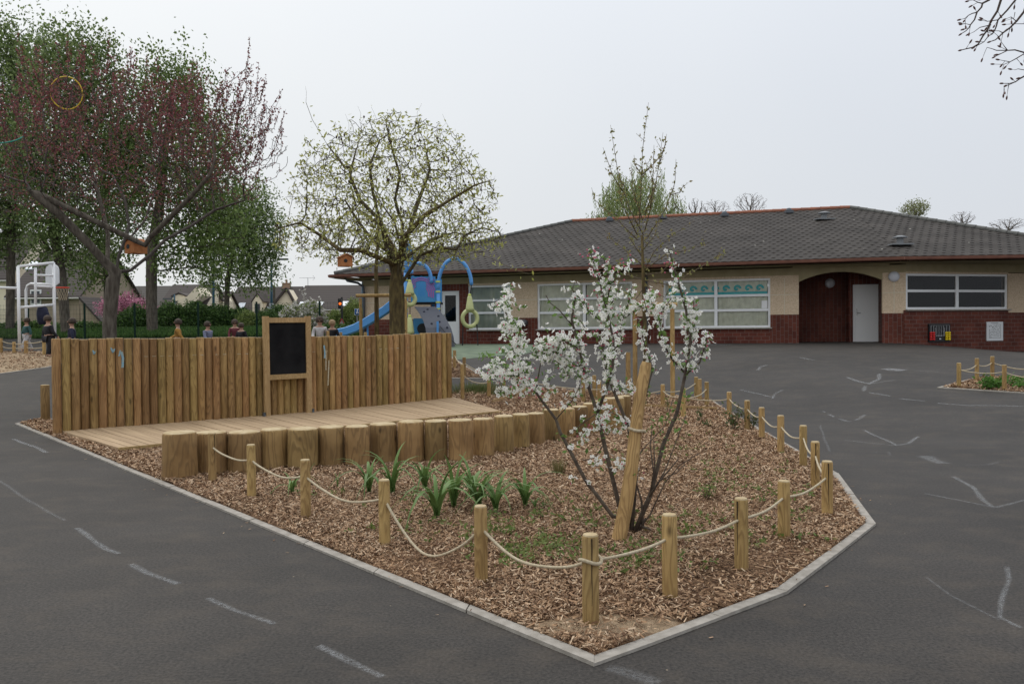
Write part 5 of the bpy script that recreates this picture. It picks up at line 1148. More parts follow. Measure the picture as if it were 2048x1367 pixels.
# small road signs
def sign(nm, px, Y, label, cat, parts, pole_top, bottom=1.0):
    p = P(px, pole_top, Y); o = tag(empty(nm, (p.x,Y,bottom)), label, cat); m = MB(); m.tube([(p.x,Y,bottom),p], .04, 8); m.build('pole', plain('sign_pole_grey', (.22,.23,.23), .5), o)
    for (x0,y0,x1,y1,mt,pn) in parts:
        a, b = P(x0,y0,Y-.08), P(x1,y1,Y-.08); m = MB(); m.box(((a.x+b.x)/2,Y-.08,(a.z+b.z)/2),(b.x-a.x,.04,a.z-b.z)); m.build(pn, mt, o)
    return o
SW = plain('sign_white', (.55,.57,.60), .5)
s_ = sign('direction_sign',544,50,'white direction signs on a pole left of the blackboard top','direction sign',[(539,606,547,612,SW,'square_plate'),(534,613,549,618,SW,'sign_plate'),(537,619,550,622,SW,'sign_plate')],606)
m = MB(); a = P(543,609,49.87); m.box(a,(.1,.01,.08)); m.build('plate_symbol', TEALP, s_)
s_ = sign('pedestrian_sign',714,46,'blue square sign with a white figure beside the support frame','road sign',[(709,617,719,630,plain('sign_white_edge',(.7,.72,.75),.5),'sign_edge')],617)
a, b = P(709.8,617.8,45.88), P(718.2,629.2,45.88); m = MB(); m.box(((a.x+b.x)/2,45.86,(a.z+b.z)/2),(b.x-a.x,.03,a.z-b.z)); m.build('sign_plate', plain('sign_blue', (.01,.10,.32), .5), s_)
m = MB(); c = P(715,622.5,45.8); m.lathe([(.035,0),(.035,.05)],8,c+Vector((0,0,.06))); m.bar(c+Vector((0,0,.05)),c+Vector((-.05,0,-.12)),.03,.05); m.bar(c+Vector((-.01,0,-.02)),c+Vector((.07,0,-.1)),.03,.03); m.build('walking_figure', WHITE, s_)
tl = tag(empty('traffic_light', (P(684,640,45).x,45,1.2)), 'black traffic light showing amber above a warning triangle', 'traffic light')
p = P(680,597,45); m = MB(); pp = P(684,625,45); m.tube([(pp.x,45,1.2),(pp.x,45,P(0,600,45).z)], .05, 8); m.build('pole', BLK, tl)
a, b = P(676.5,597,44.8), P(683.5,617,44.8); m = MB(); m.box(((a.x+b.x)/2,44.8,(a.z+b.z)/2),(b.x-a.x,.2,a.z-b.z)); m.build('housing', BLK, tl)
for i, (y, mt) in enumerate(((600.5,BLK),(607,None),(613.5,BLK))):
    c = P(680,y,44.66); mt = mt or plain('amber_lamp_glow', (1,.16,.02), .4, emit=1.2); m = MB(); m.lathe([(.075,0),(.07,.02),(.03,.035)],14,(0,0,0)); x = m.build('lamp', mt, tl, Matrix.Translation(c) @ Matrix.Rotation(PI/2,4,'X')); 
m = MB(); a, b, c = P(683.5,637,44.85), P(678.5,648,44.85), P(689,648,44.85); m.slab([(a.x,a.z),(b.x,b.z),(c.x,c.z)][::-1], 44.83, 44.87); m.build('warning_triangle', SW, tl)
m = MB(); 
for u, v in ((a,b),(b,c),(c,a)): m.tube([Vector((u.x,44.82,u.z)),Vector((v.x,44.82,v.z))], .03, 5)
cc = (a+b+c)/3; m.box((cc.x,44.81,cc.z+.02),(.03,.01,.1)); m.build('red_border', plain('sign_red', (.35,.05,.04), .5), tl)
# blue pool cover beyond the fence
pc_ = P(150,648,46); m = MB(); n_ = 16
vs_ = []; 
for j in range(n_+1):
    for i in range(n_*2+1):
        u, v = i/(n_*2)*2-1, j/n_*2-1; x, y = u*1.35, v*1.0; h = .35*max(0,1-abs(u)**1.5)*max(0,1-abs(v)**2)+.02*math.sin(u*17)*math.cos(v*9); vs_.append((x,y,h))
w_ = n_*2+1; m.add(vs_, [(j*w_+i,j*w_+i+1,(j+1)*w_+i+1,(j+1)*w_+i) for j in range(n_) for i in range(n_*2)])
tag(m.build('pool_cover', plain('blue_tarpaulin', (.05,.19,.50), .5), None, Matrix.Translation((pc_.x+.15,46,P(0,655,46).z-.12)), smooth=True), 'blue tarpaulin heap on the grass behind the fence', 'tarpaulin')

# ================================================================== TREES
def colonize(roots, att, step=.16, kill=.3, infl=1.6, iters=220, up=0.05, wob=.25, seed=0):
    """Space colonisation: roots = list of (points, parent index) chains to start from."""
    r = np.random.default_rng(seed); pos = [np.array(p, float) for p, _ in roots]; par = [q for _, q in roots]
    att = np.array(att, float); alive = np.ones(len(att), bool)
    Pn = np.array(pos); D = np.linalg.norm(att[:,None]-Pn[None],axis=2); near_ = D.argmin(1); nd = D.min(1)
    kids = {}
    for it in range(iters):
        act = alive & (nd < infl)
        if not act.any(): break
        dirs = {}
        for i in np.nonzero(act)[0]:
            k = near_[i]; v = att[i]-pos[k]; dirs.setdefault(k, np.zeros(3)); dirs[k] += v/(np.linalg.norm(v)+1e-9)
        new = []
        for k, v in dirs.items():
            if kids.get(k,0) > 3: continue
            v = v/(np.linalg.norm(v)+1e-9)+r.normal(0,wob,3)*.6; v[2] += up; v /= np.linalg.norm(v)+1e-9
            new.append((pos[k]+v*step, k)); kids[k] = kids.get(k,0)+1
        if not new: break
        b = len(pos)
        for p, k in new: pos.append(p); par.append(k)
        NP = np.array([p for p, _ in new]); ia = np.nonzero(alive)[0]
        D = np.linalg.norm(att[ia][:,None]-NP[None],axis=2); j = D.argmin(1); d = D.min(1); bt_ = d < nd[ia]
        near_[ia[bt_]] = b+j[bt_]; nd[ia[bt_]] = d[bt_]; alive[ia[d < kill]] = False
    return np.array(pos), np.array(par)
def tree_mesh(pos, par, r_tip, r_base, expo=2.2, sides=(9,5,3), pw=1.15):
    n = len(pos); w_ = np.zeros(n); ch = [[] for _ in range(n)]
    for i in range(n):
        if par[i] >= 0: ch[par[i]].append(i)
    rad = np.zeros(n)
    for i in range(n-1,-1,-1):
        rad[i] = r_tip if not ch[i] else (sum(rad[c]**expo for c in ch[i]))**(1/expo)
    k = r_base/rad[0]
    rad = r_tip+(r_base-r_tip)*np.clip((rad-r_tip)/(rad[0]-r_tip),0,1)**pw
    thick, thin = MB(), MB(); st = [i for i in range(n) if par[i] < 0]
    stack = [(s, -1) for s in st]
    while stack:
        s, p = stack.pop(); ch_ = [s]; c = s
        while ch[c]:
            q = sorted(ch[c], key=lambda x: -rad[x]); c2 = q[0]
            for o_ in q[1:]: stack.append((o_, c))
            c = c2; ch_.append(c)
        pts = [pos[i] for i in ch_]; rr = [rad[i] for i in ch_]
        if p >= 0: pts = [pos[p]]+pts; rr = [min(rad[p]*.8, rr[0]*1.15)]+rr
        if len(pts) < 2: continue
        R_ = max(rr); sd_ = sides[0] if R_ > r_base*.35 else (sides[1] if R_ > r_base*.1 else sides[2])
        (thick if R_ > r_base*.35 else thin).tube(pts, rr, sd_, cap=False)
    tips = [i for i in range(n) if not ch[i]]
    return thick, thin, rad, tips, ch
def leaves(C, size, aspect=.5, up=None, seed=0, droop=0.0):
    r = np.random.default_rng(seed); n = len(C); d = r.normal(0,1,(n,3)); d[:,2] -= droop
    d /= np.linalg.norm(d,axis=1)[:,None]; q = r.normal(0,1,(n,3)); s = np.cross(d,q); s /= np.linalg.norm(s,axis=1)[:,None]
    L2 = (size*r.uniform(.6,1.3,n))[:,None]; a = C; b = C+d*L2
    m = C+d*L2*.45
    return np.stack([a, m+s*L2*aspect*.5, b, m-s*L2*aspect*.5], 1)
def ellips(n, c, r, seed, shell=.55, zmin=None, flat=None):
    q = np.random.default_rng(seed); v = q.normal(0,1,(n,3)); v /= np.linalg.norm(v,axis=1)[:,None]
    rr = q.uniform(shell**3,1,n)**(1/3); p = np.array(c)+v*rr[:,None]*np.array(r)
    if zmin is not None: p = p[p[:,2] > zmin]
    return p
def trunk_roots(pts, step=.2):
    pts = [Vector(p) for p in pts]; r = []; 
    for a, b in zip(pts, pts[1:]):
        k = max(1, int((b-a).length/step))
        for i in range(k): v = a.lerp(b, i/k); r.append(v)
    r.append(pts[-1]); return [(tuple(v), i-1) for i, v in enumerate(r)]
def limbs(roots, at, pts, step=.2):
    """Add a limb polyline starting at node index `at`."""
    base_ = Vector(roots[at][0]); pts = [base_]+[Vector(p) for p in pts]; prev = at
    for a, b in zip(pts, pts[1:]):
        k = max(1, int((b-a).length/step))
        for i in range(1,k+1): roots.append((tuple(a.lerp(b,i/k)), prev)); prev = len(roots)-1
    return prev
def make_tree(name, label, cat, roots, att, rt, rb, bark, twigm, step, kill, infl, up=.05, wob=.25, seed=1, iters=200, group=None, sides=(10,5,3), pw=1.15):
    pos, par = colonize(roots, att, step, kill, infl, iters, up, wob, seed)
    thick, thin, rad, tips, ch = tree_mesh(pos, par, rt, rb, sides=sides, pw=pw)
    root = tag(empty(name, pos[0]), label, cat, group)
    thick.build('trunk', bark, root, smooth=True); 
    if thin.v: thin.build('branches', twigm, root, smooth=True)
    return root, pos, par, rad, tips, ch
# ---- centre tree: spreading crown, first yellow-green leaves
Yt = 20.0
def T(px, py, d=0): return P(px, py, Yt+d)
b0 = onG(794,Yt); rt_ = trunk_roots([b0-Vector((0,0,.1)), T(794,620), T(793,545), T(792,530)])
top_i = len(rt_)-1
for pl in ([(778,505,0),(745,480,.2),(715,440,.4),(690,400,.3)], [(800,490,-.3),(790,445,-.5),(765,410,-.4),(745,375,-.2)], [(815,480,.3),(822,430,.5),(838,390,.6)], [(832,500,.2),(860,480,.6),(890,470,.9)], [(840,510,-.4),(880,495,-1.0),(930,500,-1.4)], [(770,520,-.5),(720,500,-1.1),(660,500,-1.5)], [(812,470,-.8),(850,430,-1.4),(900,400,-1.7)], [(790,500,.9),(760,450,1.6),(720,420,2.0)], [(800,500,.1),(806,450,.2),(790,400,.1),(800,350,-.1),(785,300,-.2),(775,260,-.2)], [(838,400,.6),(860,340,.5),(850,290,.4)], [(760,440,-.2),(720,400,-.1),(700,350,0),(712,300,.1)], [(745,380,-.2),(740,330,-.4),(760,280,-.5)]):
    limbs(rt_, top_i-random.randint(0,3), [T(*q) for q in pl])
cc_ = T(785,392); att = np.concatenate([ellips(5600, (cc_.x,cc_.y,cc_.z-.25), (2.6,2.4,2.25), 11, .3, zmin=3.2), ellips(1500, (cc_.x-.1,cc_.y,3.75), (2.95,2.6,.7), 12, .3, zmin=3.05)])
att = att[(np.sin(att[:,0]*2.1+.5)*np.sin(att[:,2]*2.4)+np.sin(att[:,1]*1.8+att[:,0])*.6+rng.normal(0,.45,len(att))) > -.9]
for pl in ([(905,520,-1.2),(950,505,-1.8),(990,520,-2.2),(1030,540,-2.6),(1058,548,-2.8)],[(930,470,-1.0),(965,455,-1.2),(1000,465,-1.4)],[(900,400,-.8),(950,370,-1.0),(990,358,-1.1)],[(640,470,-.5),(600,445,-.7),(562,455,-.8)],[(690,335,.2),(655,290,.4),(625,240,.5),(612,205,.5)]):
    k0 = min(range(len(rt_)), key=lambda i: (Vector(rt_[i][0])-T(*pl[0])).length); limbs(rt_, k0, [T(*q) for q in pl], .15)
tr, pos, par, rad, tips, ch_ = make_tree('spreading_tree', 'spreading round tree with sparse yellow green leaves and dark seed pods in the centre', 'tree', rt_, att, .0065, .185, BARKM, plain('mossy_twig', (.065,.05,.03), .9, c2=(.10,.08,.04), scale=5), .12, .15, .7, up=.03, wob=.34, seed=3, iters=170, pw=1.25)
thinn = np.nonzero(rad < .022)[0]; q = np.random.default_rng(5); pick = q.choice(thinn, 8200); C = pos[pick]+q.normal(0,.08,(8200,3))
YL = leafmat('young_leaves', [(.27,.29,.08),(.42,.43,.13),(.55,.54,.21),(.34,.34,.09),(.22,.25,.07)], trans=.5)
x_ = quads('leaves', leaves(C, .10, .42, seed=6, droop=.3), YL, tr)
tp = q.choice(np.array(tips), 90); C = []
for i in tp:
    if pos[i][2] < 4.2 and q.random() < .6: continue
    for k in range(q.integers(1,6)): C.append(pos[i]+q.normal(0,.06,3)+np.array([0,0,.03]))
m = MB()
for c in C: m.lathe([(.006,-.035),(.022,-.012),(.022,.012),(.005,.035)], 5, Vector(c))
m.build('seed_pods', plain('brown_pod', (.055,.03,.025), .8), tr)['kind'] = 'stuff'
m = MB(); 
for i in q.choice(np.array(tips), 150):
    if pos[i][2] > 4.6: p = Vector(pos[i]); m.tube([p, p+Vector((q.normal(0,.06),q.normal(0,.06),.22)), p+Vector((q.normal(0,.1),q.normal(0,.1),.42))], [.004,.003,.002], 3)
m.build('branches', TWIG, tr)
# ---- redbud on the left
Yr = 19.5
def T(px, py, d=0): return P(px, py, Yr+d)
b0 = onG(218,Yr); rt_ = trunk_roots([b0-Vector((0,0,.1)), T(219,640), T(226,560), T(232,545)]); ti = len(rt_)-1
e = limbs(rt_, ti, [T(206,520,-.2),T(180,490,-.4),T(140,450,-.6),(T(110,420,-.8)),T(60,380,-1.0)])
e2_ = limbs(rt_, ti, [T(238,510),T(246,490),T(258,450,.2),T(250,400,.3),T(225,350,.3)])
e3 = limbs(rt_, ti+8 if 0 else len(rt_)-12, [T(290,490,-.2),T(300,475,-.3),T(335,440,-.5),T(380,395,-.8),T(420,350,-1)])
e4 = limbs(rt_, ti, [T(262,540,.3),T(300,510,.5),T(330,480,.7),T(385,450,1.0),T(430,420,1.3),T(490,400,1.4)])
e5 = limbs(rt_, ti-1, [T(215,530,.4),T(216,470,.9),T(205,420,1.2),T(190,360,1.4)])
limbs(rt_, ti, [T(240,500,.8),T(290,440,1.4),T(310,380,1.8)])
cL = T(225,285); att = np.concatenate([ellips(2600, (cL.x,cL.y,cL.z-.2), (3.2,2.7,1.9), 21, .35, zmin=3.9), ellips(1300, (T(430,290).x,cL.y,cL.z-.1), (1.7,1.7,1.55), 22, .3, zmin=4.0), ellips(700, (T(40,330).x,cL.y,cL.z-.5), (2.0,2.2,1.5), 23, .3, zmin=3.9), ellips(220, (T(487,190).x,cL.y,T(487,205).z), (.55,.6,1.1), 24, .2), ellips(150,(T(110,150).x,cL.y,T(110,160).z),(.7,.8,.9),25,.2)])
rb_, pos, par, rad, tips, ch_ = make_tree('redbud_tree', 'wide redbud tree covered in dark magenta buds on the left', 'tree', rt_, att, .0070, .160, BARK, plain('redbud_twig', (.065,.052,.045), .9, c2=(.12,.105,.09), scale=4), .13, .17, .9, up=.12, wob=.38, seed=4, iters=180, pw=1.55)
thinn = np.nonzero((rad < .03) & (pos[:,2] > 4.1))[0]; q = np.random.default_rng(8); n = 13500; sel_ = thinn[np.sin(pos[thinn][:,0]*2.3+pos[thinn][:,2]*1.9)+np.sin(pos[thinn][:,1]*2.7+1)+q.normal(0,.7,len(thinn)) > -.6]; pick = q.choice(sel_, n); t = q.random(n)[:,None]
pp_ = np.where(par[pick] >= 0, par[pick], pick); C = pos[pick]*t+pos[pp_]*(1-t)+q.normal(0,.028,(n,3))
keep = q.random(n) < np.clip((C[:,2]-4.0)/1.6,.12,1); C = C[keep]
# long upright flowering shoots at the crown's rim
m = MB(); ex_ = []
for i in q.choice(np.array([t_ for t_ in tips if pos[t_][2] > 5.6]), 330):
    p = Vector(pos[i]); d_ = Vector((q.normal((pos[i][0]-cL.x)*.08,.12), q.normal(0,.12), 1)).normalized(); ln = q.uniform(.3,.75); m.tube([p, p+d_*ln*.5, p+d_*ln], [.007,.005,.003], 3)
    for k in range(int(ln*52)): ex_.append(np.array(p+d_*ln*q.random())+q.normal(0,.016,3))
m.build('branches', TWIGD, rb_)
C = np.concatenate([C, np.array(ex_)])
RBM = leafmat('redbud_flowers', [(.15,.045,.048),(.24,.075,.08),(.33,.12,.13),(.18,.055,.052),(.26,.14,.075)], trans=.25)
quads('blossoms', leaves(C, .050, .8, seed=9), RBM, rb_)
# things hanging in the trees
m = MB(); c = P(133,186,Yr-.7); Rh = .34
m.tube([c+Vector((Rh*.92*math.cos(a), .1*math.cos(a), Rh*1.08*math.sin(a))) for a in [2*PI*i/40 for i in range(41)]], .014, 8); tag(m.build('hoop', plain('yellow_hoop', (.62,.42,.02), .45), smooth=True), 'yellow hoop caught high in the redbud branches', 'hoop')
m = MB(); c = P(8,270,Yr-1.5); m.tube([c+Vector((.45*math.cos(a), .2*math.sin(a), .22*math.sin(a))) for a in [PI*.95+1.15*PI*i/30 for i in range(31)]], .015, 8); tag(m.build('hoop', plain('green_hoop', (.02,.28,.20), .45), smooth=True), 'green hoop caught in the redbud at the left picture edge', 'hoop')
def birdhouse(px, py, Y, w_, label, rz, hole=True):
    c = P(px,py,Y); o = tag(empty('birdhouse', c), label, 'birdhouse'); fr = Matrix.Translation(c) @ Matrix.Rotation(rz,4,'Z'); OW = plain('orange_stained_wood', (.48,.21,.09), .8, .1, c2=(.36,.14,.055), scale=9); h = w_*.95; d = w_*1.1
    m = MB(); m.slab([(-w_/2,-h/2),(w_/2,-h/2),(w_/2,h*.3),(0,h*.55),(-w_/2,h*.3)], -d/2, d/2); m.build('box', OW, o, fr)
    m = MB()
    for s_ in (-1,1): m.add([(0,-d*.6,h*.60),(s_*w_*.62,-d*.6,h*.27),(s_*w_*.62,d*.6,h*.27),(0,d*.6,h*.60),(0,-d*.6,h*.65),(s_*w_*.62,-d*.6,h*.32),(s_*w_*.62,d*.6,h*.32),(0,d*.6,h*.65)], [(0,1,2,3),(7,6,5,4),(0,4,5,1),(1,5,6,2),(2,6,7,3)])
    m.build('roof', OW, o, fr)
    m = MB(); m.lathe([(w_*.16,0),(w_*.16,.01)],12,(0,0,0)); m.build('entrance_hole', BLK, o, fr @ Matrix.Translation((-w_*.12,-d/2-.002,0)) @ Matrix.Rotation(PI/2,4,'X'))
    m = MB(); m.tube([c+Vector((0,0,h*.6)), c+Vector((.03,.02,h*1.1))], .006, 4); m.build('hanger', BLK, o)
birdhouse(690,522,Yt-1.4,.26,'small orange wooden birdhouse hanging below the central tree',.5)
birdhouse(272,494,Yr+.6,.34,'larger orange birdhouse behind the redbud limb',-.5)
# ---- tall green trees behind
GLM = [leafmat('green_leaves', [(.075,.11,.035),(.12,.175,.055),(.19,.255,.085),(.27,.34,.13)], trans=.35), leafmat('yellowish_leaves', [(.08,.13,.035),(.14,.20,.055),(.22,.29,.09)], trans=.4)]
def green(label, px, Y, trunk_px, lobes, nleaf, seed, mat, size=.16, rb=.3, aspect=.6, droop=.8, cat='tree', name='broadleaf_tree', step=.45, zcut=None):
    g = onG(px, Y); s = Y/F
    rt = trunk_roots([g-Vector((0,0,.2))]+[P(x,y,Y+d) for x,y,d in trunk_px], .4)
    at = []
    for i,(cx,cy,rx,ry) in enumerate(lobes): c = P(cx,cy,Y); at.append(ellips(int(260*rx*ry/6400)+40, (c.x,c.y,c.z), (rx*s, min(rx,130)*s*.8, ry*s), seed*10+i, .2))
    att = np.concatenate(at); root, pos, par, rad, tips, ch = make_tree(name, label, cat, rt, att, .02, rb, BARK, TWIGD, step, .55, 6, up=.04, wob=.3, seed=seed, iters=60)
    r = np.random.default_rng(seed+50); hi = np.nonzero((rad < rb*.35))[0]; nleaf = int(nleaf*.56); ncl = nleaf//16; pk = r.choice(hi, ncl); cl = pos[pk]+r.normal(0,.42,(ncl,3)); C = np.repeat(cl,16,0)+r.normal(0,1,(ncl*16,3))*np.array([.20,.20,.30])
    if zcut is not None: C = C[C[:,2] > zcut]
    quads('leaves', leaves(C, size, aspect, seed=seed, droop=droop), mat, root); return root
green('tallest green tree at the left picture edge behind the redbud', 20, 41, [(22,500,0),(28,300,.5),(35,180,0)], [(-20,170,110,150),(30,330,70,130),(-30,420,100,110),(50,130,60,80)], 60000, 31, GLM[0], rb=.2, zcut=P(0,540,41).z)
green('green tree with a leaning trunk behind the goal frame', 133, 38, [(124,560,0),(104,440,.5),(110,300,0),(140,180,0)], [(150,160,95,100),(100,330,85,110),(140,450,90,75),(200,260,70,90)], 52000, 32, GLM[0], rb=.22, zcut=P(0,600,38).z)
green('green tree with a thick straight trunk left of the blackboard', 305, 38.5, [(303,600,0),(303,500,0),(318,420,.5),(330,300,0),(340,200,0)], [(340,190,85,85),(290,330,90,90),(400,330,90,110),(380,480,75,60),(440,460,70,65)], 46000, 33, GLM[1], rb=.25, zcut=P(0,575,38.5).z)
green('drooping green tree left of the central tree, hanging over the street lamp', 452, 52, [(455,560,0),(470,480,0),(480,420,0)], [(510,460,55,90),(500,520,45,55),(460,430,60,70),(540,500,25,70),(420,530,35,50)], 32000, 34, GLM[0], rb=.16, size=.17, zcut=P(0,598,52).z)
green('slim green tree behind the redbud trunk', 212, 44, [(213,600,0),(212,470,0),(205,350,0)], [(230,400,60,100),(200,520,55,60),(240,300,50,70)], 18000, 35, GLM[1], rb=.14, zcut=P(0,590,44).z)
# ---- willow and bare trees beyond the roof
WLM = leafmat('willow_leaves', [(.18,.23,.08),(.27,.33,.13),(.36,.41,.19)], trans=.45)
g = onG(1275,62); s = 62/F; rt = trunk_roots([Vector((g.x,62,.8)), P(1275,520,62), P(1275,440,62)], .5); att = np.concatenate([ellips(320,tuple(P(1275,405,62)),(92*s,2.6,80*s),71,.2), ellips(90,tuple(P(1225,435,62)),(50*s,2,60*s),72,.2), ellips(60,tuple(P(1345,435,62)),(38*s,2,40*s),73,.2)])
wl, pos, par, rad, tips, ch_ = make_tree('willow_tree', 'pale green weeping willow rising behind the school roof', 'tree', rt, att, .018, .35, BARK, TWIG, .5, .7, 6, seed=71, iters=40)
r = np.random.default_rng(3); hi = np.nonzero(rad < .14)[0]; C = []
for k in r.choice(hi, 1500):
    p = pos[k]+r.normal(0,.25,3); ln = r.uniform(.7,2.0); nn = int(ln*12); t = np.linspace(0,1,nn); C.append(np.stack([p[0]+np.sin(t*3+k)*.06+r.normal(0,.03,nn), p[1]+r.normal(0,.04,nn), p[2]-t*ln],1))
quads('leaves', leaves(np.concatenate(C), .20, .30, seed=4, droop=3), WLM, wl)
for i,(px,py,rx,ry,Y,lab,lf) in enumerate(((1500,408,36,22,72,'round bare grey tree behind the red ridge',0),(1430,418,32,18,80,'low bare grey tree right of the willow',0),(1390,415,18,18,66,'thin bare tree touching the willow on its right',0),(1830,418,28,14,70,'small round tree with first green leaves beyond the right hip',1),(1925,436,26,12,76,'bare grey tree beyond the right hip, left one of two',0),(2015,448,36,12,76,'bare grey tree beyond the right hip, right one of two',0),(1600,425,20,8,90,'distant low bare tree beyond the red ridge',0))):
    s = Y/F; c = P(px,py,Y); rt = trunk_roots([Vector((c.x,Y,.6)), Vector((c.x,Y,c.z-ry*s*1.3))], .5); att = ellips(900, tuple(c), (rx*s, rx*s, ry*s*1.15), 80+i, .1)
    bt_, pos, par, rad, tips, ch_ = make_tree('bare_tree', lab, 'tree', rt, att, .011, .13, BARK, plain('pale_twig', (.22,.19,.18), .9), .17, .22, 2.0, up=.1, wob=.3, seed=80+i, iters=60, sides=(6,4,3))
    if lf: q = np.random.default_rng(i); quads('leaves', leaves(pos[q.choice(np.nonzero(rad < .04)[0], 1500)]+q.normal(0,.15,(1500,3)), .14, .6, seed=5), leafmat('pale_leaves', [(.20,.22,.09),(.30,.32,.14)]), bt_)
# ---- pink cherry
g = onG(255,56); s = 56/F; rt = trunk_roots([Vector((g.x,56,1)), P(255,650,56)], .3); att = np.concatenate([ellips(180,tuple(P(262,628,56)),(52*s,1.4,38*s),91,.1), ellips(60,tuple(P(222,615,56)),(30*s,1,26*s),92,.1)])
ck, pos, par, rad, tips, ch_ = make_tree('cherry_tree', 'pink blossoming cherry tree between the house and the second trunk', 'cherry tree', rt, att, .012, .14, BARK, TWIGD, .3, .4, 4, up=.1, seed=91, iters=40)
q = np.random.default_rng(91); n = 9000; pk = q.choice(len(pos), n//9); C = np.repeat(pos[pk],9,0)+q.normal(0,.16,(len(pk)*9,3)); quads('blossoms', leaves(C,.11,.8,seed=92), leafmat('pink_blossom', [(.38,.13,.22),(.52,.22,.32),(.62,.34,.42)], trans=.3), ck)
m = MB(); ex_ = []
for i in range(26): p = P(q.uniform(215,305), q.uniform(595,615), 56); m.tube([p, p+Vector((q.normal(0,.15),0,q.uniform(.5,1.2)))],[.02,.01],3)
m.build('branches', TWIG, ck)
# ---- white blossoming shrub, hedges and bushes beyond the fence
def bush(name, label, cat, cx, cy, rx, ry, Y, n, mats, size, seed, depth=1.2, base_y=672, cut=None):
    s = Y/F; c = P(cx,cy,Y); r = np.random.default_rng(seed); root = tag(empty(name, (c.x,Y,c.z-ry*s)), label, cat)
    m = MB()
    for k in range(9): a = r.uniform(0,6.28); m.tube([(c.x,Y,c.z-ry*s), (c.x+math.cos(a)*rx*s*.4, Y+math.sin(a)*depth*.4, c.z-ry*s*.2), (c.x+math.cos(a)*rx*s*.75, Y+math.sin(a)*depth*.7, c.z+ry*s*r.uniform(.1,.8))], [.03,.02,.01], 4)
    m.build('stems', TWIG, root)
    ncl = n//12; v = r.normal(0,1,(ncl,3)); v /= np.linalg.norm(v,axis=1)[:,None]; v *= (r.uniform(.3,1,ncl)**.4)[:,None]*(1+.16*np.sin(v[:,:1]*5+seed)); C = np.array([c.x,Y,c.z])+v*np.array([rx*s,depth,ry*s])
    C = np.repeat(C,12,0)+r.normal(0,.09*max(1,s*25),(ncl*12,3)); k = r.random(len(C)) if len(mats) > 1 else None
    if k is None: quads('leaves', leaves(C,size,.45,seed=seed), mats[0], root)
    else: quads('leaves', leaves(C[k < .5],size,.45,seed=seed), mats[0], root); quads('blossoms', leaves(C[k >= .5],size*.9,.85,seed=seed+1), mats[1], root)
    return root
HED = leafmat('hedge_leaves', [(.025,.055,.012),(.05,.10,.02),(.09,.16,.04),(.13,.21,.06)], trans=.25); BAM = leafmat('bamboo_leaves', [(.10,.14,.035),(.17,.22,.06),(.26,.31,.10)], trans=.35)
WBL = leafmat('white_petal_far', [(.50,.47,.42),(.62,.60,.56)], trans=.3)
hd = [(-60,38),(40,35),(270,34),(345,40),(400,44),(452,38),(150,30)]
labs = ['dark clipped hedge beyond the left picture edge','dark clipped hedge behind the goal net','green hedge right of the redbud trunk','green hedge behind the child in mustard','green hedge behind the child in grey blue','high rounded green hedge left of the blackboard','low hedge behind the blue tarpaulin']
for i,((px,ry),lab) in enumerate(zip(hd,labs)):
    lowh = px < 200; bush('hedge', lab, 'hedge', px, 650 if not lowh else 668, 50 if not lowh else 62, ry if not lowh else 20, 50 if not lowh else 42, 16000, [HED], .16, 200+i, depth=1.0)
for i,(px,py,rx,ry,lab,mats,Y) in enumerate(((508,652,36,28,'yellow green bush behind the traffic signs post',[BAM],47),(566,640,28,30,'rounded green bush right of the direction signs',[HED],49),(612,640,46,34,'white blossoming shrub above the blackboard',[BAM,WBL],40),(668,650,26,26,'pale green bush left of the traffic light',[BAM],48),(706,637,24,34,'yellow green bush right of the traffic light',[BAM],48),(538,648,26,26,'green bush behind the left blackboard post',[HED],46),(590,655,26,18,'low green bush behind the white blossoming shrub',[HED],44),(690,662,60,9,'low green bank of shrubs left of the slide',[HED],38))):
    bush('bush', lab, 'bush', px, py, rx, ry, Y, 7000, mats, .13, 230+i, depth=.9)
m = MB(); rs_ = [o for o in COL.objects if o.get('label') == 'white blossoming shrub above the blackboard'][0]; ex_ = []; q = np.random.default_rng(77)
for k,(x0,y0,x1,y1) in enumerate(((615,620,606,578),(625,625,628,598),(635,630,641,600),(600,630,588,606))):
    a, b = P(x0,y0,40), P(x1,y1,40); m.tube([a,b],[.02,.008],4)
    for t in np.linspace(0,1,40): ex_.append(np.array(a.lerp(b,t))+q.normal(0,.06,3))
m.build('branches', TWIG, rs_); quads('blossoms', leaves(np.array(ex_),.11,.85,seed=78), WBL, rs_)
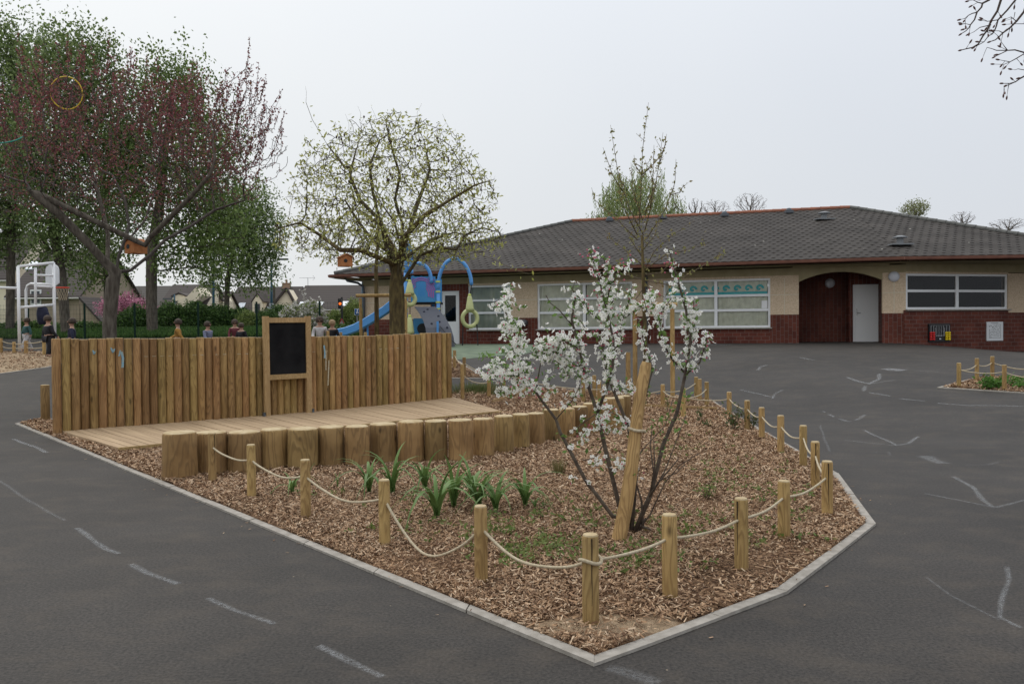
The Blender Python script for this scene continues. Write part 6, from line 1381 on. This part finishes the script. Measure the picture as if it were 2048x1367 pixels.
# ---- overhanging tree at the top right
Yo = 8.0
ot0 = Vector((8.6, Yo+1.2, gz(8.6,Yo+1.2))); OB = tag(empty('overhanging_tree', ot0), 'bare tree whose budding twigs hang into the top right corner', 'tree')
m = MB(); hub = Vector((8.0,Yo+.8,5.2)); m.tube([ot0, ot0+Vector((-.1,0,2.2)), Vector((8.3,Yo+1,3.8)), hub, Vector((7.2,Yo+.3,6.2)), Vector((6.6,Yo,7.0))], [.2,.17,.15,.12,.07,.04], 12); m.tube([hub, Vector((8.6,Yo,6.4)), Vector((9.4,Yo-.6,7.4))],[.1,.06,.03],8); m.tube([hub, Vector((7.4,Yo+1.8,6.3)), Vector((7.0,Yo+2.4,7.6))],[.09,.05,.03],8)
m.build('trunk', BARK, OB, smooth=True)
br_ = [([(2100,-80),(2020,-50),(1979,0),(1965,7),(1963,15),(1954,25),(1949,40),(1941,50),(1938,56),(1932,62),(1924,67)],.012),([(1954,25),(1945,27),(1937,31),(1930,37),(1922,39)],.006),([(1965,7),(1956,5),(1946,0),(1938,2)],.006),([(2060,-90),(2010,-30),(2002,0),(1995,22),(1982,42),(1975,60),(1966,72),(1957,88),(1945,95),(1932,98),(1924,100)],.014),
 ([(2080,-60),(2031,0),(2015,20),(1996,40),(1993,52),(1990,60),(1985,68),(1977,72),(1968,84),(1950,94)],.010),([(2110,-40),(2060,-10),(2048,24),(2033,43),(2020,56),(2006,66),(1998,74),(1991,80),(1982,83)],.014),([(2120,90),(2080,115),(2048,105),(2030,100),(2015,101),(2003,107),(1991,113)],.010),([(2015,101),(1993,101),(1985,98),(1974,95),(1970,104),(1965,117)],.005),([(2015,101),(2008,92),(2000,80)],.005),
 ([(2080,115),(2048,108),(2033,117),(2020,124),(2010,122),(1999,120)],.007),([(2020,124),(2008,129),(2003,143)],.004),([(2120,130),(2048,153),(2039,158),(2031,164),(2020,167),(2007,167)],.010),([(2031,164),(2018,170),(2008,175),(2007,188)],.004),([(2018,168),(2016,178),(2014,192)],.004),([(1996,40),(1975,43),(1964,41)],.005),([(1990,60),(1978,62),(1966,68)],.005),([(1982,50),(1960,55),(1948,64),(1939,68)],.005),([(2006,66),(1998,62),(1985,62)],.005),([(2033,43),(2022,34),(2012,38)],.005),
 ([(1941,50),(1933,48),(1924,47)],.004),([(2060,30),(2048,48),(2024,48),(2012,49)],.005),([(2030,25),(2028,36),(2010,42)],.004),([(2048,140),(2036,138),(2030,140),(2024,139)],.004),([(2110,-40),(2120,20),(2120,90),(2120,130)],.02)]
m = MB(); bd = []; q = random.Random(12)
for i,(pts,r_) in enumerate(br_):
    d0 = (i*37%7-3)*.0; pp = [P(x,y,Yo) for x,y in pts]; m.tube(pp, [r_*(1-.7*k/(len(pp)-1)) for k in range(len(pp))], 5); bd.append((pp[-1], (pp[-1]-pp[-2]).normalized()))
    for k in range(1,len(pp)-1):
        if q.random() < .55: d = Vector((q.uniform(-1,.3),q.uniform(-.3,.3),q.uniform(-1,.6))).normalized(); e = pp[k]+d*q.uniform(.03,.10); m.tube([pp[k],e],[.003,.002],3); bd.append((e,d))
pA = P(2110,-40,Yo); m.tube([Vector((7.2,Yo+.3,6.2)), (Vector((7.2,Yo+.3,6.2))+pA)/2+Vector((0,0,.1)), pA],[.05,.035,.022],7); m.tube([Vector((6.6,Yo,7.0)), P(2060,-90,Yo), P(2100,-80,Yo)],[.03,.02,.014],6); m.tube([P(2100,-80,Yo),P(2080,-60,Yo),P(2110,-40,Yo)],.013,5)
m.build('branches', TWIGD, OB, smooth=True); m = MB()
for p, d in bd: m.tube([p-d*.004, p+d*.012, p+d*.03, p+d*.042], [.003,.0085,.0075,.001], 6)
m.build('buds', plain('reddish_bud', (.10,.045,.035), .6), OB, smooth=True)['kind'] = 'stuff'
# ---- young trees tied to the support frames
def sapling(label, px, Y, pts, shoots, leafm, seed, rb=.05, nlow=0, lsz=.07, dens=14):
    g = onG(px, Y); o = tag(empty('young_tree', g), label, 'young tree'); m = MB(); pp = [g]+[P(x,y,Y) for x,y in pts]; k = len(pp); m.tube(pp, [rb*(1-.55*i/(k-1)) for i in range(k)], 8); m.build('trunk', BARKM, o, smooth=True)
    m = MB(); C = []; q = np.random.default_rng(seed)
    for sh in shoots:
        d0 = q.uniform(-.5,.5); pp = [P(x,y,Y+d0*i/(len(sh)-1)) for i,(x,y) in enumerate(sh)]; m.tube(pp, [rb*.24*(1-.75*i/(len(pp)-1)) for i in range(len(pp))], 5)
        for a, b in zip(pp, pp[1:]):
            n = max(2,int((b-a).length*dens*.5))
            for i in range(n):
                c = np.array(a.lerp(b,(i+q.random()*.3)/n)); C += [c+q.normal(0,.02,3) for _ in range(5)]
                if q.random() < .18:
                    e = Vector(c)+Vector((q.normal(0,.15),q.normal(0,.15),q.uniform(.1,.3))); m.tube([Vector(c),e],[.006,.003],3); C += [np.array(Vector(c).lerp(e,t_))+q.normal(0,.02,3) for t_ in (.4,.7,1)]
    m.build('branches', TWIG, o, smooth=True); quads('leaves', leaves(np.array(C), lsz, .6, seed=seed), leafm, o)
sh = [[(1287,470),(1260,420),(1235,340),(1221,250)],[(1250,390),(1225,350),(1206,295)],[(1278,455),(1282,380),(1285,300),(1297,205)],[(1284,350),(1270,330),(1268,310)],[(1290,460),(1305,400),(1318,330),(1326,265)],[(1318,330),(1330,290),(1333,268)],[(1300,420),(1305,380),(1308,290)],[(1284,350),(1310,325),(1328,300)],[(1295,475),(1330,420),(1350,365),(1352,318)],[(1340,390),(1360,385),(1368,368)],[(1275,480),(1235,440),(1190,400),(1183,375)],[(1275,470),(1240,400),(1238,345)],[(1285,440),(1265,380),(1262,325)],[(1290,430),(1310,370),(1290,320)],
 [(1285,530),(1250,500),(1225,480),(1210,460)],[(1288,540),(1330,510),(1370,500),(1420,485)],[(1288,560),(1340,570),(1400,535),(1440,510),(1452,500)],[(1288,540),(1310,500),(1345,470),(1390,440)],[(1288,520),(1262,480),(1250,450)],[(1288,560),(1240,545),(1210,520)],[(1288,575),(1270,600),(1250,590),(1225,560)],[(1288,570),(1330,595),(1345,560)],[(1288,550),(1320,545),(1350,520)],[(1286,500),(1310,470),(1325,420)]]
sapling('tall young tree with upright budding shoots tied to the right support frame', 1290, Yf+.05, [(1291,700),(1288,600),(1286,540),(1284,470)], sh, leafmat('bud_leaves', [(.20,.20,.06),(.30,.29,.11),(.24,.17,.08)], trans=.4), 61, rb=.055)
sapling('slim pale young trunk tied to the left support frame', 754, 24.1, [(753,600),(752,540),(756,480),(757,430)], [[(757,430),(752,400),(758,360)],[(756,450),(775,420),(780,390)],[(756,470),(735,440),(730,420)]], YL, 62, rb=.075, dens=6)
# ================================================================== BLOSSOMING BUSH
g0 = G(1262,1072); Yb = g0.y
bu = tag(empty('blossoming_bush', g0), 'tall loose bush of white apple blossom with pink buds in the front bed', 'flowering bush')
ST = [([(1240,1035),(1226,1031),(1172,961),(1122,865),(1113,838),(1072,784),(1036,748),(1024,690),(1010,620),(1009,578)],.017,.3,(800,580)),
 ([(1036,748),(1005,725),(985,716),(963,711)],.008,.25,(0,0)),([(1072,784),(1081,725),(1098,690),(1110,682)],.006,.1,(725,0)),([(1040,752),(1012,750),(990,745)],.006,.3,(2000,0)),([(1113,838),(1145,800),(1160,770)],.005,.0,(820,700)),
 ([(1250,1050),(1236,1006),(1208,888),(1195,825),(1172,761),(1158,698),(1142,640),(1150,590),(1143,575)],.020,-.1,(770,560)),
 ([(1195,825),(1210,780),(1226,734),(1226,680),(1212,620),(1200,570),(1190,530),(1177,498)],.013,-.25,(790,480)),
 ([(1262,1069),(1272,938),(1258,856),(1217,752),(1205,700),(1215,640),(1225,600),(1240,575)],.019,.15,(780,560)),
 ([(1217,752),(1232,700),(1245,640),(1262,590),(1262,575)],.010,.25,(740,560)),([(1212,620),(1220,570),(1215,535),(1205,515)],.006,-.2,(640,500)),([(1208,575),(1225,560),(1235,545)],.005,-.2,(640,500)),
 ([(1266,1069),(1299,992),(1326,888),(1353,825),(1372,747),(1381,680),(1372,620),(1358,570),(1345,530),(1338,498)],.018,-.15,(730,480)),
 ([(1372,747),(1398,725),(1410,690),(1416,660)],.009,-.2,(740,640)),([(1381,690),(1392,640),(1385,600)],.008,-.1,(760,600)),([(1372,747),(1345,720),(1330,690),(1318,650),(1305,615),(1299,580)],.010,.05,(740,570)),
 ([(1258,856),(1290,790),(1305,740),(1290,690),(1275,640)],.010,.3,(740,600)),([(1318,650),(1325,620),(1340,600),(1352,590)],.006,.0,(690,580)),([(1258,856),(1235,830),(1205,815)],.005,.2,(860,0)),
 ([(1299,992),(1320,960),(1344,933),(1358,915)],.010,-.3,(0,0)),([(1320,960),(1352,945),(1370,928)],.005,-.3,(0,0)),([(1299,992),(1310,930),(1306,880)],.008,-.25,(0,0)),([(1270,1060),(1290,1010),(1310,960),(1300,890),(1305,850)],.010,.2,(0,0)),([(1266,1072),(1285,1050),(1284,1000),(1272,960),(1276,910)],.013,-.2,(0,0)),([(1264,1074),(1300,1030),(1330,965),(1360,930),(1400,905)],.008,-.5,(0,0)),([(1250,1070),(1262,1020),(1268,985)],.018,-.1,(0,0)),([(1262,1076),(1275,1052),(1292,1035)],.02,0,(0,0)),([(1280,1050),(1300,1058),(1304,1075)],.012,-.4,(0,0)),([(1290,1010),(1330,940),(1352,885),(1372,830)],.007,.25,(0,0)),
 ([(1158,698),(1130,680),(1105,690),(1092,700)],.006,-.15,(740,640)),([(1165,730),(1130,735),(1113,722)],.005,-.2,(745,700)),([(1195,825),(1160,850),(1138,870)],.004,.0,(0,0)),([(1208,888),(1190,915),(1165,920)],.004,0,(0,0)),
 ([(1145,650),(1120,620),(1100,605),(1092,590)],.006,-.1,(0,0)),([(1200,640),(1175,620),(1155,590)],.006,.1,(660,560)),([(1262,1069),(1255,960),(1285,900),(1330,850),(1345,800)],.007,.4,(0,0)),([(1230,690),(1180,670),(1160,640)],.005,.15,(720,600)),([(1240,640),(1290,610),(1310,600)],.006,.3,(650,590))]
m = MB(); clusters = []; q = random.Random(4); nonfl = []
for pts, r_, dz, (y_hi, y_lo) in ST:
    k = len(pts); pp = []
    for i,(x,y) in enumerate(pts):
        h = (1070-y)/575; pp.append(P(x+q.uniform(-1.5,1.5), y, Yb+dz*h*1.3))
    m.tube(pp, [max(.0035, r_*(1-.72*i/(k-1))) for i in range(k)], 7 if r_ > .01 else 5)
    for i in range(k-1):
        a, b = pp[i], pp[i+1]; nseg = max(1, int((b-a).length/.016))
        for j in range(nseg):
            p = a.lerp(b,(j+q.random())/nseg); py = pts[i][1]+(pts[i+1][1]-pts[i][1])*(j+.5)/nseg
            if py < y_hi:
                if q.random() < .80: clusters.append((p, py))
            elif q.random() < .10 and py < 900: nonfl.append(p)
m.build('stems', plain('dark_stem_bark', (.060,.042,.032), .85, c2=(.12,.095,.07), scale=20, bump=.003), bu, smooth=True)
extra = [(1030,700,16),(1018,650,16),(1012,610,12),(1040,735,14),(1026,672,12),(1010,585,8),(1045,765,8),(1075,700,14),(1100,700,26),(1118,690,18),(990,745,22),(1020,775,14),(1090,775,8),(1005,740,6),(1140,720,10),(1060,780,8),(1148,855,2),(1170,860,5),(1165,885,3),(1200,920,5),(1240,925,5),(1225,865,4),(1260,935,4),(1310,600,4),(1215,850,6),(1200,835,5),(1255,780,8),(1130,740,8),(1185,960,2),(1205,940,2),(1140,735,10),(1110,683,9),(1240,530,8),(1225,845,4)]
for x, y, n in extra:
    c = P(x,y,Yb-.1)
    for i in range(n): clusters.append((c+Vector((q.gauss(0,.045),q.gauss(0,.045),q.gauss(0,.035))), y))
tw = MB(); FV, FF, BV, LQ = [], [], [], []
pet = MB(); bud = MB(); stam = MB(); lv = []
for p, py in clusters:
    off = Vector((q.gauss(0,1),q.gauss(0,1),q.gauss(.3,.8))).normalized()*q.uniform(.012,.05); c = p+off
    tw.tube([p, c], [.0022,.0015], 3, cap=False)
    for i in range(q.randint(2,5)):
        f = c+Vector((q.gauss(0,.02),q.gauss(0,.02),q.gauss(0,.018))); n_ = (f-p).normalized()+Vector((q.gauss(0,.5),q.gauss(0,.5),q.gauss(0,.5))); n_.normalize(); s1 = n_.orthogonal().normalized(); s2 = n_.cross(s1); R_ = q.uniform(.014,.022); cup = q.uniform(.1,.7); ph = q.uniform(0,6)
        isbud = q.random() < (.13 if py > 560 else .38)
        if isbud: bud.tube([f, f+n_*.008, f+n_*.014], [.003,.007,.002], 5, cap=False); continue
        for j in range(5):
            a = ph+2*PI*j/5; d = s1*math.cos(a)+s2*math.sin(a); e = s1*math.cos(a+PI/2)+s2*math.sin(a+PI/2)
            pet.add([f+d*.002, f+d*R_*.6+e*R_*.42+n_*R_*cup*.4, f+d*R_*1.05+n_*R_*cup*(.8+q.uniform(-.2,.3)), f+d*R_*.6-e*R_*.42+n_*R_*cup*.4], [(0,1,2,3)])
        stam.tube([f, f+n_*.006], [.002,.0015], 4, cap=False)
    for i in range(q.choice((1,2,2,3,3))):
        lv.append(np.array(p+off*q.uniform(.2,1)))
for p in nonfl:
    for i in range(4): lv.append(np.array(p)+np.array([q.gauss(0,.02) for _ in range(3)]))
for (x0,y0,x1,y1,n) in ((963,711,1010,728,40),(1310,850,1380,780,26),(1320,900,1345,860,12),(1150,890,1240,940,12),(1120,800,1190,900,6),(1060,800,1120,780,5)):
    for i in range(n): t = q.random(); lv.append(np.array(P(x0+(x1-x0)*t+q.gauss(0,5), y0+(y1-y0)*t+q.gauss(0,5), Yb+q.gauss(0,.06))))
tw.build('flower_stalks', TWIGD, bu)['kind'] = 'stuff'
PET, _t, _b = newmat('white_petal')
_b.inputs['Base Color'].default_value = (.94,.935,.90,1); _b.inputs['Roughness'].default_value = .6; _tr = _t.nodes.new('ShaderNodeBsdfTranslucent'); _tr.inputs[0].default_value = (.94,.935,.90,1); _mx = _t.nodes.new('ShaderNodeMixShader'); _mx.inputs[0].default_value = .5
_t.links.new(_b.outputs[0], _mx.inputs[1]); _t.links.new(_tr.outputs[0], _mx.inputs[2]); _t.links.new(_mx.outputs[0], _t.nodes['Material Output'].inputs[0])
pet.build('petals', PET, bu); bud.build('pink_buds', plain('pink_bud', (.50,.10,.16), .6), bu)['kind'] = 'stuff'; stam.build('stamens', plain('stamen', (.50,.42,.12), .7), bu)
quads('leaves', leaves(np.array(lv), .042, .5, seed=3), leafmat('fresh_leaves', [(.08,.15,.03),(.13,.23,.05),(.20,.32,.09)], trans=.4), bu)
# ================================================================== SMALL PLANTS
STRAP = leafmat('strap_leaves', [(.08,.14,.04),(.125,.21,.06),(.18,.28,.085)], rough=.45, trans=.25)
def strap(px, py, h, n, label, seed, spread=1):
    g = G(px,py); q = random.Random(seed); o = None; m = MB(); base_ = g+Vector((0,0,.03)); sz = h*1.45
    for i in range(n):
        a = 2*PI*i/n+q.uniform(-.4,.4); L_ = sz*q.uniform(.65,1.1); tilt = q.uniform(.25,1.15)*spread; d = Vector((math.cos(a),math.sin(a),0)); w_ = q.uniform(.012,.019)*sz/.36; s_ = Vector((-d.y,d.x,0)); vs = []; K = 8
        for k in range(K+1):
            t = k/K; th = tilt*(.35+1.5*t*t); p = base_+d*(L_*t*math.sin(th*.8))+Vector((0,0,L_*t*math.cos(th*.95))); ww = w_*(1-t**2.2)*(.75+.25*min(1,t*4)); 
            vs += [p-s_*ww+d*.004, p-d*ww*.35, p+s_*ww+d*.004]
        m.add(vs, [(3*k+j,3*k+j+1,3*k+j+4,3*k+j+3) for k in range(K) for j in (0,1)])
    return tag(m.build('strap_leaf_clump', STRAP, smooth=True), label, 'plant', 'strap leaved clumps in the mulch')
for i,(px,py,h,n,lab,sp) in enumerate(((738,990,.33,9,'strap leaf clump just left of the sagging rope',1),(785,993,.36,9,'strap leaf clump just behind the rope post with the deep sag',1),(850,985,.36,10,'strap leaf clump at the back left of the big group',1),(874,1042,.40,11,'strap leaf clump nearest the camera in the big group',.8),(908,1020,.36,11,'strap leaf clump second from left in the big group front',.8),(945,1000,.35,11,'strap leaf clump at the back of the big group, behind its middle',1),(958,1022,.36,11,'strap leaf clump in the middle of the big group',1),(992,1028,.36,10,'strap leaf clump at the right front of the big group',.9),(1050,1018,.34,10,'separate strap leaf clump right of the big group',1.05),(1070,1022,.13,5,'tiny strap leaf clump at the foot of the separate right one',1),(584,992,.24,7,'small bent strap leaf clump beside the third rope post',1.2),(676,980,.14,3,'tiny lone strap leaf shoot between two rope posts',.3),(618,965,.14,4,'tiny strap leaf shoot peeking behind the third rope post',.8))):
    strap(px,py,h,n,lab,300+i,sp)
def herb(px, py, h, w_, n, label, mat, seed, size=.03, name='herb', cat='plant', stems=True):
    g = G(px,py); q = np.random.default_rng(seed); o = tag(empty(name, g), label, cat); m = MB(); C = []
    for k in range(max(3,n//14)):
        a = q.uniform(0,6.28); e = g+Vector((math.cos(a)*w_*q.random(), math.sin(a)*w_*q.random(), h*q.uniform(.5,1))); mid = g.lerp(e,.5)+Vector((0,0,h*.1)); m.tube([g,mid,e],[.005,.004,.002],4)
        for j in range(14): t = q.uniform(.2,1); C.append(np.array(g.lerp(e,t))+q.normal(0,w_*.18,3)*np.array([1,1,.5])+np.array([0,0,.02]))
    m.build('stems', TWIG, o); quads('leaves', leaves(np.array(C), size, .5, seed=seed), mat, o); return o
WEED = leafmat('weed_leaves', [(.08,.12,.03),(.13,.19,.045),(.20,.25,.08),(.20,.17,.06)], trans=.3); DRK = leafmat('rose_leaves', [(.04,.07,.02),(.07,.11,.03),(.12,.09,.04)], trans=.3)
herb(1466,862,.42,.30,170,'sparse dark leaved rose bush beside the kerb posts',DRK,401,.055,'rose_bush','rose bush'); herb(1508,862,.30,.12,60,'small dark rose shoot between two kerb posts',DRK,402,.05,'rose_bush','rose bush'); herb(1398,846,.28,.1,40,'small dark leaved shoot left of the rose bush',DRK,403,.05,'rose_bush','rose bush'); herb(1414,856,.12,.08,30,'low dark leaved shoot beside the left rose shoot',DRK,404,.045,'rose_bush','rose bush')
herb(1415,1000,.16,.10,90,'green weed tuft with tall thin stalk right of the bush',WEED,405,.035,'weed'); m = MB(); g = G(1417,992); m.tube([g,g+Vector((.01,0,.2)),g+Vector((0,0,.42))],[.003,.002,.001],4); tag(m.build('dry_stalk', TWIG), 'thin dry stalk standing above the green weed tuft', 'stalk')
herb(1335,825,.35,.1,50,'thin sapling with pinkish buds behind the leaning stake',WEED,406,.04,'weed')
for i,(x,y,s_,lab) in enumerate(((1990,776,.2,'green weeds beside the front post of the right bed'),(2035,772,.3,'broad green weed clump at the right picture edge'),(2058,780,.25,'green weeds beyond the right picture edge'),(1975,780,.12,'small weed patch left of the front post of the right bed'))):
    herb(x,y,.22,s_*1.6,150,lab,leafmat('green_weed', [(.05,.13,.02),(.09,.20,.035),(.14,.27,.06)], trans=.3),410+i,.09,'weed')
# dry grass tuft and grass at the palisade end
def tuft(px, py, h, w_, n, label, mat, seed):
    g = G(px,py); q = np.random.default_rng(seed); a = q.uniform(0,6.28,n); rr = q.random(n)*w_; X = g.x+rr*np.cos(a); Y = g.y+rr*np.sin(a)*.8; Z = gzn(X,Y)+.03; l_ = h*q.uniform(.5,1.1,n); c = np.stack([X,Y,Z],1); d = np.stack([np.cos(a)*l_*.35, np.sin(a)*l_*.35, l_],1); s_ = np.stack([-np.sin(a),np.cos(a),0*a],1)*.003*(g.y/6)
    return tag(quads('grass_tuft', np.stack([c-s_,c+s_,c+d+s_*.2,c+d-s_*.2],1), mat), label, 'grass tuft')
tuft(1117,952,.16,.07,120,'dry olive grass tuft left of the blossoming bush',leafmat('dry_grass', [(.14,.12,.05),(.24,.20,.09),(.10,.12,.04)]),420)
for i,(x,y,w_,n,lab) in enumerate(((955,783,.8,900,'dark grass patch right of the palisade end'),(1000,790,.4,250,'thin grass patch at the foot of the far posts'))): tuft(x,y,.13,w_,n,lab,leafmat('bed_grass', [(.06,.09,.025),(.12,.15,.05),(.20,.18,.09)]),430+i)
# scattered little weeds in the near part of the bed: ground cover
C = []; q = np.random.default_rng(500)
for (cx,cy,sx,sy,n) in ((1100,1110,110,30,170),(1290,1130,90,25,90),(1130,1040,120,25,80),(1440,960,90,40,90),(1560,1000,80,50,60),(1000,1060,60,25,45),(1350,1060,80,30,60),(850,1060,90,25,40),(1500,1080,70,30,40),(1350,900,100,30,70),(700,1000,100,25,25),(1620,1080,40,30,20)):
    for i in range(n):
        x, y = q.normal(cx,sx*.6), q.normal(cy,sy*.6)
        if y < 815 or y > 1290: continue
        g = G(x,y)
        if not inside((g.x,g.y), main_in): continue
        if q.random() < .45: continue
        for k in range(q.integers(4,10)): C.append(np.array(g)+np.array([q.normal(0,.022),q.normal(0,.022),.045+abs(q.normal(0,.016))]))
tag(quads('ground_weeds', leaves(np.array(C), .036, .55, seed=501), WEED), 'tiny green weeds scattered through the wood chips of the large bed', 'weeds', kind='stuff')
